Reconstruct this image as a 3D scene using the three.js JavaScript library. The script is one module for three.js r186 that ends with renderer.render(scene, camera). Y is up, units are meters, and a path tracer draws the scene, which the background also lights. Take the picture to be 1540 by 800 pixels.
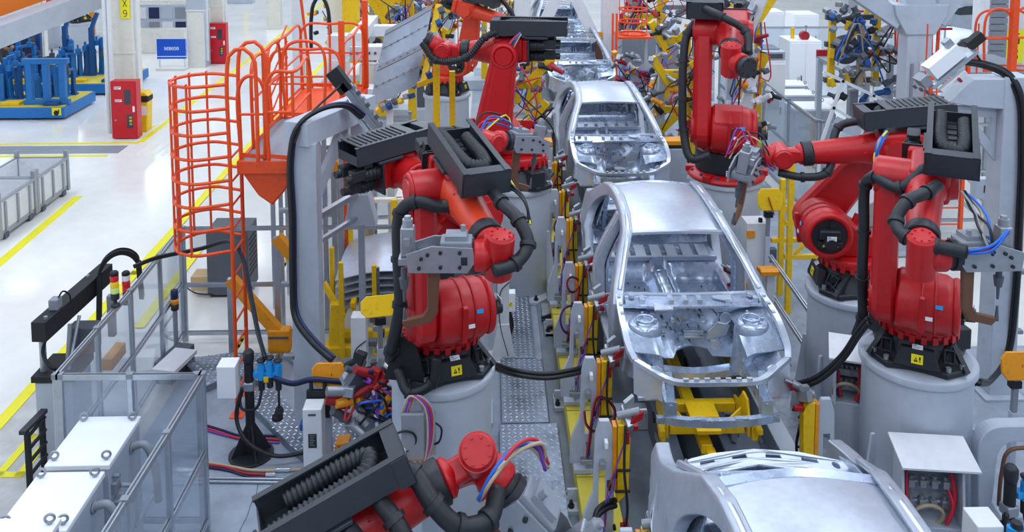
import * as THREE from 'three';
import { mergeGeometries, toCreasedNormals, mergeVertices } from 'three/addons/utils/BufferGeometryUtils.js';
import { RoundedBoxGeometry } from 'three/addons/geometries/RoundedBoxGeometry.js';
import { TessellateModifier } from 'three/addons/modifiers/TessellateModifier.js';
import { MarchingCubes } from 'three/addons/objects/MarchingCubes.js';
import { RectAreaLightUniformsLib } from 'three/addons/lights/RectAreaLightUniformsLib.js';
RectAreaLightUniformsLib.init();

// ------------------------------------------------------------------ camera, light, exposure
const scene = new THREE.Scene();
const F = 1350, EYE = 6.2, CX = 770, CY = -44;               // focal length in pixels, eye height, principal point (shifted lens)
const PITCH = Math.atan(130 / F), YAW = Math.atan(35 / F * Math.cos(PITCH));
const camera = new THREE.PerspectiveCamera(2 * Math.atan(400 / F) * 180 / Math.PI, 1540 / 800, 0.1, 200);
camera.position.set(0, EYE, 0);
camera.rotation.set(-PITCH, -YAW, 0, 'YXZ');
camera.setViewOffset(1540, 800, 0, 400 - CY, 1540, 800);
camera.updateProjectionMatrix(); camera.updateMatrixWorld();
scene.add(camera);
const renderer = new THREE.WebGLRenderer({ antialias: true });
renderer.toneMapping = THREE.LinearToneMapping;
renderer.toneMappingExposure = 0.49;
renderer.shadowMap.enabled = true;
const LAMP_L = 21, LAMP_COLOR = '#e4eeff', CEIL = 11;
scene.background = new THREE.Color('#dfe8f2');

// ------------------------------------------------------------------ helpers
let seed = 7;
const rnd = () => { seed = (seed * 1664525 + 1013904223) >>> 0; return seed / 4294967296; };
const rr = (a, b) => a + (b - a) * rnd();
const V = (x, y, z) => new THREE.Vector3(x, y, z);
const vec = p => Array.isArray(p) ? V(p[0], p[1], p[2]) : p.clone();
const D2R = Math.PI / 180;
function ray(px, py) { return V((px - CX) / F, -(py - CY) / F, -1).applyQuaternion(camera.quaternion); }
function at(px, py, h) { const d = ray(px, py); const t = (h - EYE) / d.y; return V(d.x * t, h, d.z * t); }        // point at height h seen at a pixel
function az(px, py, z) { const d = ray(px, py); const t = z / d.z; return V(d.x * t, EYE + d.y * t, z); }           // point at depth z seen at a pixel
const names = {};
function numbered(n) { const k = names[n] = (names[n] ?? -1) + 1; return k ? `${n}_${String(k).padStart(3, '0')}` : n; }
function thing(name, label, category, pos = [0, 0, 0], ry = 0, group) {
  const o = new THREE.Group(); o.name = numbered(name); scene.add(o);
  const p = vec(pos); o.position.copy(p); o.rotation.y = ry; o.userData = { label, category };
  if (group) o.userData.group = group;
  return o;
}
function tag(o, label, category, group) { o.userData.label = label; o.userData.category = category; if (group) o.userData.group = group; return o; }
function dup(src, pos, ry, label, group) {
  const r = src.clone(); r.name = numbered(src.name.replace(/_\d{3}$/, '')); scene.add(r); r.position.copy(vec(pos)); if (ry !== undefined) r.rotation.y = ry;
  r.userData = { ...src.userData }; if (label) r.userData.label = label; if (group) r.userData.group = group;
  return r;
}
function boxUV(g) {
  const p = g.attributes.position, n = g.attributes.normal, uv = new Float32Array(p.count * 2);
  for (let i = 0; i < p.count; i++) {
    const ax = Math.abs(n.getX(i)), ay = Math.abs(n.getY(i)), az_ = Math.abs(n.getZ(i));
    let u, v;
    if (ay >= ax && ay >= az_) { u = p.getX(i); v = p.getZ(i); } else if (ax >= az_) { u = p.getZ(i); v = p.getY(i); } else { u = p.getX(i); v = p.getY(i); }
    uv[2 * i] = u; uv[2 * i + 1] = v;
  }
  g.setAttribute('uv', new THREE.BufferAttribute(uv, 2)); return g;
}
function prep(g) {
  if (g.index) g = g.toNonIndexed();
  for (const k of Object.keys(g.attributes)) if (k !== 'position' && k !== 'normal') g.deleteAttribute(k);
  if (!g.attributes.normal) g.computeVertexNormals();
  return g;
}
const E3 = new THREE.Euler(), Q = new THREE.Quaternion(), ONE = V(1, 1, 1);
function TM(x = 0, y = 0, z = 0, rx = 0, ry = 0, rz = 0) { return new THREE.Matrix4().compose(V(x, y, z), new THREE.Quaternion().setFromEuler(new THREE.Euler(rx, ry, rz)), ONE); }
function basis(a, b, up) {                                     // matrix with local Z from a to b
  const z = b.clone().sub(a).normalize(); let u = up ? vec(up) : V(0, 1, 0); if (Math.abs(u.dot(z)) > .98) u = V(1, 0, 0);
  const x = u.clone().cross(z).normalize(), y = z.clone().cross(x);
  return new THREE.Matrix4().makeBasis(x, y, z).setPosition(a);
}
class MB {
  constructor() { this.g = []; this.m = null; }
  put(g, m) { g = prep(g); if (m) g.applyMatrix4(m); if (this.m) g.applyMatrix4(this.m); this.g.push(g); return this; }
  box(w, h, d, x = 0, y = 0, z = 0, rx = 0, ry = 0, rz = 0) { return this.put(new THREE.BoxGeometry(w, h, d), TM(x, y, z, rx, ry, rz)); }
  rb(w, h, d, r, x = 0, y = 0, z = 0, rx = 0, ry = 0, rz = 0) { return this.put(new RoundedBoxGeometry(w, h, d, 1, r), TM(x, y, z, rx, ry, rz)); }
  cyl(a, b, r, r2 = r, n = 12) { a = vec(a); b = vec(b); const L = a.distanceTo(b); const g = new THREE.CylinderGeometry(r2, r, L, n); g.rotateX(Math.PI / 2); g.translate(0, 0, L / 2); return this.put(g, basis(a, b)); }
  bar(a, b, w, h = w, up) { a = vec(a); b = vec(b); const L = a.distanceTo(b); const g = new THREE.BoxGeometry(w, h, L); g.translate(0, 0, L / 2); return this.put(g, basis(a, b, up)); }
  tube(pts, r, n = 7, seg) { return this.put(sweep(pts, typeof r === 'function' ? r : () => r, n, seg)); }
  ring(x, y, z, R, r, rx = 0, ry = 0, rz = 0, n = 18, m = 6) { return this.put(new THREE.TorusGeometry(R, r, m, n), TM(x, y, z, rx, ry, rz)); }
  lathe(prof, n = 24, mtx) { return this.put(new THREE.LatheGeometry(prof.map(p => new THREE.Vector2(p[0], p[1])), n), mtx); }
  ext(pts, depth, bev = 0, mtx, holes, seg = 1) {
    const s = Array.isArray(pts) ? new THREE.Shape(pts.map(p => new THREE.Vector2(p[0], p[1]))) : pts;
    if (holes) for (const h of holes) s.holes.push(new THREE.Path(h.map(p => new THREE.Vector2(p[0], p[1]))));
    const g = new THREE.ExtrudeGeometry(s, { depth: depth - 2 * bev, bevelEnabled: bev > 0, bevelThickness: bev, bevelSize: bev, bevelOffset: -bev, bevelSegments: 1, curveSegments: 10, steps: seg });
    g.translate(0, 0, -depth / 2 + bev); return this.put(g, mtx);
  }
  build(name, mat, parent, cs) {
    let g = this.g.length > 1 ? mergeGeometries(this.g, false) : this.g[0];
    if (cs) g = toCreasedNormals(g, cs);
    boxUV(g);
    const m = new THREE.Mesh(g, mat); m.castShadow = m.receiveShadow = true;
    if (/(bolts|studs|marks)$/.test(name)) m.userData.kind = 'stuff';
    if (parent) { m.name = name; parent.add(m); } else { m.name = numbered(name); scene.add(m); }
    return m;
  }
}
const mb = () => new MB();
function sweep(pts, rf, n = 7, seg) {
  const P = pts.map(vec), c = new THREE.CatmullRomCurve3(P, false, 'centripetal'); seg = seg || Math.max(6, (P.length - 1) * 6);
  const fr = c.computeFrenetFrames(seg, false), pos = [], idx = [];
  for (let i = 0; i <= seg; i++) {
    const p = c.getPointAt(i / seg), r = rf(i / seg);
    for (let j = 0; j < n; j++) { const t = j / n * 2 * Math.PI, q = p.clone().addScaledVector(fr.normals[i], Math.cos(t) * r).addScaledVector(fr.binormals[i], Math.sin(t) * r); pos.push(q.x, q.y, q.z); }
  }
  for (let i = 0; i < seg; i++) for (let j = 0; j < n; j++) { const a = i * n + j, b = i * n + (j + 1) % n; idx.push(a, b, a + n, b, b + n, a + n); }
  for (const [o, f] of [[0, 1], [seg * n, 0]]) for (let j = 1; j < n - 1; j++) f ? idx.push(o, o + j + 1, o + j) : idx.push(o, o + j, o + j + 1);
  const g = new THREE.BufferGeometry(); g.setAttribute('position', new THREE.Float32BufferAttribute(pos, 3)); g.setIndex(idx); g.computeVertexNormals(); return g;
}
// a sheet with thickness over a parameter grid: f(u,v) -> [x,y,z]
function sheet(f, nu, nv, th) {
  const pos = [], idx = [], P = [];
  for (let i = 0; i <= nu; i++) for (let j = 0; j <= nv; j++) P.push(vec(f(i / nu, j / nv)));
  const g0 = new THREE.BufferGeometry(), ix = [];
  const id = (i, j) => i * (nv + 1) + j;
  for (let i = 0; i < nu; i++) for (let j = 0; j < nv; j++) ix.push(id(i, j), id(i + 1, j), id(i, j + 1), id(i + 1, j), id(i + 1, j + 1), id(i, j + 1));
  g0.setAttribute('position', new THREE.Float32BufferAttribute(P.flatMap(p => [p.x, p.y, p.z]), 3)); g0.setIndex(ix); g0.computeVertexNormals();
  const N = g0.attributes.normal, n = P.length;
  P.forEach(p => pos.push(p.x, p.y, p.z));
  P.forEach((p, k) => pos.push(p.x - N.getX(k) * th, p.y - N.getY(k) * th, p.z - N.getZ(k) * th));
  idx.push(...ix); for (let k = 0; k < ix.length; k += 3) idx.push(ix[k] + n, ix[k + 2] + n, ix[k + 1] + n);
  const edge = (a, b) => idx.push(a, a + n, b, b, a + n, b + n);
  for (let i = 0; i < nu; i++) { edge(id(i + 1, 0), id(i, 0)); edge(id(i, nv), id(i + 1, nv)); }
  for (let j = 0; j < nv; j++) { edge(id(0, j), id(0, j + 1)); edge(id(nu, j + 1), id(nu, j)); }
  let g = new THREE.BufferGeometry(); g.setAttribute('position', new THREE.Float32BufferAttribute(pos, 3)); g.setIndex(idx);
  return toCreasedNormals(g.toNonIndexed(), .7);
}

// ------------------------------------------------------------------ procedural textures
function vnoise(n, cells, sd) {                               // tileable value noise n x n
  const r = new Float32Array(cells * cells); let s = sd * 7919 + 13; for (let i = 0; i < r.length; i++) { s = (s * 1664525 + 1013904223) >>> 0; r[i] = s / 4294967296; }
  const o = new Float32Array(n * n);
  for (let y = 0; y < n; y++) for (let x = 0; x < n; x++) {
    const fx = x / n * cells, fy = y / n * cells, x0 = fx | 0, y0 = fy | 0, tx = fx - x0, ty = fy - y0, sx = tx * tx * (3 - 2 * tx), sy = ty * ty * (3 - 2 * ty);
    const x1 = (x0 + 1) % cells, y1 = (y0 + 1) % cells;
    const a = r[y0 * cells + x0], b = r[y0 * cells + x1], c = r[y1 * cells + x0], d = r[y1 * cells + x1];
    o[y * n + x] = (a + (b - a) * sx) * (1 - sy) + (c + (d - c) * sx) * sy;
  }
  return o;
}
function fbm(n, cells, oct, sd) { const o = new Float32Array(n * n); let A = 0, a = 1; for (let k = 0; k < oct; k++) { const v = vnoise(n, Math.min(n, cells << k), sd + k); for (let i = 0; i < o.length; i++) o[i] += a * v[i]; A += a; a *= .55; } for (let i = 0; i < o.length; i++) o[i] /= A; return o; }
function tex(n, fn, srgb = true, rep = 1) {
  const d = new Uint8Array(n * n * 4);
  for (let i = 0; i < n * n; i++) { const c = fn(i % n, (i / n) | 0, i); d[4 * i] = c[0]; d[4 * i + 1] = c[1]; d[4 * i + 2] = c[2]; d[4 * i + 3] = 255; }
  const t = new THREE.DataTexture(d, n, n); t.wrapS = t.wrapT = THREE.RepeatWrapping; t.magFilter = THREE.LinearFilter; t.minFilter = THREE.LinearMipmapLinearFilter; t.generateMipmaps = true;
  if (srgb) t.colorSpace = THREE.SRGBColorSpace; t.repeat.set(rep, rep); t.needsUpdate = true; return t;
}
const cl = v => Math.max(0, Math.min(255, v));
const n1 = fbm(512, 6, 6, 1), n2 = fbm(512, 24, 5, 2), n3 = fbm(512, 4, 7, 3);
const gray = (f) => (x, y, i) => { const v = cl(f(x, y, i)); return [v, v, v]; };
const grimeTex = tex(512, gray((x, y, i) => 252 - 26 * Math.max(0, n1[i] - .45) - 10 * n2[i] - (n3[i] > .68 ? 60 * (n3[i] - .68) * 3 : 0)), true, .7);
const scuffTex = tex(512, gray((x, y, i) => 252 - 40 * Math.max(0, n2[i] - .56) * 2 - 14 * Math.max(0, n1[i] - .5)), true, 1.1);
const roughTex = tex(512, gray((x, y, i) => 120 + 150 * (n1[i] - .5) + 110 * (n2[i] - .5) + 40), false, .8);
const steelTex = tex(512, gray((x, y, i) => 240 + 22 * (n1[i] - .5) + 20 * (n2[i] - .5)), true, .9);
const bumpTex = tex(512, gray((x, y, i) => 128 + 180 * (n2[i] - .5) + 60 * (n1[i] - .5)), false, 3);
const n4 = fbm(1024, 5, 8, 9), n5 = fbm(1024, 40, 5, 11);
const concTex = tex(1024, (x, y, i) => { let v = 236 + 60 * (n4[i] - .5) + 40 * (n5[i] - .5); if (n4[i] > .6) v -= 420 * (n4[i] - .6) * n5[i]; return [cl(v - 3), cl(v), cl(v + 3)]; }, true, .22);
const epoxyTex = tex(1024, (x, y, i) => { const v = 248 + 22 * (n4[i] - .5) + 12 * (n5[i] - .5); return [cl(v), cl(v), cl(v - 2)]; }, true, .11);
const epoxyRough = tex(1024, gray((x, y, i) => 110 + 120 * (n4[i] - .5) + 60 * (n5[i] - .5)), false, .17);
const plateTex = tex(1024, (x, y, i) => { let v = 226 + 64 * (n4[i] - .5) + 60 * (n5[i] - .5); if (n4[i] < .4) v -= 260 * (.4 - n4[i]); return [cl(v - 2), cl(v), cl(v + 2)]; }, true, .6);
// tread plate: raised lozenges in alternating directions, 12 cm tile
const treadBump = (() => { const n = 256, c = 4; return tex(n, gray((x, y) => {
  const s = n / c, ix = Math.floor(x / s), iy = Math.floor(y / s), dir = (ix + iy) % 2; let u = (x / s - ix - .5), w = (y / s - iy - .5); if (dir) [u, w] = [w, u];
  const e = (u * u) / .2 + (w * w) / .016; return 40 + 200 * Math.max(0, Math.min(1, (1 - e) * 2)); }), false, 5); })();

function M(color, rough = .5, metal = 0, o = {}) { return new THREE.MeshStandardMaterial({ color, roughness: rough, metalness: metal, ...o }); }
const m = {
  red: new THREE.MeshPhysicalMaterial({ color: '#c00d14', roughness: .44, map: scuffTex, clearcoat: .12, clearcoatRoughness: .3, bumpMap: bumpTex, bumpScale: .0004 }),
  redDark: M('#a3121a', .5, 0, { map: scuffTex }),
  orangeRed: new THREE.MeshPhysicalMaterial({ color: '#e2401c', roughness: .42, map: scuffTex, clearcoat: .25, clearcoatRoughness: .3 }),
  black: M('#23272d', .48, 0, { map: scuffTex, bumpMap: bumpTex, bumpScale: .0005 }),
  blackMatt: M('#1b1e22', .7, 0, { map: scuffTex }),
  tray: M('#30353c', .42, 0, { map: scuffTex }),
  hose: M('#1e2227', .5),
  cable: M('#15181c', .45),
  pedestal: M('#c0c9d5', .45, 0, { map: grimeTex, bumpMap: bumpTex, bumpScale: .0006 }),
  paintGrey: M('#bdc6d1', .42, 0, { map: grimeTex }),
  paintWhite: M('#e6e9ec', .4, 0, { map: grimeTex }),
  cabinet: M('#f1f4f7', .38),
  midGrey: M('#8d949d', .5, 0, { map: grimeTex }),
  darkGrey: M('#565c64', .55, 0, { map: grimeTex }),
  steel: M('#bccbe0', .42, .6, { map: steelTex, roughnessMap: roughTex }),
  steelDark: M('#808fa4', .48, .55, { map: steelTex }),
  steelLit: M('#e2ecf9', .28, .7, { map: steelTex }),  // lit copy of the bare steel: reflections on flanges painted as paler colour
  steelPale: M('#dde6f0', .42, .4, { map: steelTex }),
  satin: M('#ccd5e2', .36, .6, { map: steelTex }),
  satinDark: M('#b3bcc8', .42, .5, { map: steelTex }),
  tool: M('#aab0b8', .4, .6, { map: steelTex }),
  alu: M('#c4ccd6', .35, .8, { map: steelTex }),
  chrome: M('#e8edf2', .16, .95),
  copper: M('#7d5844', .5, .45, { map: grimeTex }),
  yellow: M('#f1c40d', .42, 0, { map: scuffTex }),
  yellowPale: M('#dccb4a', .5, 0, { map: grimeTex }),
  amber: M('#ef9a12', .45, 0, { map: scuffTex }),
  orange: M('#f2541a', .42, 0, { map: scuffTex }),
  line: M('#f5ea12', .5, 0, { map: grimeTex }),
  blue: M('#1c74bd', .45, 0, { map: scuffTex }),
  blueDark: M('#14508f', .5, 0, { map: scuffTex }),
  blueBright: M('#1e9be6', .4),
  navy: M('#16224f', .5),
  cableRed: M('#c4263a', .45), cableBlue: M('#2467c9', .45), cableViolet: M('#7a3fae', .45), cableTan: M('#b8a58a', .5), cableYellow: M('#e3d63a', .45), cableGrey: M('#8e949b', .5),
  cream: M('#ece9dd', .55, 0, { map: grimeTex }),
  treadFlat: M('#97a3b2', .42, .5, { map: plateTex }),  // same steel toned darker, so the painted lozenge glint stands out
  treadNubGlint: M('#e3ebf4', .3, .6),  // paler than its plate: glint of the lozenges put into the colour
  tread: M('#b9c2cc', .34, .72, { map: plateTex, bumpMap: treadBump, bumpScale: .008 }),
  plate: M('#b4bcc6', .5, .35, { map: plateTex }),
  glass: new THREE.MeshPhysicalMaterial({ color: '#dfe8f0', roughness: .06, metalness: 0, transmission: 1, thickness: 0, ior: 1.45, side: THREE.DoubleSide }),
  glassSmoke: new THREE.MeshPhysicalMaterial({ color: '#eef3f8', roughness: .1, metalness: 0, transmission: .9, thickness: 0, ior: 1.45, side: THREE.DoubleSide }),
  wood: M('#c9a877', .6, 0, { map: grimeTex }),
  skin: M('#b98a6c', .55), cloth: M('#3b4046', .85),
  wall: M('#c4cad2', .8, 0, { map: grimeTex }),
  ceiling: M('#a4a9b0', .85),
};
m.floorWhite = M('#f4f4f0', .3, 0, { map: epoxyTex, roughnessMap: epoxyRough });
m.floorLight = M('#e4e4e0', .36, 0, { map: epoxyTex, roughnessMap: epoxyRough });
m.floorConc = M('#a4adb8', .62, 0, { map: concTex, bumpMap: bumpTex, bumpScale: .0008 });
m.floorBeige = M('#e6e5e0', .36, 0, { map: epoxyTex, roughnessMap: epoxyRough });
m.floorGrit = M('#cbc8c2', .5, 0, { map: concTex });
m.pit = M('#7f8891', .6, 0, { map: concTex });
function canvasTex(w, h, draw) { const c = document.createElement('canvas'); c.width = w; c.height = h; const x = c.getContext('2d'); draw(x, w, h); const t = new THREE.CanvasTexture(c); t.colorSpace = THREE.SRGBColorSpace; return t; }
function printMat(w, h, draw, rough = .5) { return new THREE.MeshStandardMaterial({ map: canvasTex(w, h, draw), roughness: rough }); }
// flat print on a thin plate: uv 0..1 on the front face
function plateMesh(name, w, h, th, mat, parent, pos, ry = 0, rx = 0, rz = 0) {
  const g = new THREE.BoxGeometry(w, h, th); const me = new THREE.Mesh(g, mat); me.name = name; me.position.copy(vec(pos)); me.rotation.set(rx, ry, rz, 'YXZ'); me.castShadow = me.receiveShadow = true; parent.add(me); return me;
}
const stickerMat = printMat(128, 96, (x, w, h) => { x.fillStyle = '#f4e211'; x.fillRect(0, 0, w, h); x.fillStyle = '#1a1a12'; x.beginPath(); x.moveTo(26, 74); x.lineTo(50, 26); x.lineTo(72, 74); x.fill(); x.fillRect(84, 22, 18, 34); x.fillRect(84, 64, 18, 10); x.fillStyle = '#f4e211'; x.fillRect(46, 44, 7, 18); });
const whiteLabelMat = printMat(128, 64, (x, w, h) => { x.fillStyle = '#eef2f5'; x.fillRect(0, 0, w, h); x.fillStyle = '#5a86b8'; x.fillRect(8, 8, 44, 14); x.fillStyle = '#666'; for (let k = 0; k < 4; k++) x.fillRect(8, 30 + k * 8, 100 - k * 14, 3); });
function struct(o) { o.userData = { kind: 'structure' }; return o; }
// ------------------------------------------------------------------ the hall: floor, walls, ceiling, lamps
const X0 = -34, X1 = 34, Z0 = 9, Z1 = -75;
{
  const fl = (name, x0, x1, z0, z1, y, th, mat) => struct(mb().box(x1 - x0, th, z0 - z1, (x0 + x1) / 2, y - th / 2, (z0 + z1) / 2).build(name, mat));
  fl('floor', X0, X1, Z0, Z1, -.012, .3, m.floorLight);
  const a = fl('floor_aisle', X0, -5.68, Z0, Z1, 0, .012, m.floorWhite);
  fl('floor_cell', -5.68, -.5, Z0, -11.4, -.002, .01, m.floorBeige);
  fl('floor_pit', -3.9, 10, 3, -11.4, 0.0, .012, m.floorConc); fl('floor_line', -.5, 5.8, -11.4, -30, 0.0, .012, m.floorConc); fl('floor_strip', -5.68, -3.9, 3, -11.4, -.001, .011, m.floorGrit);
  const W = (name, w, h, d, x, y, z) => struct(mb().box(w, h, d, x, y, z).build(name, m.wall));
  W('wall_left', .3, CEIL + .3, Z0 - Z1 + .6, X0 - .15, CEIL / 2, (Z0 + Z1) / 2);
  W('wall_right', .3, CEIL + .3, Z0 - Z1 + .6, X1 + .15, CEIL / 2, (Z0 + Z1) / 2);
  W('wall_back', X1 - X0, CEIL + .3, .3, 0, CEIL / 2, Z0 + .15);
  W('wall_far', X1 - X0, CEIL + .3, .3, 0, CEIL / 2, Z1 - .15);
  struct(mb().box(X1 - X0 + .6, .3, Z0 - Z1 + .6, 0, CEIL + .15, (Z0 + Z1) / 2).build('ceiling', m.ceiling));
  const glow = new THREE.MeshStandardMaterial({ color: '#ffffff', emissive: LAMP_COLOR, emissiveIntensity: 2.2, roughness: .6 });
  const LW = 1.4, LD = 6;
  let k = 0;
  for (const x of [-28, -19.5, -11, -3.2, 2.2, 7.6, 15, 24]) for (const z of [2, -8, -18, -28, -38, -50, -63]) {
    const t = thing('ceiling_lamp', 'long white luminaire hung in rows below the hall ceiling', 'lamp', [x, CEIL - .14, z], 0, 'ceiling luminaires of the hall');
    mb().box(LW + .12, .1, LD + .12, 0, .05, 0).build('housing', m.paintWhite, t);
    mb().box(LW, .012, LD, 0, -.008, 0).build('diffuser', glow, t);
    const L = new THREE.RectAreaLight(LAMP_COLOR, LAMP_L, LW, LD); L.name = 'lamp_light'; L.position.set(0, -.03, 0); L.rotation.x = -Math.PI / 2; L.castShadow = true; t.add(L);
  }
}
// yellow floor markings
{
  const strip = (label, p, w = .13) => {
    const b = mb(); for (let i = 0; i + 1 < p.length; i++) { const A = p[i].clone(), B = p[i + 1].clone(); A.y = B.y = .003; const d = B.clone().sub(A).normalize().multiplyScalar(w / 2 * (p.length > 2 ? 1 : 0)); b.bar(A.sub(d), B.add(d), w, .006); }
    tag(b.build('floor_marking', m.line), label, 'floor marking');
  };
  const g = (x, y) => at(x, y, 0);
  strip('long yellow line edging the bright aisle beside the clear fence', [V(-5.62, 0, 2), V(-5.68, 0, -14), V(-5.95, 0, -60)], .15);
  strip('long yellow line running past the red fire cabinet and yellow bin', [V(-8.42, 0, -21.4), V(-8.9, 0, -62)], .14);
  strip('yellow cross line nearest the red fire cabinet foot', [V(-24, 0, g(0, 218).z), V(-8.42, 0, -21.35)], .13);
  strip('yellow cross line on the aisle side of the grey strip', [V(-24, 0, g(0, 234).z), V(-8.75, 0, g(195, 234).z)], .13);
  strip('yellow line beneath the grey metal crates', [g(-60, 446), g(118, 295)], .17);
  strip('short yellow line seen through the clear fence panel', [V(-4.93, 0, -12.2), V(-4.97, 0, -15.4)], .15);
  strip('yellow marked-out box on the floor beside the fence corner', [g(-30, 714), g(30, 714), g(75, 657), g(48, 657), g(0, 712)], .09);
  strip('yellow border of the bay under the yellow bin', [g(212, 200), g(232, 189)], .08);
  const s = mb().bar(V(-24, .001, g(0, 226).z), V(-8.6, .001, g(0, 226).z), .62, .004).build('floor_marking', m.midGrey); tag(s, 'grey painted strip between the two yellow cross lines', 'floor marking');
  for (let k = 0; k < 5; k++) { const x = 205 + k * 13; tag(mb().bar(g(x, 234).setY(.002), g(x + 22, 216).setY(.002), .07, .004).build('floor_marking', m.cream), 'faint white hatch stripe of the crossing beside the fire cabinet', 'floor marking', 'crossing hatch stripes'); }
}
// ------------------------------------------------------------------ bare steel car bodies; local z points to the car's nose, y = 0 is 0.9 m above the floor
const HWT = [[.2, .82], [.35, .85], [.5, .87], [.85, .87], [1.0, .82], [1.2, .72], [1.38, .615], [1.5, .565]];
function hw(y) { let i = 0; while (i < HWT.length - 2 && y > HWT[i + 1][0]) i++; const [a, b] = [HWT[i], HWT[i + 1]], t = Math.max(0, Math.min(1, (y - a[0]) / (b[0] - a[0]))); return a[1] + (b[1] - a[1]) * t; }
function plan(z) { return 1 - .05 * Math.max(0, (z + .6) / .8) ** 2 - .16 * Math.max(0, (-2.2 - z) / 1.25) ** 2; }
function chaikin(p, n = 2) { for (let k = 0; k < n; k++) { const q = []; for (let i = 0; i < p.length; i++) { const a = p[i], b = p[(i + 1) % p.length]; q.push([a[0] * .75 + b[0] * .25, a[1] * .75 + b[1] * .25], [a[0] * .25 + b[0] * .75, a[1] * .25 + b[1] * .75]); } p = q; } return p; }
function sideFrame(sg) {
  const out = [[.13, .26], [.17, .6], [.12, .9], [.03, .985], [-.22, 1.16], [-.62, 1.395], [-1.0, 1.475], [-1.5, 1.5], [-2.0, 1.465], [-2.35, 1.385], [-2.7, 1.17], [-3.0, 1.03], [-3.36, .95], [-3.46, .76], [-3.48, .45], [-3.1, .4]];
  for (let k = 0; k <= 10; k++) { const t = k / 10 * Math.PI; out.push([-2.72 - .35 * Math.cos(t) , .42 + .36 * Math.sin(t)]); }
  out.push([-2.32, .26], [-1.2, .24]);
  const fd = chaikin([[-.01, .4], [-.03, .62], [-.06, .9], [-.3, 1.11], [-.66, 1.335], [-.98, 1.405], [-1.03, 1.38], [-1.02, 1.0], [-.96, .6], [-.94, .42], [-.9, .39], [-.1, .38]]);
  const rd = chaikin([[-1.18, .41], [-1.14, .6], [-1.15, 1.0], [-1.13, 1.39], [-1.2, 1.425], [-1.6, 1.42], [-2.02, 1.34], [-2.3, 1.14], [-2.33, 1.0], [-2.22, .8], [-2.12, .62], [-1.98, .45], [-1.9, .4]]);
  const s = new THREE.Shape(out.map(p => new THREE.Vector2(p[0], p[1]))); for (const h of [fd, rd]) s.holes.push(new THREE.Path(h.map(p => new THREE.Vector2(p[0], p[1]))));
  let g = new THREE.ExtrudeGeometry(s, { depth: .085, bevelEnabled: true, bevelThickness: .016, bevelSize: .02, bevelOffset: -.02, bevelSegments: 2, steps: 1 });
  g = new TessellateModifier(.13, 4).modify(g);
  const p = g.attributes.position;
  for (let i = 0; i < p.count; i++) {
    const z = p.getX(i), y = p.getY(i), d = p.getZ(i);
    let bulge = 0; const ra = Math.hypot(z + 2.72, y - .42); if (ra < .5) bulge = .025 * Math.max(0, 1 - Math.abs(ra - .4) / .1);
    bulge += .012 * Math.max(0, 1 - Math.abs(y - .83 - .03 * (z + 2)) / .06) * (z < -2.1 ? 1 : 0);
    p.setXYZ(i, sg * (hw(y) * plan(z) - .085 + d + bulge), y, z);
  }
  if (sg < 0) for (let i = 0; i < p.count; i += 3) { const a = [p.getX(i), p.getY(i), p.getZ(i)]; p.setXYZ(i, p.getX(i + 2), p.getY(i + 2), p.getZ(i + 2)); p.setXYZ(i + 2, ...a); }
  for (const k of Object.keys(g.attributes)) if (k !== 'position') g.deleteAttribute(k);
  if (sg > 0) for (let i = 0; i < p.count; i += 3) { const a = [p.getX(i), p.getY(i), p.getZ(i)]; p.setXYZ(i, p.getX(i + 2), p.getY(i + 2), p.getZ(i + 2)); p.setXYZ(i + 2, ...a); }
  if (sg < 0) { /* mirrored twice: keep */ }
  return toCreasedNormals(g, .55);
}
function roofPoint(u, v) { const x = (u - .5) * 2, z = -.66 - 1.66 * v + .05 * (x * x) * (v < .5 ? (1 - 2 * v) : -(2 * v - 1)) * -1; const w = .545 + .03 * Math.sin(Math.PI * v); return [x * w, 1.388 + .115 * Math.sin(Math.PI * (.12 + .8 * v)) - .045 - .045 * x * x, z]; }
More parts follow.
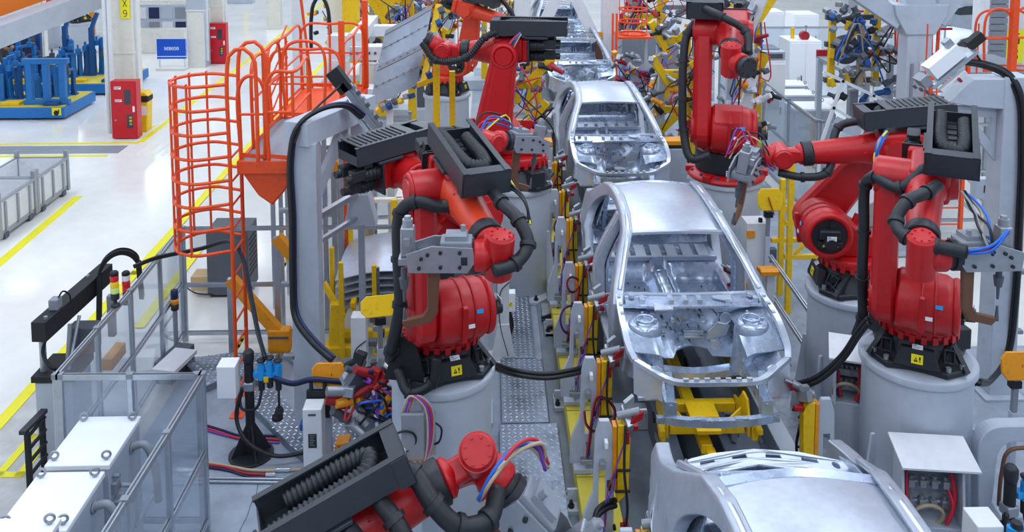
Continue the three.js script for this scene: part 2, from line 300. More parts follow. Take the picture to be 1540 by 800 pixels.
function makeCar() {
  const c = thing('car_body', '', 'car body', [0, 0, 0], 0, 'bare steel car bodies on the line');
  mb().put(sheet((u, v) => roofPoint(1 - u, v), 16, 22, .012)).build('roof_panel', m.satin, c);
  for (const s of [-1, 1]) {
    mb().put(sideFrame(s)).build('side_frame', m.satinDark, c);
    // inner pillar flanges and roof rail, their reflected brightness put into the colour
    const b = mb(), q = (y, z, dx) => V(s * (hw(y) * plan(z) - dx), y, z);
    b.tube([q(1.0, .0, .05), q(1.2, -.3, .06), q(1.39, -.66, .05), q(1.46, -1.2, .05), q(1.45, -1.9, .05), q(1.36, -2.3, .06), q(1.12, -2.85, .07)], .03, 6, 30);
    b.build('roof_rail', m.steelLit, c);
    const bp = mb(); bp.put(sheet((u, v) => { const y = .36 + 1.06 * v, w = .26 - .16 * Math.min(1, v * 1.4) + .02 * Math.sin(v * 9); const z = -1.07 + (u - .5) * w - .06 * v; return V(s * (hw(y) * plan(z) + .018 - .02 * Math.abs(u - .5)), y, z); }, 4, 12, s > 0 ? .02 : -.02)).build('centre_pillar', m.steelLit, c);
    const ip = mb(); ip.put(sheet((u, v) => { const y = .4 + .98 * v, z = -1.05 + (u - .5) * (.22 - .12 * v); return V(s * (hw(y) * plan(z) - .1 - .03 * Math.cos((u - .5) * 3)), y, z); }, 4, 10, .015)).build('pillar_reinforcement', m.steel, c);
    // sill inner, rear wheelhouse
    mb().rb(.09, .2, 2.3, .02, s * .755, .36, -1.1).build('sill', m.steel, c);
    const wh = mb(); wh.put(new THREE.SphereGeometry(.36, 18, 8, 0, 2 * Math.PI, 0, Math.PI / 2), new THREE.Matrix4().makeScale(.62, 1.05, 1.05).setPosition(s * .6, .42, -2.72)); wh.box(.05, .5, .1, s * .58, .9, -2.55, 0, 0, s * .12); wh.build('rear_wheelhouse', m.steel, c);
    // rear quarter inner (parcel side)
    mb().put(sheet((u, v) => V(s * (hw(1.0 + .3 * v) - .1 - .02 * Math.sin(u * 6)), .85 + .5 * v * (1 - .6 * u), -2.2 - .8 * u), 6, 4, s * -.012)).build('quarter_inner', m.steel, c);
    // front end: upper rail, shock tower, wheel apron, longitudinal
    const ur = mb();
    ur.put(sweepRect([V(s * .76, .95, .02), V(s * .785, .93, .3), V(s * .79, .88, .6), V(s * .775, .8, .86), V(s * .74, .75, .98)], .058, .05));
    ur.build('fender_rail', m.steelLit, c);
    for (let k = 0; k < 5; k++) mb().box(.035, .014, .05, s * (.77 + .004 * k), .977 - .004 * k - .007 * k * k, .1 + .15 * k).build('rail_tab', m.steel, c);
    const st = mb();
    st.lathe([[.0, .1], [.05, .1], [.055, .085], [.1, .085], [.14, .09], [.165, .06], [.185, 0], [.2, -.28], [.22, -.42]].reverse(), 24, TM(s * .56, .77, .42));
    st.ring(s * .545, .885, .42, .085, .012, Math.PI / 2, 0, 0, 20, 6);
    for (let k = 0; k < 3; k++) { const t = k * 2.1 + .4; st.cyl([s * .545 + .11 * Math.cos(t), .87, .42 + .11 * Math.sin(t)], [s * .545 + .11 * Math.cos(t), .905, .42 + .11 * Math.sin(t)], .014, .014, 8); }
    st.build('shock_tower', m.steel, c);
    mb().put(sheet((u, v) => { const x = .4 + .38 * u, z = .08 + .72 * v, d = Math.hypot(x - .56, z - .42); let y = .8 - .1 * v * v + .05 * u + .04 * Math.max(0, 1 - d / .26) - .12 * Math.max(0, .2 - u); return V(s * x, y, z); }, 10, 12, s * -.012)).build('apron_shelf', m.steel, c);
    const ap = mb(); ap.put(sheet((u, v) => { const z = .05 + .95 * u, y = .45 + .35 * v - .08 * u * v; const bow = Math.sin(Math.PI * u) * .2 * (1 - v); return V(s * (.5 + .2 * v - bow * .3 + .03 * Math.sin(u * 12) * (1 - v)), y, z); }, 14, 8, s * .012)).build('wheel_apron', m.steel, c);
    const lg = mb(); lg.put(sweepRect([V(s * .47, .4, 0), V(s * .46, .44, .4), V(s * .46, .46, .9), V(s * .46, .45, 1.28)], .09, .13)); lg.build('front_longitudinal', m.steel, c);
    const lp = mb(); lp.put(sheet((u, v) => V(s * (.5 + .25 * u), .73 - .3 * v + .02 * Math.sin(u * 8), .98 + .12 * (1 - u) + .04 * v), 6, 6, s * .014)); lp.box(.2, .03, .16, s * .62, .42, 1.0); lp.cyl([s * .58, .43, 1.01], [s * .58, .45, 1.01], .04, .04, 12); lp.build('lamp_support', m.steelLit, c);
    const vp = mb(); vp.put(sweepRect([V(s * .45, .7, 1.1), V(s * .44, .58, 1.16), V(s * .43, .36, 1.24)], .07, .05)); vp.box(.11, .2, .012, s * .45, .42, 1.3); for (const dy of [-.06, .06]) vp.cyl([s * .45, .42 + dy, 1.3], [s * .45, .42 + dy, 1.318], .02, .02, 8); vp.build('front_upright', m.steel, c);
  }
  // floor, tunnel, cross members
  mb().put(sheet((u, v) => {
    const x = (u - .5) * 1.52, z = .08 - 3.42 * v; let y = .33;
    y += .17 * Math.exp(-((x / .14) ** 4)) * (z > -1.75 ? 1 : 0);
    const st = (a, b) => Math.max(0, Math.min(1, (z - a) / (b - a)));
    y += .24 * st(-1.65, -1.8) + .12 * st(-2.3, -2.42) + .18 * st(-.22, .05);
    y += .004 * Math.sin(x * 30) * (z > -2 ? 1 : 0) + .003 * Math.sin(z * 26);
    if (z < -2.45 && Math.hypot(x, z + 2.95) < .33) y -= .16;
    return V(x, y, z);
  }, 48, 72, .012)).build('floor_pan', m.steel, c);
  for (const z of [-.62, -1.08]) for (const s of [-1, 1]) { const b = mb(); b.ext([[-.055, 0], [-.04, .11], [.04, .11], [.055, 0]], .52, .005, TM(s * .45, .33, z, 0, Math.PI / 2, 0)); for (let k = 0; k < 3; k++) b.cyl([s * (.28 + .17 * k), .43, z], [s * (.28 + .17 * k), .452, z], .014, .014, 8); b.build('seat_crossmember', m.steel, c); }
  { const b = mb(); b.ext([[-.1, 0], [-.08, .16], [.06, .16], [.12, 0]], .34, .006, TM(0, .48, -.5, 0, 0, 0)); b.cyl([0, .645, -.5], [0, .655, -.5], .07, .07, 16); b.ring(0, .655, -.5, .07, .014, Math.PI / 2, 0, 0, 20, 6); b.build('tunnel_bracket', m.steelLit, c); }
  { const b = mb(); for (let k = 0; k < 7; k++) { const x = -.6 + k * .2; b.box(.13, .025, .3, x, .6, -1.95, .1, 0, 0); } b.box(1.5, .05, .05, 0, .58, -1.78); b.build('rear_seat_panel', m.steelLit, c); }
  // dash panel with pressed detail
  mb().put(sheet((u, v) => { const x = (u - .5) * 1.44, y = .36 + .54 * v; let z = .13 - .1 * v + .09 * (1 - v) * (1 - v); z += .02 * Math.sin(x * 9) * Math.sin(y * 14); if (Math.abs(x) < .2) z -= .12 * (1 - v) * Math.cos(x * 7); if (v < .1 && Math.abs(x) < .2) return V(x, .36 + .54 * .1, z); return V(x, y, z); }, 34, 16, -.014)).build('dash_panel', m.steel, c);
  { const b = mb(); for (const [x, y, r] of [[-.42, .76, .045], [.36, .74, .06], [.12, .73, .03], [-.2, .72, .02], [-.5, .6, .03], [.22, .62, .035], [-.3, .58, .018]]) { b.cyl([x, y, .09], [x, y, .135], r, r, 16); b.ring(x, y, .135, r, .007, 0, 0, 0, 16, 5); } for (let k = 0; k < 3; k++) b.box(.2, .016, .02, .02, .6 - .03 * k, .14); b.ext([[0, 0], [.22, .05], [.26, .16], [.12, .2], [.03, .1]], .03, .005, TM(.14, .52, .16)); b.box(.16, .05, .05, .3, .83, .1); b.box(.3, .012, .03, -.38, .66, .12); b.cyl([.25, .47, .18], [.25, .47, .2], .055, .055, 16); b.build('dash_bracket', m.steelLit, c); }
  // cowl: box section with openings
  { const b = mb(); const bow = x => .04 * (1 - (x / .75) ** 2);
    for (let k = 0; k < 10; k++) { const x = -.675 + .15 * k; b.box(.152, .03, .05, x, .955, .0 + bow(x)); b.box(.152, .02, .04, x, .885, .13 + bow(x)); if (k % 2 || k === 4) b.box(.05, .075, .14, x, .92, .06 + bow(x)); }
    b.build('cowl_beam', m.steelLit, c);
    const d = mb(); d.put(sheet((u, v) => { const x = (u - .5) * 1.4; return V(x, .94 - .05 * v, .02 + .13 * v + bow(x)); }, 16, 2, .01)).build('cowl_tray', m.steel, c);
    for (const s of [-1, 1]) { mb().cyl([s * .63, .95, .07], [s * .63, .98, .07], .032, .032, 14).build('hinge_boss', m.steelLit, c); mb().ext([[0, 0], [.2, -.06], [.2, -.09], [0, -.1]], .02, .003, TM(s * .42, .93, .17, -1.2, 0, s < 0 ? 0 : Math.PI)).build('hinge_bracket', m.steelLit, c); } }
  // front cross members
  { const b = mb(); b.put(sweepRect([V(-.74, .75, .98), V(-.58, .7, 1.09), V(-.42, .665, 1.2), V(0, .66, 1.23), V(.42, .665, 1.2), V(.58, .7, 1.09), V(.74, .75, .98)], .055, .04)); for (let k = 0; k < 7; k++) b.box(.05, .02, .03, -.3 + .1 * k, .695, 1.225); b.build('radiator_support', m.steelLit, c);
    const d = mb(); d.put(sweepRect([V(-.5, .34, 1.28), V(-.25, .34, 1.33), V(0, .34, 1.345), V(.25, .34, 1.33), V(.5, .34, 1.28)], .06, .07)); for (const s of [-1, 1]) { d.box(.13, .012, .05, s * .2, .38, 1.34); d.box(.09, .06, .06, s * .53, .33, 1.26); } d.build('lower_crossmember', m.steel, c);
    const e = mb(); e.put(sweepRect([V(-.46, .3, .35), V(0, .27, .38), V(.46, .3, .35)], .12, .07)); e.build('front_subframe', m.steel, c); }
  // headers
  { const b = mb(); b.put(sweepRect([V(-.55, 1.36, -.66), V(0, 1.385, -.63), V(.55, 1.36, -.66)], .06, .03)); b.build('windscreen_header', m.steelLit, c);
    const d = mb(); d.put(sweepRect([V(-.56, 1.34, -2.31), V(0, 1.375, -2.35), V(.56, 1.34, -2.31)], .09, .03)); d.build('rear_header', m.steel, c);
    for (const z of [-1.1, -1.7]) mb().put(sweepRect([V(-.57, 1.36, z), V(0, 1.405, z), V(.57, 1.36, z)], .07, .018)).build('roof_bow', m.steel, c); }
  // rear shelf and slotted back panel
  { const arc = x => .1 * (x / .7) ** 2;
    mb().put(sheet((u, v) => { const x = (u - .5) * 1.24; return V(x, .97 - .06 * v, -2.5 - .52 * v + arc(x)); }, 16, 4, .012)).build('rear_shelf', m.steelPale, c);
    const r = mb(); for (const x of [-.32, 0, .32]) r.box(.012, .02, .42, x, .945, -2.78); r.box(.9, .03, .03, 0, .93, -3.0); for (const x of [-.45, .14, .42]) r.ext([[-.05, 0], [.05, 0], [.03, .06], [-.03, .06]], .05, .004, TM(x, .94, -2.78)); r.build('shelf_rib', m.steel, c);
    const s = new THREE.Shape([[-.72, -.075], [.72, -.075], [.72, .06], [-.72, .06]].map(p => new THREE.Vector2(...p)));
    for (const x of [-.42, -.14, .14, .42]) s.holes.push(new THREE.Path([[x - .065, -.015], [x + .065, -.015], [x + .055, .03], [x - .055, .03]].map(p => new THREE.Vector2(...p))));
    for (const x of [-.61, .61]) { const p = new THREE.Path(); p.absarc(x, 0, .03, 0, 2 * Math.PI, true); s.holes.push(p); }
    let g = new THREE.ExtrudeGeometry(s, { depth: .012, bevelEnabled: false, curveSegments: 8 }); g = new TessellateModifier(.15, 3).modify(g); const p = g.attributes.position; for (let i = 0; i < p.count; i++) { const x = p.getX(i); p.setXYZ(i, x * .93, .945 + p.getZ(i) + p.getY(i) * .25, -3.17 - p.getY(i) + arc(x) * 1.7); } g.computeVertexNormals();
    mb().put(g).build('back_panel_flange', m.steelPale, c);
    mb().put(sheet((u, v) => { const x = (u - .5) * 1.38; return V(x, .92 - .46 * v, -3.26 - .08 * Math.sin(v * 3) + arc(x) * 1.7); }, 16, 6, .014)).build('back_panel', m.steel, c); }
  // dark discs painting the shade of holes, and studs, over the pressings
  { const b = mb(); seed = 41; for (let k = 0; k < 46; k++) { const x = rr(-.7, .7), z = rr(-1.6, -.15); if (Math.abs(x) < .18) continue; b.cyl([x, .32, z], [x, .352, z], rr(.008, .02), .01, 7); } for (let k = 0; k < 40; k++) { const x = rr(-.66, .66), y = rr(.48, .86); b.cyl([x, y, .1], [x, y, .17], rr(.006, .013), .006, 7); } b.build('hole_discs_and_studs', m.darkGrey, c); }
  return c;
}
function sweepRect(pts, w, h) {                               // rectangular section along a polyline, y kept up
  const P = pts.map(vec), c = new THREE.CatmullRomCurve3(P, false, 'centripetal'), n = (P.length - 1) * 4, pos = [], idx = [];
  for (let i = 0; i <= n; i++) { const p = c.getPointAt(i / n), t = c.getTangentAt(i / n), x = V(0, 1, 0).cross(t).normalize(), y = t.clone().cross(x);
    for (const [a, b] of [[-1, -1], [1, -1], [1, 1], [-1, 1]]) { const q = p.clone().addScaledVector(x, a * w / 2).addScaledVector(y, b * h / 2); pos.push(q.x, q.y, q.z); } }
  for (let i = 0; i < n; i++) for (let j = 0; j < 4; j++) { const a = i * 4 + j, b = i * 4 + (j + 1) % 4; idx.push(a, b, a + 4, b, b + 4, a + 4); }
  idx.push(0, 2, 1, 0, 3, 2); const o = n * 4; idx.push(o, o + 1, o + 2, o, o + 2, o + 3);
  const g = new THREE.BufferGeometry(); g.setAttribute('position', new THREE.Float32BufferAttribute(pos, 3)); g.setIndex(idx);
  return toCreasedNormals(g.toNonIndexed(), .6);
}
const CARX = 2.13, CARY = .9;
{
  const c = makeCar(); c.position.set(CARX, CARY, -9.16);
  c.userData.label = 'bare steel car body with satin roof with its nose above the yellow carrier\'s front bars';
  const d = dup(c, [2.03, CARY, -3.25], 0, 'bare car body with slotted rear flange uncovered behind its roof, beyond the yellow carrier');
  const e = dup(c, [2.19, CARY, -15.25], 0, 'bare steel car body with roof beside the red robot on a black drum');
  const f = dup(c, [2.22, CARY, -21.9], 0, 'roofless steel car body next after the roofed one beside the black drum robot');
  const g = dup(c, [2.3, CARY, -28.6], 0, 'roofless steel car body at the line end between the white gantry braces');
  for (const o of [f, g]) o.remove(o.children.find(k => k.name === 'roof_panel'));
}
// ------------------------------------------------------------------ robots
const RG = {};                                               // shared robot geometry, built once (local z forward, y up)
function rgeo(k, fn) { if (!RG[k]) { const b = mb(); fn(b); const g = boxUV(b.g.length > 1 ? mergeGeometries(b.g, false) : b.g[0]); RG[k] = g; } return RG[k]; }
function addPart(parent, name, geo, mat, mtx) { const me = new THREE.Mesh(geo, mat); me.name = name; me.castShadow = me.receiveShadow = true; if (/(bolts|studs|marks)$/.test(name)) me.userData.kind = 'stuff'; if (mtx) mtx.decompose(me.position, me.quaternion, me.scale); parent.add(me); return me; }
function capsulePts(r0, r1, L, n = 10, bow = 0) {             // outline of two circles joined by tangents, along +y
  const p = []; const a = Math.asin((r0 - r1) / L);
  for (let k = 0; k <= n; k++) { const t = Math.PI - a * -1 + (Math.PI + 2 * a * -1) * 0 + (k / n) * (Math.PI + 2 * a); p.push([r0 * Math.cos(t - 2 * a * 0), r0 * Math.sin(t)]); }
  const q = []; for (let k = 0; k <= n; k++) { const t = a + (k / n) * (Math.PI - 2 * a); q.push([r1 * Math.cos(t), L + r1 * Math.sin(t)]); }
  // keep only lower arc of first circle
  const lo = []; for (let k = 0; k <= n; k++) { const t = Math.PI - a + (k / n) * (Math.PI + 2 * a); lo.push([r0 * Math.cos(t), r0 * Math.sin(t)]); }
  const mid = bow ? [[r0 * .5 + r1 * .5 + bow, L * .5]] : [];
  return [...lo, ...mid, ...q];
}
const RX = Math.PI / 2;
function corrugated(pts, r, pitch = .03) { const P = pts.map(vec); let L = 0; for (let i = 1; i < P.length; i++) L += P[i].distanceTo(P[i - 1]); const n = Math.max(8, Math.round(L / pitch)); return sweep(pts, t => r * (1 + .1 * (Math.round(t * n * 4) % 4 < 2 ? 1 : -1)), 12, n * 4); }
function clampRing(b, p, d, r, w = .035) { const a = vec(p), t = vec(d).normalize().multiplyScalar(w / 2); b.cyl(a.clone().sub(t), a.clone().add(t), r, r, 12); }
function hosePart(parent, pts, r, name = 'dress_hose', mat = m.hose, clamps = true, corr = false) {
  const b = mb(); b.put(corr ? corrugated(pts, r, .032) : sweep(pts, () => r, 10, (pts.length - 1) * 8));
  if (clamps) for (let i = 1; i < pts.length - 1; i++) { const d = vec(pts[i + 1]).sub(vec(pts[i - 1])); clampRing(b, pts[i], d, r * 1.28); }
  return b.build(name, mat, parent);
}
function cableBundle(parent, pts, n, spread, r, mats, name = 'cable') {
  for (let k = 0; k < n; k++) { const q = pts.map((p, i) => { const v = vec(p), s = Math.sin(Math.PI * (.15 + .7 * i / (pts.length - 1))); return v.add(V(rr(-1, 1), rr(-1, 1), rr(-1, 1)).multiplyScalar(spread * s)); }); mb().tube(q, r, 5, (pts.length - 1) * 5).build(name, mats[k % mats.length], parent); }
}
function makeRobot(o) {
  const { pos, yaw, phi, gam, s = -1, scale = 1, drum = false, L2 = 1.15, L3 = .92 } = o, red = o.red || m.red;
  const g = thing('industrial_robot', o.label, 'robot', pos, yaw * D2R, 'red industrial robots'); g.scale.setScalar(scale);
  // base
  if (!drum) {
    addPart(g, 'base_frame', rgeo('base', b => {
      const oct = []; for (let k = 0; k < 4; k++) { const c = k * 90 + 45; for (const [d, r] of [[-33, .4], [-14, .5], [14, .5], [33, .4]]) oct.push([r * Math.cos((c + d) * D2R), r * Math.sin((c + d) * D2R)]); }
      b.ext(oct, .06, .012, TM(0, .03, 0, -RX, 0, 0));
      b.put(new THREE.CylinderGeometry(.3, .42, .2, 8), TM(0, .15, 0, 0, Math.PI / 8, 0)); b.put(new THREE.CylinderGeometry(.31, .31, .06, 28), TM(0, .27, 0));
      b.ext([[-.2, 0], [.2, 0], [.14, .17], [-.14, .17]], .1, .008, TM(0, .06, .4, -.2, 0, 0));
      for (const sx of [-1, 1]) { b.bar([sx * .18, .05, .4], [sx * .3, .26, .12], .04, .05); b.bar([sx * .42, .04, .3], [sx * .27, .25, .1], .05, .04); b.rb(.16, .2, .2, .01, sx * .34, .15, -.22, 0, sx * .6, 0); }
    }), m.black);
    for (const sx of [-1, 1]) addPart(g, 'base_window', rgeo('recess' + sx, b => { b.m = TM(sx * .262, .16, .285, -.42, sx * .72, 0); b.box(.12, .014, .03, 0, .055, 0).box(.12, .014, .03, 0, -.055, 0).box(.014, .11, .03, -.055, 0, 0).box(.014, .11, .03, .055, 0, 0); }), m.black);
    addPart(g, 'base_bolts', rgeo('bolts', b => { for (let k = 0; k < 4; k++) for (const d of [-10, 10]) { const t = (k * 90 + 45 + d) * D2R; b.cyl([.46 * Math.cos(t), .06, .46 * Math.sin(t)], [.46 * Math.cos(t), .1, .46 * Math.sin(t)], .024, .024, 8); } }), m.tool);
    plateMesh('warning_sticker', .1, .085, .004, stickerMat, g, [0, .15, .441], 0, -.2);
    plateMesh('type_label', .09, .045, .004, whiteLabelMat, g, [0, .245, .395], 0, -.95);
  } else {
    addPart(g, 'base_flange', rgeo('dflange', b => { b.lathe([[0, 0], [.47, 0], [.48, .02], [.46, .05], [.39, .09], [0, .09]], 40); for (let k = 0; k < 6; k++) { const t = k * 60 * D2R; b.rb(.16, .07, .1, .012, .42 * Math.cos(t), .06, .42 * Math.sin(t), 0, -t, 0); } }), red);
    addPart(g, 'base_bolts', rgeo('dbolts', b => { for (let k = 0; k < 12; k++) { const t = (k * 30 + 15) * D2R; b.cyl([.43 * Math.cos(t), .04, .43 * Math.sin(t)], [.43 * Math.cos(t), .085, .43 * Math.sin(t)], .018, .018, 8); } }), m.blueDark);
    addPart(g, 'base_drum', rgeo('ddrum', b => { b.lathe([[0, .09], [.37, .09], [.385, .11], [.385, .34], [.37, .36], [0, .36]], 40); }), m.black);
    plateMesh('warning_sticker', .09, .085, .012, stickerMat, g, [.28, .17, .275], .8); plateMesh('type_label', .1, .07, .01, whiteLabelMat, g, [.04, .13, .388], .1);
  }
  // carousel
  const cy = drum ? .05 : 0;
  addPart(g, 'carousel', rgeo(drum ? 'carD' : 'car', b => {
    b.lathe([[0, .28], [.33, .28], [.345, .3], [.345, .37], [.32, .4], [0, .4]], 36, TM(0, cy, 0));
    for (let k = 0; k < 22; k++) { const t = k / 22 * 2 * Math.PI; b.box(.05, .07, .03, .345 * Math.cos(t), .295 + cy, .345 * Math.sin(t), 0, -t + RX, 0); }
    // body rising to the shoulder: profile in (z, y), width along x
    b.ext([[-.3, .38], [.3, .38], [.4, .44], [.56, .52], [.62, .64], [.6, .78], [.5, .9], [.34, .94], [.16, .88], [.02, .74], [-.16, .66], [-.28, .56]].map(p => [p[0], p[1] + cy * .6]), .38, .035, TM(0, 0, 0, 0, -RX, 0));
    b.lathe([[.0, -.3], [.2, -.3], [.235, -.28], [.27, -.22], [.275, .16], [.25, .2], [0, .2]], 32, TM(0, .675, .35, 0, 0, s * -RX));
    for (const a of [0, 1, 2]) b.box(.035, .42, .06, -.02 + .0 * a, .62, .03 - .05 * a, -.35, 0, 0);
    b.cyl([0, .4, -.2], [0, .62, -.2], .1, .08, 16);
  }), red);
  addPart(g, 'shoulder_cover', rgeo('shring' + s, b => { b.ring(-s * .3, .675, .35, .222, .036, 0, RX, 0, 32, 8); for (const x of [.02, .13]) b.ring(-s * x, .675, .35, .272, .014, 0, RX, 0, 32, 6); b.rb(.05, .34, .05, .01, -s * .02, .66, .62, .12, 0, 0); }), red);
  addPart(g, 'shoulder_motor', rgeo('shm' + s, b => { b.cyl([-s * .2, .675, .35], [-s * .312, .675, .35], .2, .2, 26); b.rb(.1, .1, .22, .015, -s * .34, .71, .36); b.rb(.08, .06, .26, .01, -s * .33, .6, .35); b.cyl([-s * .36, .63, .36], [-s * .46, .63, .36], .07, .06, 14); b.box(.03, .14, .05, -s * .32, .77, .33); }), m.black);
  plateMesh('motor_label', .1, .05, .006, whiteLabelMat, g, [-s * .446, .7, .36], -s * RX);
  for (const dz of [-.06, .07]) addPart(g, 'motor_mark', rgeo('mm' + s + dz, b => b.ext([[-.02, -.02], [.02, -.02], [0, .02]], .006, 0, TM(-s * .375, .6, .35 + dz, 0, -s * RX, 0))), m.yellow);
  addPart(g, 'carousel_label', rgeo('clab', b => b.box(.06, .035, .004, 0, 0, 0)), m.cabinet, TM(-s * .08, .64, .632, -.1, 0, 0)); addPart(g, 'carousel_label', rgeo('clab', b => b.box(.06, .035, .004, 0, 0, 0)), m.blueBright, TM(-s * .16, .76, .625, -.3, 0, 0));
  // link arm
  const S = V(0, .675, .35), Mk = new THREE.Matrix4().makeRotationX(phi * D2R).setPosition(S);
  addPart(g, 'link_arm', rgeo('link' + s + L2, b => {
    const o1 = capsulePts(.25, .165, L2).map(([y, z]) => [y, z]);
    const bow = o1.map(([a, c]) => [a - .045 * Math.sin(Math.PI * Math.max(0, Math.min(1, c / L2))), c]);
    b.ext(bow, .2, .04, TM(s * .3, 0, 0, 0, -RX, 0).multiply(new THREE.Matrix4().makeScale(-1, 1, 1)).multiply(new THREE.Matrix4().makeScale(-1, 1, 1)));
    b.ext(bow.map(([a, c]) => [a * .62 - .01, .06 + c * .9]), .03, .012, TM(s * .405, 0, 0, 0, -RX, 0));
    b.cyl([s * .38, 0, 0], [s * .43, 0, 0], .2, .19, 28);
    for (let k = 0; k < 12; k++) { const t = k / 12 * 2 * Math.PI; b.cyl([s * .42, .17 * Math.cos(t), .17 * Math.sin(t)], [s * .44, .17 * Math.cos(t), .17 * Math.sin(t)], .012, .012, 7); }
  }), o.linkMat || red, Mk);
  // forearm frame at the elbow: local z along the forearm
  const E = V(0, L2, 0).applyMatrix4(Mk), Mf = new THREE.Matrix4().makeRotationX(-gam * D2R).setPosition(E).multiply(TM(0, .02, 0));
  addPart(g, 'elbow_housing', rgeo('elbow' + s, b => {
    b.cyl([s * .4, 0, 0], [-s * .2, 0, 0], .175, .175, 28); b.cyl([s * .41, 0, 0], [s * .44, 0, 0], .12, .11, 24); b.ring(s * .405, 0, 0, .14, .025, 0, RX, 0, 26, 6);
    b.rb(.34, .34, .42, .05, -s * .04, .03, -.03); b.rb(.4, .3, .1, .03, -s * .04, .03, -.26);
    b.cyl([-s * .2, 0, 0], [-s * .27, 0, 0], .15, .13, 24);
  }), red, Mf);
  [[-.12, .1], [.11, .1], [-.01, -.06]].forEach(([x, y], k) => addPart(g, 'arm_motor', rgeo('motor' + k, b => { b.cyl([x, y, -.28], [x, y, -.5], .07, .07, 14); b.rb(.12, .12, .16, .015, x, y + .02, -.56); b.box(.07, .05, .1, x, y + .1, -.44); b.cyl([x, y, -.64], [x, y, -.7], .045, .04, 12); for (let i = 0; i < 4; i++) b.ring(x, y, -.32 - .045 * i, .071, .008, 0, 0, 0, 14, 4); }), m.black, Mf));
  addPart(g, 'motor_plate', rgeo('mplate', b => b.box(.42, .34, .02, 0, .02, -.3)), m.black, Mf);
  addPart(g, 'motor_marks', rgeo('marks', b => { for (const [x, y] of [[-.12, .1], [.11, .1], [-.01, -.06]]) b.box(.035, .03, .004, x, y + .03, -.642); }), m.yellow, Mf);
  addPart(g, 'forearm', rgeo('fore' + L3, b => { b.lathe([[0, -.1], [.19, -.1], [.195, .12], [.17, .24], [.155, .3], [.125, L3 - .08], [.128, L3 - .06], [0, L3 - .06]], 28, TM(0, 0, 0, RX, 0, 0)); for (let k = 0; k < 8; k++) { const t = k * Math.PI / 4; b.cyl([.15 * Math.cos(t), .15 * Math.sin(t), .3], [.15 * Math.cos(t), .15 * Math.sin(t), .325], .012, .012, 6); } }), o.foreMat || red, Mf);
  addPart(g, 'forearm_band', rgeo('band' + L3, b => { b.lathe([[0, L3 - .07], [.135, L3 - .07], [.14, L3 - .05], [.138, L3 + .03], [.125, L3 + .04], [0, L3 + .04]], 26, TM(0, 0, 0, RX, 0, 0)); }), m.black, Mf);
  // wrist: fork, bend joint, hand
  const roll = (o.roll || 0) * D2R, bend = (o.bend || 0) * D2R;
  const Mw = Mf.clone().multiply(TM(0, 0, L3, 0, 0, roll));
  addPart(g, 'wrist_fork', rgeo('fork', b => {
    b.lathe([[0, .03], [.115, .03], [.118, .07], [.07, .11], [0, .11]], 22, TM(0, 0, 0, RX, 0, 0));
    b.ext(capsulePts(.1, .065, .2).map(([a, c]) => [a, c]), .11, .02, TM(.05, 0, .27, 0, RX, -RX).multiply(TM(0, 0, 0, 0, 0, 0)));
    b.rb(.14, .15, .2, .03, 0, 0, .15);
    b.cyl([-.17, 0, .27], [.17, 0, .27], .112, .112, 26); b.cyl([-.19, 0, .27], [-.17, 0, .27], .09, .105, 24); b.cyl([.17, 0, .27], [.19, 0, .27], .105, .09, 24);
    for (const e of [-1, 1]) for (let k = 0; k < 8; k++) { const t = k * Math.PI / 4; b.cyl([e * .185, .075 * Math.cos(t), .27 + .075 * Math.sin(t)], [e * .2, .075 * Math.cos(t), .27 + .075 * Math.sin(t)], .009, .009, 6); }
  }), o.wristMat || red, Mw);
  let Mt = Mw.clone().multiply(TM(0, 0, .27, bend, 0, 0));
  if (o.tool) { const p = V(0, 0, .27).applyMatrix4(Mw); Mt = new THREE.Matrix4().makeRotationFromEuler(new THREE.Euler(-(o.tool[1] || 0) * D2R, (o.tool[0] - yaw) * D2R, 0, 'YXZ')).setPosition(p); }
  addPart(g, 'wrist_hand', rgeo('hand', b => { b.lathe([[0, .02], [.1, .04], [.115, .1], [.125, .12], [.125, .18], [.11, .2], [0, .2]], 26, TM(0, 0, 0, RX, 0, 0)); b.rb(.16, .16, .12, .03, 0, 0, .06); }), o.wristMat || red, Mt);
  addPart(g, 'tool_flange', rgeo('tflange', b => { b.cyl([0, 0, .2], [0, 0, .24], .1, .1, 20); b.cyl([0, 0, .24], [0, 0, .29], .12, .12, 20); for (let k = 0; k < 6; k++) { const t = k * Math.PI / 3; b.cyl([.09 * Math.cos(t), .09 * Math.sin(t), .29], [.09 * Math.cos(t), .09 * Math.sin(t), .3], .012, .012, 6); } }), m.black, Mt);
  // hose tray on top of the forearm
  const h = o.tray === undefined ? 1 : o.tray;
  if (h) {
    const ty = o.trayY ?? .3, Mtray = Mf.clone().multiply(TM(o.trayX ?? 0, ty, o.trayZ ?? .12, 0, 0, o.trayRoll || 0)).scale(V(1, 1, 1).multiplyScalar(o.trayScale || 1));
    addPart(g, 'hose_tray', rgeo('tray', b => {
      const L = .98, w = .4; b.box(w, .012, L, 0, -.06, 0); for (const e of [-1, 1]) { b.box(.012, .19, L, e * w / 2, .03, 0); b.box(.05, .012, L, e * (w / 2 - .02), .125, 0); } b.box(w, .17, .012, 0, .02, L / 2); b.box(w, .1, .012, 0, -.01, -L / 2);
      b.rb(.46, .03, .3, .008, 0, -.09, -.1); for (const z of [-.3, .25]) b.box(.1, .12, .06, 0, -.14, z); for (let k = 0; k < 9; k++) b.box(w * .9, .012, .012, 0, -.05, -.42 + k * .1);
      b.box(w + .03, .21, .1, 0, .02, .44);
    }), m.tray, Mtray);
    const hp = [[-.1, .03, -.42], [-.1, .05, -.2], [-.1, .06, .05], [-.06, .06, .24], [.06, .06, .27], [.1, .06, .1], [.1, .05, -.1], [.1, .04, -.3]];
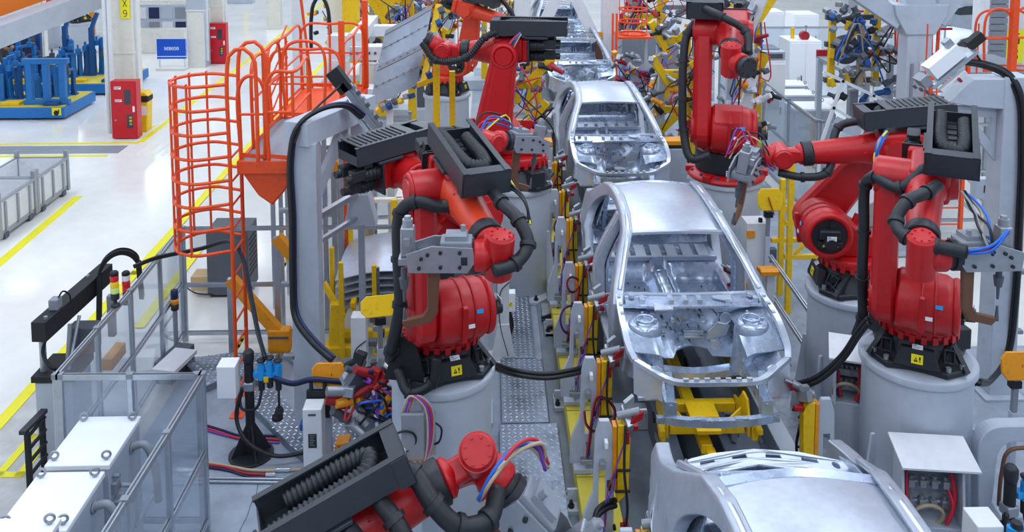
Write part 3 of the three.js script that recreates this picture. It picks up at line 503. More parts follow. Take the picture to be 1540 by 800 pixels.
    addPart(g, 'coiled_hose', rgeo('coil', b => { b.put(corrugated(hp, .058, .034)); }), m.hose, Mtray);
    if (h > 1) addPart(g, 'tray_cover', rgeo('tcov', b => { b.box(.42, .012, .7, 0, .135, -.1); for (let k = 0; k < 10; k++) b.box(.3, .016, .016, 0, .145, -.4 + k * .06); }), m.tray, Mtray);
  }
  g.updateMatrixWorld(true);
  const fr = (Mx) => (x, y, z) => V(x, y, z).applyMatrix4(Mx);
  return { g, Mk, Mf, Mw, Mt, link: fr(Mk), fore: fr(Mf), wrist: fr(Mw), tool: fr(Mt), local: p => g.worldToLocal(vec(p)), red };
}
// spot welding gun bolted to a robot flange; local z away from the flange
function weldGun(r, mtx, kind = 0, sc = .82) {
  mtx = mtx.clone().scale(V(sc, sc, sc));
  const w = new THREE.Group(); w.name = 'weld_gun'; mtx.decompose(w.position, w.quaternion, w.scale); r.g.add(w);
  addPart(w, 'transformer', rgeo('wtrans', b => { b.rb(.22, .26, .3, .02, 0, .02, .16); b.box(.18, .05, .2, 0, .17, .16); for (let k = 0; k < 4; k++) b.box(.23, .02, .24, 0, -.06 + k * .05, .16); b.cyl([-.06, .16, .1], [-.06, .25, .1], .025, .025, 10); }), m.midGrey);
  addPart(w, 'gusset_plate', rgeo('wgus', b => { b.ext([[-.3, -.12], [.25, -.12], [.32, -.02], [.3, .12], [-.08, .14], [-.32, .06]], .02, .003, TM(.13, -.02, .3, 0, RX, 0)); b.ext([[-.3, -.12], [.25, -.12], [.32, -.02], [.3, .12], [-.08, .14], [-.32, .06]], .02, .003, TM(-.13, -.02, .3, 0, RX, 0)); b.box(.26, .03, .4, 0, -.12, .28); }), m.tool);
  addPart(w, 'gusset_bolts', rgeo('wbolt', b => { for (const e of [-1, 1]) for (const [y, z] of [[.06, .12], [.06, .3], [-.08, .12], [-.08, .3], [.0, .48], [-.09, .5], [.04, .42]]) b.cyl([e * .135, y, z], [e * .16, y, z], .018, .018, 8); }), m.black);
  addPart(w, 'electrode_arm', rgeo('warm' + kind, b => { b.ext([[.0, .08], [-.02, -.1], [.0, -.5], [.06, -.6], [.3, -.66], [.34, -.62], [.34, -.58], [.14, -.53], [.1, -.46], [.1, -.1], [.12, .08]], .06, .01, TM(0, -.08, kind ? .1 : .34, 0, -RX, 0)); }), m.copper);
  addPart(w, 'electrode_shank', rgeo('wsh' + kind, b => { if (kind) b.m = TM(0, 0, -.2); b.cyl([0, -.7, .66], [0, -.55, .66], .022, .012, 10); b.cyl([0, -.35, .66], [0, -.25, .66], .035, .05, 12); b.cyl([0, -.48, .66], [0, -.35, .66], .012, .018, 10); b.cyl([0, -.25, .66], [0, -.15, .66], .03, .03, 12); }), m.darkGrey);
  addPart(w, 'servo_motor', rgeo('wser' + kind, b => { if (kind) b.m = TM(0, 0, -.14); b.rb(.13, .28, .13, .015, 0, .12, .62); b.cyl([0, .26, .62], [0, .33, .62], .05, .05, 14); b.cyl([0, .33, .62], [0, .36, .62], .035, .03, 12); b.box(.07, .07, .06, .08, .14, .62); b.box(.22, .06, .3, 0, -.05, .55); }), m.tool);
  return w;
}
function pedestal(label, pos, r = .5, top = 1.7, fins = [], opt = {}) {
  const g = thing('robot_pedestal', label, 'pedestal', [pos[0], 0, pos[2]], 0, 'white robot pedestals');
  mb().lathe([[0, .05], [r - .02, .05], [r - .02, top - .1], [r + .0, top - .1], [r + .015, top - .085], [r + .015, top - .03], [r, top - .015], [r - .03, top - .015], [r - .04, top - .004], [0, top - .004]], 56).build('column', m.pedestal, g);
  mb().ext((() => { const p = []; const R = r + .16; for (let k = 0; k < 8; k++) { const t = (k + .5) * Math.PI / 4; p.push([R * Math.cos(t), R * Math.sin(t)]); } return p; })(), .05, .006, TM(0, .025, 0, -RX, 0, 0)).build('foot_plate', m.pedestal, g);
  for (const f of fins) { const t = f * D2R; mb().ext([[0, 0], [.17, 0], [.17, .06], [.05, .95], [0, .95]], .03, .004, TM((r - .03) * Math.sin(t), .05, (r - .03) * Math.cos(t), 0, t - RX, 0)).build('gusset', m.pedestal, g); }
  const b = mb(); for (let k = 0; k < 8; k++) { const t = (k + .5) * Math.PI / 4, R = r + .085; b.cyl([R * Math.cos(t), .05, R * Math.sin(t)], [R * Math.cos(t), .12, R * Math.sin(t)], .018, .018, 8); b.cyl([R * Math.cos(t), .05, R * Math.sin(t)], [R * Math.cos(t), .08, R * Math.sin(t)], .034, .034, 6); } b.build('anchor_bolts', m.blackMatt, g);
  if (opt.chamfer) { }
  return g;
}
const PT = 1.7;
const P1 = at(664, 545, PT), P2 = at(783, 272, PT), P3 = at(1092, 262, PT), P4 = at(1380, 530, PT), P5 = at(1281, 428, PT);
pedestal('white round robot pedestal behind the grey valve unit with looped violet cables', [P1.x, PT, P1.z], .49, PT, [-150, 150]);
pedestal('tall white robot pedestal at the end of the tread plate walkway', [P2.x, PT, P2.z], .47, PT, [60, -60]);
pedestal('white robot pedestal carrying the black drum robot', [P3.x, PT, P3.z], .55, PT, [60]);
pedestal('large white robot pedestal with a hooded valve recess in its foot', [P4.x, PT, P4.z], .52, PT, [-70, 75]);
pedestal('white robot pedestal next to the slanted aluminium rails', [P5.x, PT, P5.z], .49, PT, [-60, -120]);
const robots = {};
{ // near right robot
  const r = robots.R4 = makeRobot({ label: 'red robot on the pedestal with the hooded valve recess, holding a copper welding gun', pos: P4, yaw: -27, phi: 4, gam: -14, s: -1, trayX: .2, trayY: .36, trayZ: -.12, tool: [92, 0], roll: 90, tray: 1, L3: .88 });
  const L = r.link, Fo = r.fore;
  hosePart(r.g, [[-.55, .1, .1], [-.5, .3, .12], L(-.5, .15, .05), L(-.5, .6, .02), L(-.5, 1.05, .0), L(-.42, 1.18, .12), L(-.2, 1.16, .24), Fo(.0, .2, .12)], .05);
  hosePart(r.g, [Fo(.1, .24, .45), Fo(.02, .26, .62), Fo(-.12, .26, .8), Fo(-.2, .16, .96), Fo(-.12, .12, 1.1), Fo(.1, .12, 1.16), Fo(.32, .1, 1.15)], .052);
  cableBundle(r.g, [Fo(.3, .2, .45), Fo(.38, .22, .7), Fo(.44, .2, .9), Fo(.5, .05, 1.05)], 5, .05, .011, [m.cableGrey, m.cableBlue, m.cable, m.cableTan, m.cable]);
  cableBundle(r.g, [Fo(.32, .1, 1.15), Fo(.48, .14, 1.1), Fo(.6, .25, 1.0)], 4, .03, .012, [m.cableBlue, m.cableYellow, m.cableBlue, m.cableRed]);
  weldGun(r, r.Mt.clone().multiply(TM(0, .02, .27)), 1);
}
{ // mid right robot, reaching left over the rails
  const r = robots.R5 = makeRobot({ label: 'red robot reaching sideways towards the yellow plate, its round motor opening facing the aisle', pos: P5, yaw: -96, phi: -38, gam: -6, s: -1, trayY: .34, trayZ: -.18, tray: 2, tool: [-95, -4], roll: 0 });
  const L = r.link, Fo = r.fore;
  hosePart(r.g, [Fo(-.1, .3, .25), Fo(-.16, .22, .5), Fo(.1, -.2, .72), Fo(.14, -.22, 1.0), Fo(.1, -.16, 1.25)], .045);
  cableBundle(r.g, [Fo(.25, .25, .1), Fo(.38, .18, .22), Fo(.4, -.05, .26), Fo(.36, -.2, .1), Fo(.3, -.14, -.1)], 6, .035, .013, [m.cableBlue, m.cableBlue, m.cableYellow, m.cableTan, m.cableBlue, m.cable]);
  const w = weldGun(r, r.Mt.clone().multiply(TM(.1, -.04, .38, 0, 1.15, 0)).multiply(TM(0, 0, -.15, 0, 0, -.22)), 1, .9);
  cableBundle(r.g, [Fo(.1, -.1, 1.3), Fo(.05, .2, 1.45), Fo(-.1, .25, 1.6), Fo(-.1, .0, 1.75)], 6, .1, .01, [m.cableRed, m.cable, m.cableViolet, m.cableTan, m.cable, m.cableRed]);
}
{ // near left robot
  const r = robots.R1 = makeRobot({ label: 'red robot with orange forearm holding a welding gun, beside the tread plate walkway', pos: P1, yaw: 21, phi: 2, gam: -11, s: -1, foreMat: m.orangeRed, tray: 1, trayX: .06, trayY: .32, tool: [-92, 0], roll: 90, L3: .84 });
  const L = r.link, Fo = r.fore;
  hosePart(r.g, [[-.3, .25, -.2], [-.5, .2, .1], [-.55, .35, .25], L(-.52, .2, .1), L(-.52, .6, .06), L(-.5, 1.0, .04), L(-.4, 1.14, .16), L(-.15, 1.1, .26), Fo(.05, .22, .2)], .055);
  hosePart(r.g, [[-.5, .2, .3], [-.45, .05, .45], [-.25, .12, .5], [-.2, .35, .5]], .045);
  hosePart(r.g, [Fo(.12, .26, .5), Fo(.14, .24, .75), Fo(.2, .2, .98), Fo(.22, .08, 1.15), Fo(.08, 0, 1.24), Fo(-.1, -.02, 1.26)], .052);
  cableBundle(r.g, [Fo(.3, .26, .5), Fo(.36, .2, .75), Fo(.34, .1, .9)], 5, .04, .01, [m.cable, m.cableGrey, m.cableYellow, m.cable]);
  weldGun(r, r.Mt.clone().multiply(TM(0, .02, .2)));
  mb().ext([[-.28, 0], [.12, 0], [.02, .38], [-.12, .42]], .03, .005, TM(-.36, .06, .3, 0, -.5, 0)).build('cable_cover', m.blackMatt, r.g);
}
{ // robot behind it, elbow disc and covered tray
  const b = V(-.53, PT + .05, -10.0);
  pedestal('white robot pedestal half hidden behind the robot with the orange forearm', [b.x, b.y, b.z], .45, b.y);
  const r = robots.R8 = makeRobot({ label: 'red robot next to the orange-forearm robot, black covered hose tray on its elbow', pos: b, yaw: 128, phi: -56, gam: 4, s: -1, tray: 2, trayY: .3, trayZ: -.1, roll: 0, tool: [118, -10], L3: 1.0 });
  const Fo = r.fore;
  hosePart(r.g, [Fo(.12, .3, .15), Fo(.3, .2, .2), Fo(.34, -.05, .15), Fo(.3, -.25, .05)], .05);
  hosePart(r.g, [Fo(0, .3, .2), Fo(.02, .3, .5), Fo(.02, .24, .8), Fo(.1, .1, 1.1), Fo(.05, -.1, 1.3)], .04);
  weldGun(r, r.Mt.clone().multiply(TM(0, 0, .3)), 1);
  cableBundle(r.g, [Fo(.1, -.05, 1.15), Fo(.15, .2, 1.4), Fo(.1, .1, 1.65), Fo(.05, -.2, 1.7)], 6, .1, .011, [m.cableBlue, m.cableRed, m.cableYellow, m.cable, m.cableBlue]);
}
{ // far left robot on the walkway pedestal
  const r = robots.R2 = makeRobot({ label: 'red robot with straight raised arm on the tall pedestal at the walkway end', pos: P2, yaw: -97, phi: -9, gam: 0, s: 1, tray: 1, trayY: .3, trayZ: -.3, roll: 0, bend: -30, L2: 1.06, L3: .56, scale: 1.15 });
  const L = r.link, Fo = r.fore;
  hosePart(r.g, [Fo(.1, .3, 0), Fo(.25, .22, .25), Fo(.26, -.05, .5), Fo(.2, -.1, .9), Fo(.1, .1, 1.1)], .045, 'dress_hose', m.hose, true, true);
  cableBundle(r.g, [Fo(.25, .28, -.2), Fo(.36, .15, -.1), Fo(.34, -.1, -.05), Fo(.26, -.2, -.2)], 6, .04, .012, [m.cableBlue, m.cableRed, m.cableTan, m.cable]);
}
{ // red robot on black drum
  const r = robots.R3 = makeRobot({ label: 'large red robot on a black drum base with red flange', pos: P3, yaw: -14, phi: -7, gam: -12, s: -1, scale: 1.25, drum: true, tray: 1, trayY: .3, trayX: -.3, trayZ: -.3, roll: 90, bend: 40, L3: .6 });
  const L = r.link, Fo = r.fore;
  hosePart(r.g, [[-.2, .42, .6], [-.42, .36, .62], L(-.52, -.02, .16), L(-.54, .35, .14), L(-.54, .8, .1), L(-.5, 1.12, .06), L(-.36, 1.3, .02), L(-.1, 1.36, -.05)], .05);
  hosePart(r.g, [Fo(-.3, .36, .2), Fo(-.1, .34, .42), Fo(.16, .2, .5), Fo(.2, 0, .7)], .045);
}
{ // far left second robot
  const b = at(672, 138, PT);
  pedestal('white robot pedestal carrying the orange-red robot', [b.x, PT, b.z], .5, PT);
  const r = robots.R7 = makeRobot({ label: 'orange-red robot behind the straight raised arm, its elbow under a black tray', pos: b, yaw: 70, phi: 8, gam: -14, s: 1, red: m.orangeRed, tray: 1, trayY: .3, roll: 0, bend: 30 });
  const Fo = r.fore;
  hosePart(r.g, [Fo(.1, .32, .2), Fo(.15, .42, .5), Fo(.2, .2, .85), Fo(.2, -.1, 1.1)], .05);
}
{ // foreground robot, only arm and tray in view
  const el = az(485, 835, -4.75), wr = az(722, 694, -5.05);
  const dir = wr.clone().sub(el), yaw = Math.atan2(dir.x, dir.z) / D2R, gam = Math.atan2(dir.y, Math.hypot(dir.x, dir.z)) / D2R;
  const phi = -8, ph = phi * D2R, hz = .35 + 1.15 * Math.sin(ph), vy = .675 + 1.15 * Math.cos(ph), d = V(Math.sin(yaw * D2R), 0, Math.cos(yaw * D2R));
  const b = el.clone().addScaledVector(d, -hz); b.y = el.y - vy;
  pedestal('white robot pedestal under the arm with the wide corrugated hose tray', [b.x, b.y, b.z], .48, b.y);
  const r = robots.R6 = makeRobot({ label: 'red robot arm carrying a wide black tray with a corrugated hose, near the floor cables', pos: b, yaw, phi, gam, s: 1, tray: 1, trayX: -.05, trayY: .33, trayZ: .2, trayScale: .86, roll: -50, tool: [75, -45], L3: dir.length() - .27 });
  const Fo = r.fore;
  hosePart(r.g, [Fo(-.06, .3, .5), Fo(-.14, .24, .62), Fo(-.26, .1, .66), Fo(-.32, -.06, .74), Fo(-.3, -.14, .9), Fo(-.18, -.1, 1.02)], .055);
  hosePart(r.g, [Fo(-.16, .24, .4), Fo(-.28, .16, .44), Fo(-.36, .0, .46), Fo(-.36, -.3, .42)], .052); hosePart(r.g, [Fo(-.2, .2, .2), Fo(-.32, .12, .24), Fo(-.4, -.06, .24), Fo(-.38, -.36, .2)], .052);
  cableBundle(r.g, [Fo(-.22, -.06, .9), Fo(-.26, .06, 1.04), Fo(-.2, .08, 1.2), Fo(-.1, -.04, 1.32), Fo(-.06, -.24, 1.34)], 5, .04, .012, [m.cableTan, m.cableRed, m.cableBlue, m.cableViolet, m.cableTan]);
  weldGun(r, r.Mt.clone().multiply(TM(0, 0, .28)), 1, .9);
}
// ------------------------------------------------------------------ the conveyor line: rails, carrier, tread plates, clamp stands
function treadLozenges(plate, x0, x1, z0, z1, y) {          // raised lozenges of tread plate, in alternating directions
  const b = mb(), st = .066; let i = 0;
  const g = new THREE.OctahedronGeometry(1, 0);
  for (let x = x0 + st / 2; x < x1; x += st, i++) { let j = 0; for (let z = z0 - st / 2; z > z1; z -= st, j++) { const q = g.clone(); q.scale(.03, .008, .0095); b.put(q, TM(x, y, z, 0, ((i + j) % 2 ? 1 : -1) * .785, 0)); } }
  const me = b.build('tread_pattern', m.treadNubGlint, plate); me.userData.kind = 'stuff'; return me;
}
{
  const pit = (name, x0, x1, z0, z1, y, th, mat, label) => tag(mb().rb(x1 - x0, th, z0 - z1, .006, (x0 + x1) / 2, y - th / 2, (z0 + z1) / 2).build(name, mat), label, 'floor plate');
  // tread plate walkway left of the line, in lengths
  const zs = [-5.6, -7.35, -9.7, -11.1, -12.9];
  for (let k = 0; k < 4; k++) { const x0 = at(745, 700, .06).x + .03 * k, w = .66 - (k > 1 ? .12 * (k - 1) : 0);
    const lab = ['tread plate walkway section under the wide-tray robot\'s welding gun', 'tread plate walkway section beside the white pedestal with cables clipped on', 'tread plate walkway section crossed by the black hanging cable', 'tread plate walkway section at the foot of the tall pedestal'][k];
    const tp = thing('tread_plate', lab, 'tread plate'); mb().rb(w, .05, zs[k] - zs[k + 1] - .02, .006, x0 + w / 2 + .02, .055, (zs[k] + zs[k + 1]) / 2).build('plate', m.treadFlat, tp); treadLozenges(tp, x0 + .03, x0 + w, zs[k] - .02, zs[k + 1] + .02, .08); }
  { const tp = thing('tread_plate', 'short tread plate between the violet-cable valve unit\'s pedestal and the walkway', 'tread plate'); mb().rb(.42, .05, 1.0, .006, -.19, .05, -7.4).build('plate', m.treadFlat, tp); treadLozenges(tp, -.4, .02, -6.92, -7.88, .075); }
  tag(mb().rb(.5, .05, .9, .006, 1.0, .05, -12.2).build('floor_plate', m.plate), 'plain grey floor plate beside the walkway end', 'floor plate');
  // right-hand walkway
  const zr = [-6.2, -8.4, -10.7]; for (let k = 0; k < 2; k++) tag(mb().rb(.62, .05, zr[k] - zr[k + 1] - .015, .006, 3.62, .055, (zr[k] + zr[k + 1]) / 2).build('floor_plate', m.plate), ['smooth grey floor plate beside the valve recess pedestal', 'smooth grey floor plate below the drooping black cable'][k], 'floor plate');
  tag(mb().rb(.55, .04, 2.6, .006, 3.6, .05, -12.2).build('floor_plate', m.midGrey), 'dark grey floor plate in front of the black drum robot', 'floor plate');
  // dark shallow channel strip
  tag(mb().box(.22, .02, 9, .8, .012, -9.2).build('floor_channel', m.pit), 'blue-grey channel strip along the foot of the clamp stands', 'floor strip');
  // long base frames of the line
  const base = thing('line_base_frame', 'long yellow base beam under the clamp stands on the tread plate side', 'base frame', [1.06, 0, 0]);
  for (let k = 0; k < 14; k++) { const z = -4.5 - k * 1.15; mb().rb(.38, .22, 1.13, .01, 0, .13, z).build('beam_segment', m.yellowPale, base); for (const dx of [-.1, .1]) mb().cyl([dx, .24, z + .4], [dx, .252, z + .4], .025, .025, 4).build('plug', m.darkGrey, base); }
  for (let k = 0; k < 9; k++) { const z = -4.9 - k * 1.75; const f = mb(); f.rb(.12, .05, .3, .006, -.24, .045, z); f.box(.1, .16, .03, -.24, .12, z); f.build('floor_bracket', m.pedestal, base); const b = mb(); for (const dz of [-.09, .09]) { b.cyl([-.26, .06, z + dz], [-.26, .14, z + dz], .018, .018, 8); b.cyl([-.26, .07, z + dz], [-.26, .1, z + dz], .032, .032, 6); } b.build('bracket_bolt', m.blackMatt, base); }
  const base2 = thing('line_base_frame', 'long grey base beam under the fixtures on the drum robot side of the line', 'base frame', [3.16, 0, 0]);
  for (let k = 0; k < 10; k++) mb().rb(.2, .24, 1.55, .01, 0, .13, -4.6 - k * 1.57).build('beam_segment', k % 3 === 1 ? m.yellowPale : m.paintGrey, base2);
  // conveyor rails and cross beams
  for (const [x, lab] of [[1.84, 'dark conveyor rail under the tread plate side of the car bodies'], [2.42, 'dark conveyor rail under the drum robot side of the car bodies']]) {
    const t = thing('conveyor_rail', lab, 'rail', [x, 0, 0]); mb().rb(.1, .5, 27, .01, 0, .27, -16.5).build('web', m.darkGrey, t); mb().rb(.15, .05, 27, .01, 0, .545, -16.5).build('running_rail', m.steelDark, t);
    for (let k = 0; k < 12; k++) { mb().cyl([-.09, .5, -3.6 - k * 1.1], [.09, .5, -3.6 - k * 1.1], .055, .055, 14).build('roller', m.blackMatt, t); }
  }
  for (let k = 0; k < 9; k++) { const z = -3.9 - k * 2.9; tag(mb().rb(1.5, .2, .22, .01, 2.13, .14, z).build('cross_beam', m.paintGrey), 'light grey steel cross beam between the conveyor rails', 'beam', 'cross beams of the line'); }
  tag(mb().box(1.7, .03, 27, 2.13, .02, -16.5).build('line_pit_plate', m.pit), 'grey plate floor between the conveyor rails', 'floor plate');
  // yellow carriers that push the bodies
  const carrier = (z, lab) => {
    const t = thing('body_carrier', lab, 'carrier', [2.13, 0, z], 0, 'yellow body carriers'); t.scale.x = .86;
    const p = (n, f, mt = m.yellow) => { const b = mb(); f(b); b.build(n, mt, t); };
    p('centre_spine', b => b.rb(.13, .1, 3.2, .01, -.02, .72, -1.2));
    p('front_bar', b => b.rb(.86, .1, .09, .01, 0, .88, .28)); p('rear_bar', b => b.rb(.9, .1, .1, .01, 0, .86, -.12));
    for (const s of [-1, 1]) { p('side_cheek', b => b.ext([[-.28, -.06], [.24, -.06], [.26, .06], [.1, .1], [-.05, .28], [-.2, .28], [-.28, .1]], .03, .005, TM(s * .47, .88, .08, 0, RX, 0))); p('corner_hook', b => { b.rb(.07, .16, .08, .01, s * .53, .88, .36); b.rb(.06, .06, .16, .01, s * .55, .95, .42); }); p('gusset', b => b.ext([[0, 0], [.18, 0], [0, .16]], .03, .004, TM(s * .38, .93, .3, 0, s > 0 ? Math.PI : 0, 0))); p('pin_bolt', b => b.cyl([s * .58, .82, .3], [s * .58, .82, .48], .026, .026, 8), m.darkGrey); p('support_leg', b => b.rb(.07, .26, .07, .008, s * .4, .715, .05), m.midGrey); p('wheel_block', b => b.rb(.12, .14, .2, .01, s * .42, .645, -.1), m.darkGrey); }
    p('centre_plate', b => { b.rb(.34, .03, .26, .006, 0, .93, .08); b.rb(.28, .04, .1, .006, 0, .9, .36); });
    p('head_block', b => { b.rb(.26, .12, .16, .01, 0, .8, -2.0); b.box(.05, .12, .1, -.1, .88, -2.0); b.box(.05, .12, .1, .1, .88, -2.0); });
    p('pull_rod', b => b.bar([.02, .68, .35], [.1, .6, 1.6], .1, .07));
    p('rest_post', b => { for (const s of [-1, 1]) { b.rb(.1, .55, .1, .01, s * .94, .85, -1.7); b.rb(.1, .55, .1, .01, s * .94, .85, -3.4); b.rb(.1, .1, 1.8, .01, s * .94, .58, -2.55); } }, m.darkGrey);
    return t;
  };
  carrier(-8.6, 'yellow body carrier between the middle car body\'s nose and the slotted-flange car body');
  carrier(-14.65, 'yellow body carrier under the roofed car body near the drum robot'); carrier(-21.2, 'yellow body carrier under the roofless car body next after the roofed one'); carrier(-27.9, 'yellow body carrier under the roofless car body at the line end'); carrier(-2.65, 'yellow body carrier under the slotted-flange car body');
}
// clamp stand: bolted foot, white blade, amber strip, yellow tower, pneumatic clamps, cables
function clampStand(label, pos, ry, opt = {}) {
  const t = thing('clamp_stand', label, 'clamp stand', pos, ry, 'clamp stands beside the line');
  t.scale.x = .62; const hgt = opt.h || 1.25, k = hgt / 1.25;
  mb().rb(.42, .05, .3, .006, 0, .27, 0).build('foot_plate', m.pedestal, t);
  mb().ext([[-.26, 0], [.2, 0], [.2, 1.08 * k], [.12, 1.2 * k], [-.02, 1.2 * k], [-.08, 1.05 * k], [-.1, .52 * k], [-.24, .28], [-.26, .14]], .05, .006, TM(0, .29, .02), [[[-.02, .34 * k], [.08, .34 * k], [.08, .8 * k], [-.02, .8 * k]]]).build('blade', m.pedestal, t);
  mb().ext([[-.14, 0], [.14, 0], [-.12, .26]], .03, .004, TM(-.02, .29, .0, 0, RX, 0)).build('web_gusset', m.pedestal, t);
  mb().rb(.06, .62 * k, .1, .006, .2, .29 + .85 * k, .02).build('shim_strip', m.amber, t);
  mb().ext([[0, 0], [.16, .1], [.18, .62 * k], [.1, .75 * k], [0, .75 * k]], .12, .008, TM(.24, .3 + .42 * k, .02)).build('tower', m.yellow, t);
  { const b = mb(); b.cyl([.2, .45 + .6 * k, .1], [.42, .45 + .6 * k, .1], .012, .012, 7); b.cyl([.2, .45 + .4 * k, .1], [.42, .45 + .4 * k, .1], .012, .012, 7); for (let i = 0; i < 3; i++) b.cyl([.2, .5 + .25 * i * k, .08], [.2, .5 + .25 * i * k, .11], .025, .025, 8); b.build('clamp_screw', m.blackMatt, t); }
  const cx = .38, cyy = .35 + 1.15 * k;
  { const b = mb(); b.rb(.1, .1, .22, .01, cx, cyy, .02, .5, .3, 0); b.cyl([cx - .14, cyy + .02, .02], [cx + .16, cyy + .1, .08], .035, .035, 12); b.cyl([cx + .1, cyy + .09, .06], [cx + .26, cyy + .12, .1], .014, .014, 8); b.box(.16, .05, .05, cx + .04, cyy + .12, -.04, 0, .4, .2); b.build('clamp_cylinder', m.tool, t); }
  { const b = mb(); b.rb(.07, .12, .09, .01, cx - .02, cyy - .12, .09); b.rb(.14, .05, .06, .01, cx + .1, cyy - .1, .0); b.ext([[0, 0], [.2, .06], [.22, .14], [.1, .1]], .04, .005, TM(cx, cyy - .02, .1)); b.build('clamp_arm', m.redDark, t); }
  { const b = mb(); b.rb(.2, .05, .06, .006, -.02, .42, .2); for (let i = 0; i < 6; i++) b.cyl([-.1 + .035 * i, .45, .2], [-.1 + .035 * i, .48, .2], .012, .012, 6); b.build('valve_block', m.midGrey, t); }
  for (let i = 0; i < 5; i++) { const y = .5 + .2 * i * k; mb().rb(.05 + .02 * (i % 2), .06, .07, .006, .02 + .05 * (i % 3), y, .09).build('sensor', [m.darkGrey, m.tool, m.blackMatt, m.midGrey, m.cabinet][i], t); }
  mb().tube([[.34, .3, .16], [.3, .5, .24], [.34, .8 * k, .26], [.3, 1.15 * k, .22], [cx - .05, cyy, .14]], .02, 7, 30).build('air_hose', m.cable, t);
  mb().rb(.12, .1, .1, .008, .34, .5, .14).cyl([.34, .55, .14], [.34, .6, .14], .03, .03, 10).build('valve', m.redDark, t);
  const n = opt.loops ?? 1;
  for (let i = 0; i < n; i++) { const R = rr(.1, .2), y0 = .35 + (rr(.55, .95) - .3 * i) * k, pts = [], ox = rr(-.05, .12), ph = rr(0, 3); for (let a = 0; a <= 8; a++) { const th = a / 8 * rr(4.9, 5.3) + ph; pts.push([.12 + ox + R * 1.3 * Math.cos(th), y0 + R * .95 * Math.sin(th), .17 + .02 * Math.sin(th * 2)]); } pts.push([-.02, .46, .2]); mb().tube(pts, .016, 6, 44).build('air_hose', [m.cableRed, m.cableViolet][i % 2], t); mb().tube(pts.map(p => [p[0] + .015, p[1] + .012, p[2] + .02]), .01, 5, 44).build('air_hose', m.cable, t); }
  for (let i = 0; i < 3; i++) mb().tube([[.0 + .02 * i, .45, .2], [.06, .6 + .1 * i, .16], [.1 + .04 * i, .9 * k, .12], [.2, 1.1 * k, .14], [cx, cyy - .08, .1]], .009, 5, 26).build('air_hose', [m.cableRed, m.cableBlue, m.cableViolet][i], t);
  return t;
}
{
  const L = [
    [-4.9, 1.3, 'clamp stand beside the satin quarter panel of the slotted-flange car body', 1], [-6.25, 1.3, 'clamp stand with big red cable loops in front of the yellow carrier', 3], [-7.55, 1.35, 'clamp stand below the nose of the middle car body', 0], [-8.7, 1.3, 'clamp stand beside the front door opening of the middle car body', 1],
    [-9.9, 1.3, 'clamp stand at the centre pillar of the middle car body', 0], [-11.0, 1.3, 'clamp stand at the rear door of the middle car body', 2], [-12.3, 1.4, 'clamp stand opposite the tall pedestal at the walkway end', 0], [-13.6, 1.35, 'clamp stand between the middle car body and the one beside the drum robot', 1], [-15.2, 1.3, 'clamp stand beside the roofed car body next to the drum robot', 1]];
  for (const [z, h, lab, n] of L) clampStand(lab, [.98, 0, z], 0, { h: h - .12, loops: n });
  const R = [[-6.7, 1.05, 'clamp stand with bright cylinder on the walkway side of the carrier', 2], [-8.0, 1.1, 'clamp stand under the middle car body\'s fender rail, on the drum robot side', 1], [-10.4, 1.2, 'clamp stand at the middle car body\'s sill, on the drum robot side', 1], [-12.6, 1.2, 'clamp stand between the black drum robot and the line', 1]];
  for (const [z, h, lab, n] of R) clampStand(lab, [3.22, 0, z], Math.PI, { h, loops: n });
}
// ------------------------------------------------------------------ aluminium fences with clear panels
// posts: array of [x,z]; rails at the given heights; panel of clear sheet between posts
function fence(label, posts, h, rails, opt = {}) {
  const t = thing('safety_fence', label, 'fence', [0, 0, 0]);
  for (const [x, z] of posts) { mb().rb(.05, h, .05, .008, x, h / 2, z).build('post', m.alu, t); if (opt.caps !== false) mb().box(.06, .05, .06, x, h - .02, z).build('corner_joint', m.midGrey, t); }
  for (let i = 0; i + 1 < posts.length; i++) {
    const [x0, z0] = posts[i], [x1, z1] = posts[i + 1];
    for (const y of rails) { mb().bar([x0, y, z0], [x1, y, z1], .045, .05).build('rail', m.alu, t); mb().bar([x0, y + .026, z0], [x1, y + .026, z1], .012, .008).build('rail_groove', m.darkGrey, t); }
    if (opt.glass !== false && !(opt.skip || []).includes(i)) for (let k = 0; k + 1 < rails.length; k++) { const y0 = rails[k] + .03, y1 = rails[k + 1] - .03; mb().bar([x0 + (x1 - x0) * .03, (y0 + y1) / 2, z0 + (z1 - z0) * .03], [x1 - (x1 - x0) * .03, (y0 + y1) / 2, z1 - (z1 - z0) * .03], .006, y1 - y0).build('clear_panel', opt.mat || m.glassSmoke, t); }
  }
  return t;
}
fence('aluminium fence with clear panels along the bright aisle beside the black press beam', [[-4.1, -8.18], [-4.1, -9.08], [-4.1, -9.95], [-4.13, -10.94], [-4.17, -11.82]], 1.6, [.12, .8, 1.57]);
fence('short aluminium fence panel across the end of the white cabinets', [[-4.06, -8.18], [-3.4, -8.17], [-2.76, -8.16]], 1.6, [.12, 1.57], { skip: [] });
fence('aluminium fence with clear panels running along the connector side of the white lifting-eye cabinets', [[-2.72, -8.16], [-2.73, -7.25], [-2.75, -6.42], [-2.77, -5.6], [-2.78, -4.8]], 1.6, [.12, .8, 1.57]);
fence('aluminium rail barrier behind the orange ladder and the yellow prop', [[-4.14, -11.84], [-2.6, -11.84], [-1.3, -11.84], [-.6, -11.84]], 1.6, [.1, .78, 1.57], { glass: false });
fence('aluminium frame cage with clear sheets under the orange platform', [[-3.05, -13.2], [-2.3, -13.3], [-1.75, -13.4]], 2.3, [.15, 1.2, 2.25], {});
fence('aluminium frame post row beyond the stacked roof panels', [[-2.2, -15.5], [-1.4, -15.6]], 2.2, [.3, 1.1, 2.1], {});
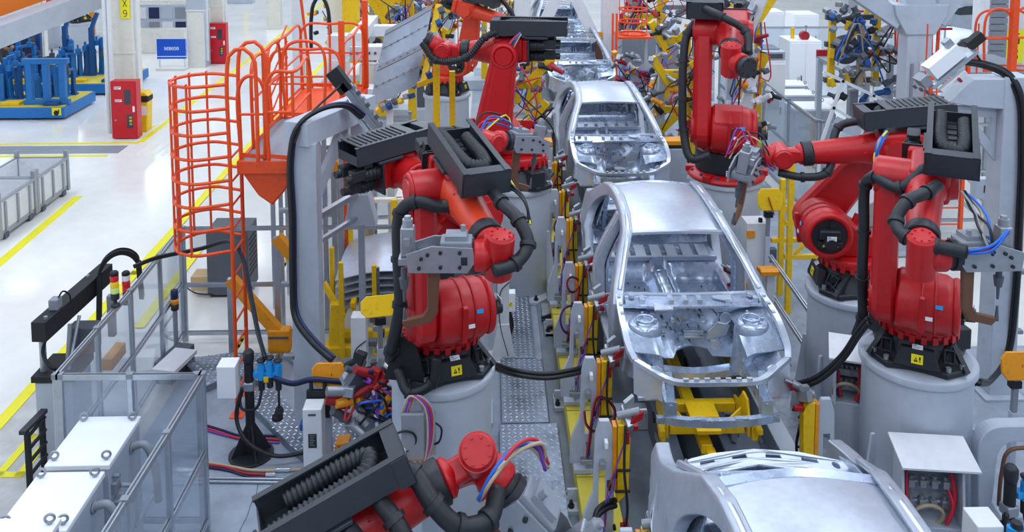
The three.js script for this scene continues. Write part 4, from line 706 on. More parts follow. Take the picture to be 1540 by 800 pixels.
// tower lights
function towerLight(label, pos, seq) {
  const t = thing('signal_tower', label, 'signal light', pos); mb().lathe([[0, 0], [.05, 0], [.05, .02], [.02, .03], [.02, .07], [.045, .08], [0, .08]], 14).build('foot', m.black, t);
  let y = .08; for (const c of seq) { mb().lathe([[0, y], [.042, y], [.045, y + .008], [.045, y + .06], [.04, y + .068], [0, y + .068]], 18).build('lens', c, t); y += .068; } mb().lathe([[0, y], [.045, y], [.045, y + .03], [.03, y + .045], [0, y + .045]], 16).build('cap', m.blackMatt, t);
}
const lensR = M('#d8202a', .25), lensY = M('#ffd21a', .25), lensG = M('#d9f08a', .25), lensW = M('#eef0f0', .3), lensO = M('#f59a18', .3);
towerLight('signal tower with red, amber and green lenses standing on the fence rail', [-4.1, 1.6, -9.55], [m.black, lensG, lensY, lensR]);
towerLight('signal tower with red and white lenses beside the cable chain', [at(190, 432, 1.5).x, 1.3, at(190, 432, 1.5).z], [m.black, lensR, lensR, lensW]);
{ const p = at(263, 462, .75); mb(); const t = thing('signal_post', 'short post with an amber beacon behind the clear fence', 'signal light', [p.x, 0, p.z]); mb().cyl([0, 0, 0], [0, .72, 0], .03, .03, 12).build('post', m.midGrey, t); mb().lathe([[0, .72], [.05, .72], [.05, .8], [0, .8]], 14).build('base', m.black, t); mb().lathe([[0, .8], [.05, .8], [.05, .87], [0, .87]], 14).build('lens', lensO, t); mb().lathe([[0, .87], [.05, .87], [.045, .98], [0, .98]], 14).build('cap', m.navy, t); }
// white control cabinets with lifting eyes
function eyeCabinet(label, x0, x1, z0, z1, h, o = {}) {
  const t = thing('control_cabinet', label, 'cabinet', [(x0 + x1) / 2, 0, (z0 + z1) / 2], 0, 'white cabinets with lifting eyes'); const w = x1 - x0, d = Math.abs(z1 - z0);
  mb().rb(w, h - .06, d, .01, 0, (h - .06) / 2 + .03, 0).build('body', m.paintGrey, t); mb().rb(w + .03, .05, d + .03, .01, 0, h - .025, 0).build('lid', m.cabinet, t); mb().box(w - .05, .04, d - .05, 0, .02, 0).build('plinth', m.darkGrey, t);
  for (const [a, b] of [[-1, -1], [1, -1], [-1, 1], [1, 1]]) { mb().ring(a * (w / 2 - .04), h + .045, b * (d / 2 - .06), .033, .011, 0, .3, 0, 16, 7).cyl([a * (w / 2 - .04), h - .01, b * (d / 2 - .06)], [a * (w / 2 - .04), h + .018, b * (d / 2 - .06)], .018, .014, 8).build('lifting_eye', m.tool, t); }
  mb().rb(.05, .1, .1, .008, w / 2 + .02, h * .78, d * .38).rb(.06, .05, .14, .008, w / 2 + .03, h * .66, d * .34).cyl([w / 2, h * .86, d * .38], [w / 2 + .06, h * .86, d * .38], .02, .02, 8).build('connector', m.midGrey, t);
  mb().rb(.04, .08, .08, .006, w / 2 + .02, h * .5, -d * .1).cyl([w / 2, h * .5, -d * .1], [w / 2 + .1, h * .5, -d * .1], .02, .02, 8).build('connector', m.midGrey, t);
  mb().tube([[w / 2, h * .86, -d * .2], [w / 2 + .12, h * .88, -d * .2], [w / 2 + .2, h * .7, -d * .22], [w / 2 + .22, h * .4, -d * .24]], .035, 10, 24).ring(w / 2 + .01, h * .86, -d * .2, .04, .014, 0, RX, 0, 14, 6).build('conduit', m.cableGrey, t);
  mb().tube([[w / 2 + .06, h * .78, d * .36], [w / 2 + .15, h * .74, d * .3], [w / 2 + .17, h * .5, d * .28], [w / 2 + .1, h * .35, d * .1]], .018, 8, 24).build('conduit', m.cableGrey, t);
  mb().bar([w / 2 + .1, h * .34, -d * .5], [w / 2 + .1, h * .34, d * .5], .035).build('cable_rail', m.alu, t);
  return t;
}
{ const a = at(67, 699, 1.2), b = at(200, 626, 1.2); eyeCabinet('white cabinet with lifting eyes nearest the short fence panel', -3.84, -3.31, a.z, Math.max(b.z, -8.12), 1.2);
  eyeCabinet('middle one of the white cabinets with lifting eyes', -3.84, -3.31, a.z + .8, a.z + .11, 1.2); eyeCabinet('taller white cabinet with lifting eyes, third from the short fence panel', -3.96, -3.3, a.z + 1.65, a.z + .9, 1.37); }

// black ladder-like stand outside the fence corner
{ const p = at(78, 690, 0); const t = thing('cable_stand', 'small black rung stand outside the fence corner', 'stand', [p.x + .02, 0, p.z + .5]); for (const dz of [0, .3]) mb().rb(.05, .62, .05, .006, 0, .31, -dz).build('post', m.blackMatt, t); for (let k = 0; k < 4; k++) mb().cyl([0, .15 + .14 * k, -.02], [.02, .17 + .14 * k, -.32], .02, .02, 8).build('rung', m.blackMatt, t); mb().bar([-.03, .64, .04], [.0, .64, -.36], .07, .04).build('cap_bar', m.black, t); }
// black press beam with cable chain
{
  const t = thing('press_beam_unit', 'black horizontal beam on slim columns outside the clear fence', 'machine', [-4.75, 0, -9.55]);
  mb().rb(.4, .85, .45, .01, .05, .425, 0).build('stand', m.paintGrey, t); mb().rb(.46, .07, .5, .008, .05, .9, 0).build('table', m.blackMatt, t);
  mb().cyl([-.1, .93, .12], [-.1, 1.35, .12], .035, .035, 14).build('column', m.tool, t); mb().cyl([.1, .93, .0], [.1, 1.35, -.1], .025, .025, 12).build('column', m.tool, t); mb().cyl([.16, .93, .1], [.16, 1.4, -.2], .018, .018, 10).build('column', m.tool, t);
  mb().rb(.16, .22, 1.5, .008, .0, 1.46, -.45, 0, -.06, 0).build('beam', m.blackMatt, t); mb().rb(.1, .12, .12, .01, -.01, 1.63, -.02).build('sensor_box', m.midGrey, t); mb().tube([[.02, 1.68, -.02], [.06, 1.75, -.05], [.1, 1.7, -.1], [.1, 1.58, -.15]], .01, 6, 20).build('sensor_lead', m.cable, t);
  for (const z of [.22, -.8]) mb().cyl([0, 1.57, z], [0, 1.6, z], .02, .02, 8).build('cap_screw', m.tool, t);
  mb().rb(.3, .3, .2, .02, .16, 1.1, -.3).build('actuator', m.darkGrey, t); mb().rb(.08, .5, .08, .01, .3, 1.15, -.7).build('guide', m.midGrey, t); mb().rb(.12, .14, .4, .01, .35, .7, -.6).build('bracket', m.amber, t);
  mb().tube([[-.06, 1.34, .1], [-.08, 1.15, .16], [.02, 1.0, .18], [.1, .95, .1]], .02, 7, 22).build('lead', m.cable, t);
}
{ // drag chain arch
  const a = at(152, 470, 1.15), t = thing('cable_chain', 'black drag chain arching beside the signal towers', 'cable chain', [a.x, 0, a.z]);
  const pts = []; for (let k = 0; k <= 30; k++) { const u = k / 30; const th = Math.PI * (1 - u); let x = .16 + .16 * Math.cos(th), y = 1.62 + .2 * Math.sin(th); if (u < .0) y = 0; pts.push([x, y, -.35 * u]); }
  const all = []; for (let k = 0; k < 7; k++) all.push([0, 1.1 + .075 * k, .06 - .01 * k]); all.push(...pts); for (let k = 1; k < 8; k++) all.push([.32, 1.62 - .07 * k, -.35 - .01 * k]);
  for (let k = 0; k + 1 < all.length; k++) { const A = vec(all[k]), B = vec(all[k + 1]); if (A.distanceTo(B) < .01) continue; const b = mb(), side = V(.3, 0, 1).normalize().multiplyScalar(.045); for (const s of [-1, 1]) b.bar(A.clone().addScaledVector(side, s), B.clone().addScaledVector(side, s), .01, .055); b.bar(A.clone().sub(side), A.clone().add(side), .03, .02); b.build('chain_link', m.blackMatt, t); }
}
// cables from the chain across to the valve pole
{
  const P = [az(205, 398, -10.2), az(240, 385, -10.6), az(300, 373, -10.8), az(345, 362, -10.6), az(366, 385, -10.2), az(378, 440, -9.9), az(390, 500, -9.6), az(400, 535, -9.3)];
  const bun = thing('cable_bundle', 'black cable bundle sagging from the drag chain to the blue valve pole', 'cable'); for (let k = 0; k < 4; k++) { const o = V(0, .012 * k - .018, .03 * (k % 2) + .012 * k); mb().tube(P.map((p, i) => p.clone().add(o.clone().multiplyScalar(1 + .3 * Math.sin(i + k)))), .016, 7, 60).build('cable', [m.cable, m.cable, m.navy, m.cable][k], bun); }
  const hgr = az(345, 372, -10.6); 
}
// valve pole with blue manifolds
function valvePole(label, pos, o = {}) {
  const t = thing('valve_pole', label, 'valve stand', pos, o.ry || 0);
  mb().lathe([[0, 0], [.24, 0], [.24, .02], [.23, .025], [0, .025]], 26).build('base_disc', m.black, t);
  for (let k = 0; k < 4; k++) { const a = k * RX + .5; mb().ext([[.05, 0], [.22, 0], [.05, .34]], .014, .002, TM(0, .02, 0, 0, a, 0)).build('base_fin', m.black, t); }
  mb().cyl([0, .02, 0], [0, 1.05, 0], .05, .05, 18).build('pole', m.blackMatt, t); mb().rb(.12, .1, .12, .02, 0, .8, 0).build('clamp', m.tool, t); mb().lathe([[0, 1.05], [.05, 1.05], [.06, 1.1], [.06, 1.17], [.04, 1.2], [0, 1.2]], 16).build('pole_cap', m.black, t);
  if (o.box !== false) { mb().rb(.2, .36, .2, .01, -.2, .92, .06).build('switch_box', m.cabinet, t); }
  for (let k = 0; k < 3; k++) { const x = .14 + .09 * k, y = .98 + .03 * (k % 2); mb().cyl([x, y - .1, .02], [x, y + .06, .02], .042, .042, 14).cyl([x, y + .06, .02], [x, y + .1, .02], .03, .025, 12).build('regulator', m.blueBright, t); mb().cyl([x, y - .22, .02], [x, y - .1, .02], .034, .036, 12).build('bowl', m.black, t); mb().lathe([[0, 0], [.045, 0], [.05, .015], [.03, .03], [0, .03]], 14, TM(x, y + .1, .02)).build('knob', m.black, t); }
  mb().rb(.3, .06, .08, .01, .2, .93, .0).build('manifold', m.blueBright, t); mb().box(.05, .06, .01, .2, .9, .07).build('tag_plate', m.yellow, t);
  mb().tube([[.14, .76, .02], [.1, .6, .1], [-.06, .58, .08], [-.1, .72, .02]], .016, 7, 30).build('air_line', m.cable, t); mb().tube([[-.06, .8, .04], [-.12, .5, .1], [.0, .3, .2], [.3, .12, .2], [.7, .1, .1]], .022, 8, 40).build('air_line', m.cable, t); mb().cyl([.32, .55, .02], [.32, .78, .02], .014, .014, 8).cyl([.32, .5, .02], [.32, .55, .02], .05, .04, 14).build('drain', m.black, t); mb().cyl([.3, .42, .02], [.3, .46, .02], .06, .06, 14).build('handwheel', m.blackMatt, t);
  return t;
}
valvePole('black pole with blue air regulators and a white switch box on the concrete floor', at(378, 684, 0));
// orange ladder with safety cage
function tubePath(pts, r, n = 8) { return sweep(pts, () => r, n, (pts.length - 1) * 7); }
const LX = -2.96, LZ = -10.06, LZ2 = -10.52;
{
  const t = thing('caged_ladder', 'orange ladder with hooped safety cage rising to the orange platform', 'ladder', [0, 0, 0]);
  for (const z of [LZ, LZ2]) { mb().put(tubePath([[LX, 0, z], [LX, 1.5, z], [LX, 3.0, z], [LX, 4.1, z], [LX + .04, 4.3, z], [LX + .18, 4.36, z], [LX + .3, 4.25, z], [LX + .32, 4.0, z], [LX + .32, 3.05, z]], .024)).build('stile', m.orange, t); mb().rb(.16, .012, .14, .003, LX, .006, z).build('foot_plate', m.orange, t); }
  for (let k = 0; k < 11; k++) mb().cyl([LX, .28 + .28 * k, LZ], [LX, .28 + .28 * k, LZ2], .014, .014, 7).build('rung', m.orange, t);
  const zc = (LZ + LZ2) / 2, R = .37, hoop = y => { const p = []; p.push([LX, y, LZ]); for (let k = 0; k <= 14; k++) { const a = -RX + k / 14 * Math.PI; p.push([LX - .34 - R * Math.cos(a), y, zc - R * Math.sin(a)]); } p.push([LX, y, LZ2]); return p; };
  const hs = []; for (let k = 0; k < 8; k++) hs.push(2.0 + .278 * k);
  for (const y of hs) mb().put(sweep(hoop(y), () => .02, 6, 40)).build('hoop', m.orange, t);
  for (let k = 0; k < 6; k++) { const a = -1.35 + k / 5 * 2.7; const x = LX - .34 - R * Math.cos(a), z = zc - R * Math.sin(a); mb().bar([x, 1.98, z], [x, 3.98, z], .04, .016).build('cage_strap', m.orange, t); }
}
function railLoop(parent, pts, y, h, mid = true) {           // handrail over posts following pts [x,z]
  const P = pts.map(p => V(p[0], y + h, p[1])), a = P[0].clone(), b = P[P.length - 1].clone(); 
  const path = [V(a.x, y, a.z), V(a.x, y + h - .12, a.z), ...P.map((p, i) => i === 0 ? p.clone().lerp(P[1], Math.min(.3, .12 / p.distanceTo(P[1]))) : i === P.length - 1 ? p.clone().lerp(P[i - 1], Math.min(.3, .12 / p.distanceTo(P[i - 1]))) : p), V(b.x, y + h - .12, b.z), V(b.x, y, b.z)];
  mb().put(sweep(path, () => .022, 8, 60)).build('handrail', m.orange, parent);
  for (let i = 1; i + 1 < P.length; i++) mb().cyl([P[i].x, y, P[i].z], P[i], .02, .02, 8).build('stanchion', m.orange, parent);
  for (let i = 0; i + 1 < P.length; i++) { if (mid) mb().cyl([P[i].x, y + h * .55, P[i].z], [P[i + 1].x, y + h * .55, P[i + 1].z], .016, .016, 7).build('knee_rail', m.orange, parent); mb().bar([P[i].x, y + .06, P[i].z], [P[i + 1].x, y + .03, P[i + 1].z], .008, .05).build('toe_board', m.orange, parent); }
}
{
  const t = thing('ladder_platform', 'orange railed platform at the head of the caged ladder', 'platform', [0, 0, 0]); const Y = 3.0;
  mb().ext([[-2.9, 10.2], [-2.24, 10.2], [-2.24, 12.2], [-2.9, 12.2]], .05, .005, TM(0, Y - .03, 0, -RX, 0, 0)).build('deck', m.midGrey, t);
  { const b = mb(); for (const [x0, z0, x1, z1] of [[-2.9, -10.2, -2.24, -10.2], [-2.24, -10.2, -2.24, -12.2], [-2.24, -12.2, -2.9, -12.2], [-2.9, -12.2, -2.9, -10.2]]) b.bar([x0, Y - .06, z0], [x1, Y - .06, z1], .04, .14); b.build('edge_frame', m.orange, t); }
  mb().ext([[-.3, 0], [.36, 0], [.2, -.26], [.06, -.42], [-.1, -.3]], .5, .02, TM(-2.6, Y - .12, -10.5)).build('support_bracket', m.orange, t);
  mb().bar([-2.35, Y - .1, -10.3], [-2.25, Y - .7, -10.6], .06, .06).build('strut', m.orange, t); mb().bar([-2.27, 0, -12.1], [-2.27, Y, -12.1], .06, .06).build('leg', m.alu, t); mb().bar([-2.88, 0, -12.1], [-2.88, Y, -12.1], .05, .05).build('leg', m.alu, t);
  railLoop(t, [[-2.56, -10.24], [-2.27, -10.24], [-2.27, -11.2]], Y, 1.05); railLoop(t, [[-2.87, -10.75], [-2.87, -11.3], [-2.86, -12.15]], Y, 1.08); railLoop(t, [[-2.8, -12.17], [-2.27, -12.17]], Y, 1.05); railLoop(t, [[-2.9, -10.3], [-2.62, -10.3]], Y, .98);
}
{
  const t = thing('service_platform', 'orange railed platform with stair rails behind the ladder platform', 'platform', [0, 0, 0]); const Y = 2.75;
  mb().rb(1.1, .12, 2.4, .01, -2.62, Y - .06, -13.9).build('deck', m.orange, t); for (const [x, z] of [[-3.15, -12.75], [-2.15, -12.75], [-3.15, -15.05], [-2.15, -15.05]]) mb().rb(.06, Y, .06, .006, x, Y / 2, z).build('leg', m.alu, t);
  railLoop(t, [[-3.17, -12.75], [-3.17, -13.9], [-3.17, -15.0]], Y, 1.1); railLoop(t, [[-3.12, -12.72], [-2.6, -12.72], [-2.15, -12.72]], Y, 1.1); railLoop(t, [[-2.13, -12.8], [-2.13, -14], [-2.13, -15]], Y, 1.1); railLoop(t, [[-3.17, -15.1], [-2.7, -15.1], [-2.15, -15.1]], Y, 1.1);
  mb().bar([-3.2, Y + 1.6, -15.2], [-3.2, .1, -17.2], .04, .04).build('stair_rail', m.orange, t); mb().bar([-2.1, Y + 1.5, -15.1], [-2.1, Y, -15.1], .09, .09).build('stanchion', m.orange, t); mb().bar([-2.12, Y + 1.5, -12.8], [-2.12, 0, -12.8], .08, .08).build('stanchion', m.orange, t);
  for (let k = 0; k < 4; k++) mb().bar([-3.17, Y + .1 + .25 * k, -12.8], [-3.17, Y + .5 + .25 * k, -14.0], .02, .02).build('brace', m.orange, t);
}
// grey portal frame with sliding unit
{
  const A = V(-2.06, 0, -9.84), B = V(-1.6, 0, -10.9), t = thing('portal_frame', 'grey box-section portal frame beside the orange platform', 'frame', [0, 0, 0]); const Y = 3.35;
  mb().bar([A.x, .02, A.z], [A.x, Y, A.z], .3, .3, [0, 0, 1]).build('post', m.paintGrey, t); mb().bar([B.x, 2.05, B.z], [B.x, Y, B.z], .2, .2, [0, 0, 1]).build('post', m.paintGrey, t); mb().ext([[-.11, .4], [.11, .4], [.2, 0], [-.2, 0]], .25, .01, TM(B.x, 2.0, B.z)).build('flared_foot', m.paintGrey, t); mb().rb(.08, 2.0, .08, .006, B.x, 1.0, B.z).build('prop', m.alu, t);
  mb().bar([A.x - .06, Y + .12, A.z + .15], [B.x + .05, Y + .12, B.z - .12], .3, .26).build('beam', m.paintGrey, t);
  const q = (u, y) => V(A.x + (B.x - A.x) * u, y, A.z + (B.z - A.z) * u);
  mb().bar(q(.12, Y - .75), q(.7, Y - .02), .06, .16).build('diagonal_brace', m.paintGrey, t); mb().bar(q(.92, Y - .55), q(.62, Y - .02), .06, .12).build('diagonal_brace', m.paintGrey, t); mb().bar(q(.1, Y - .95), q(.95, Y - .95), .07, .07).build('cross_rail', m.alu, t); mb().bar(q(.1, 2.1), q(.95, 2.1), .05, .05).build('cross_rail', m.alu, t);
  mb().rb(.5, .03, .46, .005, A.x, .015, A.z).build('foot_plate', m.paintGrey, t); for (let k = 0; k < 3; k++) mb().rb(.14, .05, .06, .008, A.x - .2, .9 + .85 * k, A.z + .12).build('cable_clip', m.midGrey, t);
  
  // tilted slide
  const s0 = az(508, 116, -10.3), s1 = az(575, 205, -10.3), u = thing('slide_unit', 'tilted aluminium slide with black servo motor on the mitred grey portal frame', 'slide unit', [0, 0, 0]);
  mb().bar(s0.clone().lerp(s1, .1), s1, .16, .06).build('slide_rail', m.alu, u); mb().bar(s0.clone().lerp(s1, .2).add(V(.03, .06, 0)), s1.clone().add(V(.03, .06, 0)), .07, .05).build('slide_cover', m.tool, u); mb().bar(s0.clone().lerp(s1, -.12), s0.clone().lerp(s1, .22), .16, .16).build('servo_motor', m.blackMatt, u); mb().bar(s0.clone().lerp(s1, .3).add(V(-.06, -.06, .05)), s1.clone().add(V(-.06, -.06, .05)), .1, .04).build('mount_rail', m.paintGrey, u);
  for (let k = 0; k < 7; k++) { const c = s0.clone().lerp(s1, .3 + .1 * k).add(V(.04, .1, .02)); mb().rb(.05, .05, .05, .006, c.x, c.y, c.z, 0, 0, .6).build('carriage_block', k % 2 ? m.darkGrey : m.tool, u); }
  for (let k = 0; k < 6; k++) { const c = s1.clone().add(V(.06 + .06 * k, .06 - .03 * (k % 3), .02 * k)); mb().rb(.07, .06, .1, .008, c.x, c.y, c.z, .3 * k, .4, .5).build('gripper_finger', [m.darkGrey, m.tool, m.blackMatt][k % 3], u); }
  // hose bundle down the post
  const hp = [az(545, 175, -10.2), az(520, 158, -10.0), az(480, 165, -9.8), az(448, 190, -9.66), az(437, 240, -9.64), az(440, 330, -9.64), az(441, 420, -9.62), az(445, 475, -9.55), az(470, 512, -9.3), az(500, 540, -9.1)];
  { const bun = thing('cable_bundle', 'black hose bundle clipped down the post of the mitred grey portal frame', 'cable'); for (let k = 0; k < 3; k++) mb().tube(hp.map((p, i) => p.clone().add(V(.025 * (k - 1), .02 * (k - 1), .02 * (k % 2)))), k === 1 ? .028 : .018, 8, 70).build('hose', k === 2 ? m.navy : m.cable, bun); }
  tag(mb().tube([az(512, 128, -10.2), az(500, 140, -10.1), az(480, 158, -9.9), az(455, 185, -9.7), az(443, 215, -9.6)], .014, 6, 30).build('motor_cable', m.cable), 'thin black motor cable of the tilted slide unit', 'cable');
  const hp2 = [az(413, 570, -9.2), az(440, 578, -9.1), az(470, 572, -9.0), az(520, 575, -9.0), az(560, 560, -8.8)]; { const bun = thing('cable_bundle', 'two dark hoses running from the valve pole behind the amber guard plate', 'cable'); for (let k = 0; k < 2; k++) mb().tube(hp2.map(p => p.clone().add(V(0, .03 * k, .02 * k))), .022, 7, 40).build('hose', k ? m.navy : m.cable, bun); }
}
// amber octagonal guard plates on poles
function guardPlate(label, c, w, h, foot, ry = 0, tilt = -.2, mat = m.amber, slot = true) {
  const t = thing('guard_plate', label, 'guard plate', [c.x, 0, c.z], ry); const y = c.y, k = .25;
  mb().ext([[-w / 2, -h / 2 + h * k], [-w / 2 + w * .15, -h / 2], [w / 2 - w * .15, -h / 2], [w / 2, -h / 2 + h * k], [w / 2, h / 2 - h * k], [w / 2 - w * .15, h / 2], [-w / 2 + w * .15, h / 2], [-w / 2, h / 2 - h * k]], .035, .006, TM(0, y, 0, tilt, 0, 0)).build('plate', mat, t);
  mb().bar([0, y, -.03], [foot ? foot[0] : -.02, y - h / 2 - .45, -.08], .05, .05).build('arm', m.midGrey, t); mb().rb(.12, .08, .08, .01, 0, y - h / 2 - .08, -.05).build('swivel', m.blackMatt, t); mb().rb(.07, Math.max(.1, y - h / 2 - .4), .07, .008, foot ? foot[0] : -.02, (y - h / 2 - .4) / 2, -.08).build('post', m.paintGrey, t);
  if (slot) mb().box(.008, .06, .04, .03, y - .01, .0).build('slot', m.darkGrey, t); return t;
}
guardPlate('amber octagonal guard plate above the white tester post', az(495, 563, -9.05), .36, .24, [-.03]);
guardPlate('yellow tilted guard plate beside the hoses of the orange-forearm robot', az(572, 460, -9.3), .42, .22, [0], .2, -.4, m.yellow, false);
{ const p = V(-1.82, 0, -8.85), t = thing('tester_post', 'white post with black label and black twin cap in front of the tread plates', 'post', p); mb().rb(.2, .86, .2, .015, 0, .43, 0).build('body', m.paintWhite, t); mb().rb(.24, .3, .05, .01, .02, .78, -.14).build('back_plate', m.blackMatt, t); for (const s of [-1, 1]) mb().cyl([s * .07 + .02, .93, -.13], [s * .07 + .02, 1.02, -.13], .022, .02, 10).build('pin', m.blackMatt, t); plateMesh('label_plate', .085, .15, .004, printMat(64, 112, (x, w, h) => { x.fillStyle = '#15181b'; x.fillRect(0, 0, w, h); x.fillStyle = '#9aa2aa'; for (let k = 0; k < 7; k++) x.fillRect(10, 10 + 13 * k, 44 - (k * 7) % 20, 4); }), t, [0, .52, .103]); mb().box(.08, .02, .01, .0, .8, .101).build('slot', m.darkGrey, t); mb().rb(.24, .06, .24, .01, 0, .03, 0).build('foot', m.paintGrey, t); mb().rb(.05, .08, .1, .01, -.12, .62, -.02).build('side_plug', m.blueDark, t); }
{ const p = at(512, 665, .25); const t = thing('wedge_block', 'small yellow wedge block beside the white tester post', 'block', [p.x, 0, p.z]); mb().ext([[-.1, 0], [.1, 0], [.1, .3], [-.04, .28]], .16, .008).build('wedge', m.amber, t); mb().box(.02, .2, .02, .0, .16, .085).build('stripe', m.redDark, t); }
// white upright posts with sensor heads
function uprightPost(label, px, py, h, w, o = {}) { const p = at(px, py, 0), t = thing('sensor_post', label, 'post', p); mb().rb(w, h, w, .008, 0, h / 2, 0).build('post', m.paintWhite, t); mb().ext([[-w * 1.1, 0], [w * 1.1, 0], [w * .5, .5], [-w * .5, .5]], .02, .003, TM(0, .02, w / 2 + .012)).build('gusset', m.paintWhite, t); mb().rb(w * 2.6, .025, w * 2.4, .004, 0, .013, 0).build('foot_plate', m.paintWhite, t); const b = mb(); for (const [a, c] of [[-1, 1], [1, 1], [1, -1]]) b.cyl([a * w * 1.1, .02, c * w], [a * w * 1.1, .06, c * w], .02, .02, 6); b.build('foot_bolts', m.darkGrey, t); if (o.head) { for (let k = 0; k < 7; k++) mb().rb(.06 + .03 * (k % 2), .07, .09, .008, w * .9 + .05 * (k % 3), h - .05 - .09 * k, .03 * (k % 2)).build('sensor', [m.darkGrey, m.tool, m.blackMatt][k % 3], t); } mb().tube([[w / 2, h * .8, w / 2], [-w * .2, h * .72, w / 2 + .02], [-w * .3, h * .4, w / 2 + .02], [w * .4, .1, w / 2 + .02]], .007, 5, 26).build('lead', m.cable, t); return t; }
uprightPost('white upright post carrying a sensor head next to the yellow tilted plate', 543, 642, 1.35, .17, { head: true });
uprightPost('white post with bolted foot beside the walkway junction box', 757, 540, 1.35, .15);
{ const p = at(764, 470, .45), t = thing('junction_box', 'small white junction box with yellow warning triangle beside the walkway', 'box', [p.x, 0, p.z]); mb().rb(.2, .26, .14, .01, 0, .62, 0).build('box', m.cabinet, t); mb().rb(.06, .5, .06, .006, -.02, .25, 0).build('leg', m.paintGrey, t); plateMesh('warning_sticker', .07, .065, .004, stickerMat, t, [.02, .6, .072]); mb().tube([[0, .5, 0], [.05, .3, .06], [.0, .1, .1], [.1, .04, .1]], .03, 8, 24).build('conduit', m.cable, t); }
uprightPost('white ribbed post beside the orange-forearm robot\'s pedestal', 590, 668, 1.1, .15);
// tread plates and kerbs left
{
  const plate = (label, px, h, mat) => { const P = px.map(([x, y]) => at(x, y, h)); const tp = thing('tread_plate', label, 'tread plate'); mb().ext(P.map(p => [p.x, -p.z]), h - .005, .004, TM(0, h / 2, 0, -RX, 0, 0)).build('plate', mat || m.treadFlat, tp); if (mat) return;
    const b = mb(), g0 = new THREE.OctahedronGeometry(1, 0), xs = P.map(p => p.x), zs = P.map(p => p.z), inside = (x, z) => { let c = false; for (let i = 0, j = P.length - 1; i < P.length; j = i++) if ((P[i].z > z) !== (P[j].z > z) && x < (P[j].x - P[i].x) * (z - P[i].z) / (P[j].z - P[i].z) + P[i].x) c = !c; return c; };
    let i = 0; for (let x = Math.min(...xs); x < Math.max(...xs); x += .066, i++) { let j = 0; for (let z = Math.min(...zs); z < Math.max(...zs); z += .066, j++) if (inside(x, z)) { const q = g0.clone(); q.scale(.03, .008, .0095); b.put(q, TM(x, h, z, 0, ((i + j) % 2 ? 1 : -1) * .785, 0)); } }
    if (b.g.length) b.build('tread_pattern', m.treadNubGlint, tp).userData.kind = 'stuff'; };
  plate('bright tread plate ramp at the foot of the mitred portal frame', [[400, 575], [462, 636], [466, 690], [440, 672], [370, 600]], .1);
  plate('tread plate beside the orange ladder foot', [[272, 540], [345, 530], [420, 530], [400, 574], [350, 562], [310, 580]], .09);
  plate('tread plate between the white tester post and the orange-forearm robot\'s pedestal', [[468, 640], [580, 632], [590, 700], [560, 760], [480, 740]], .08);
  plate('plain grey plate behind the amber guard plate', [[425, 530], [590, 520], [590, 575], [470, 570]], .06, m.plate);
  const k = thing('cable_trough', 'white sloping cable trough cover beside the aisle fence', 'cable trough', [0, 0, 0]); mb().bar(at(245, 560, .3), at(280, 527, .3), .3, .05).build('cover', m.paintWhite, k); mb().bar(at(245, 562, .14), at(280, 530, .14), .24, .26).build('body', m.darkGrey, k);
}
// floor cables and conduit
{
  const run = (label, P, r, mat, grp) => tag(mb().tube(P.map(([x, y]) => at(x, y, r + .004)), r, 6, 40).build('floor_cable', mat), label, 'cable', grp);
  run('red floor cable leading to the black valve pole', [[308, 643], [330, 650], [360, 659], [400, 660], [430, 662]], .014, m.cableRed); run('navy floor cable beside the red one by the valve pole', [[308, 639], [332, 646], [362, 655], [402, 655], [436, 657]], .014, m.navy); run('violet floor cable beside the red one by the valve pole', [[310, 647], [340, 655], [380, 664], [420, 666]], .01, m.cableViolet);
  run('dark red floor hose near the crack in the concrete', [[309, 699], [340, 703], [370, 712], [400, 714]], .016, m.redDark); run('tan floor hose near the crack in the concrete', [[309, 695], [345, 701], [380, 707], [460, 706]], .016, m.cableTan); run('navy floor hose near the crack in the concrete', [[309, 702], [345, 708], [375, 717], [402, 717]], .012, m.navy);
  for (const [y, lab] of [[719, 'thin grey floor conduit nearest the valve pole'], [724, 'thin grey floor conduit nearest the concrete crack']]) tag(mb().cyl(at(311, y, .02), at(470, y + 2, .02), .014, .014, 8).build('floor_conduit', m.alu), lab, 'conduit');
  tag(mb().cyl(at(400, 714, .03), at(414, 714, .03), .026, .026, 10).cyl(at(414, 706, .03), at(436, 706, .03), .024, .024, 10).build('hose_coupling', m.chrome), 'metal coupling on the floor hoses', 'coupling');
  tag(mb().tube([[388, 720], [386, 740], [378, 756], [372, 775], [360, 800], [352, 830]].map(([x, y]) => at(x, y, .001)), .004, 4, 40).build('floor_crack', m.darkGrey), 'thin dark crack in the concrete floor', 'crack');
}
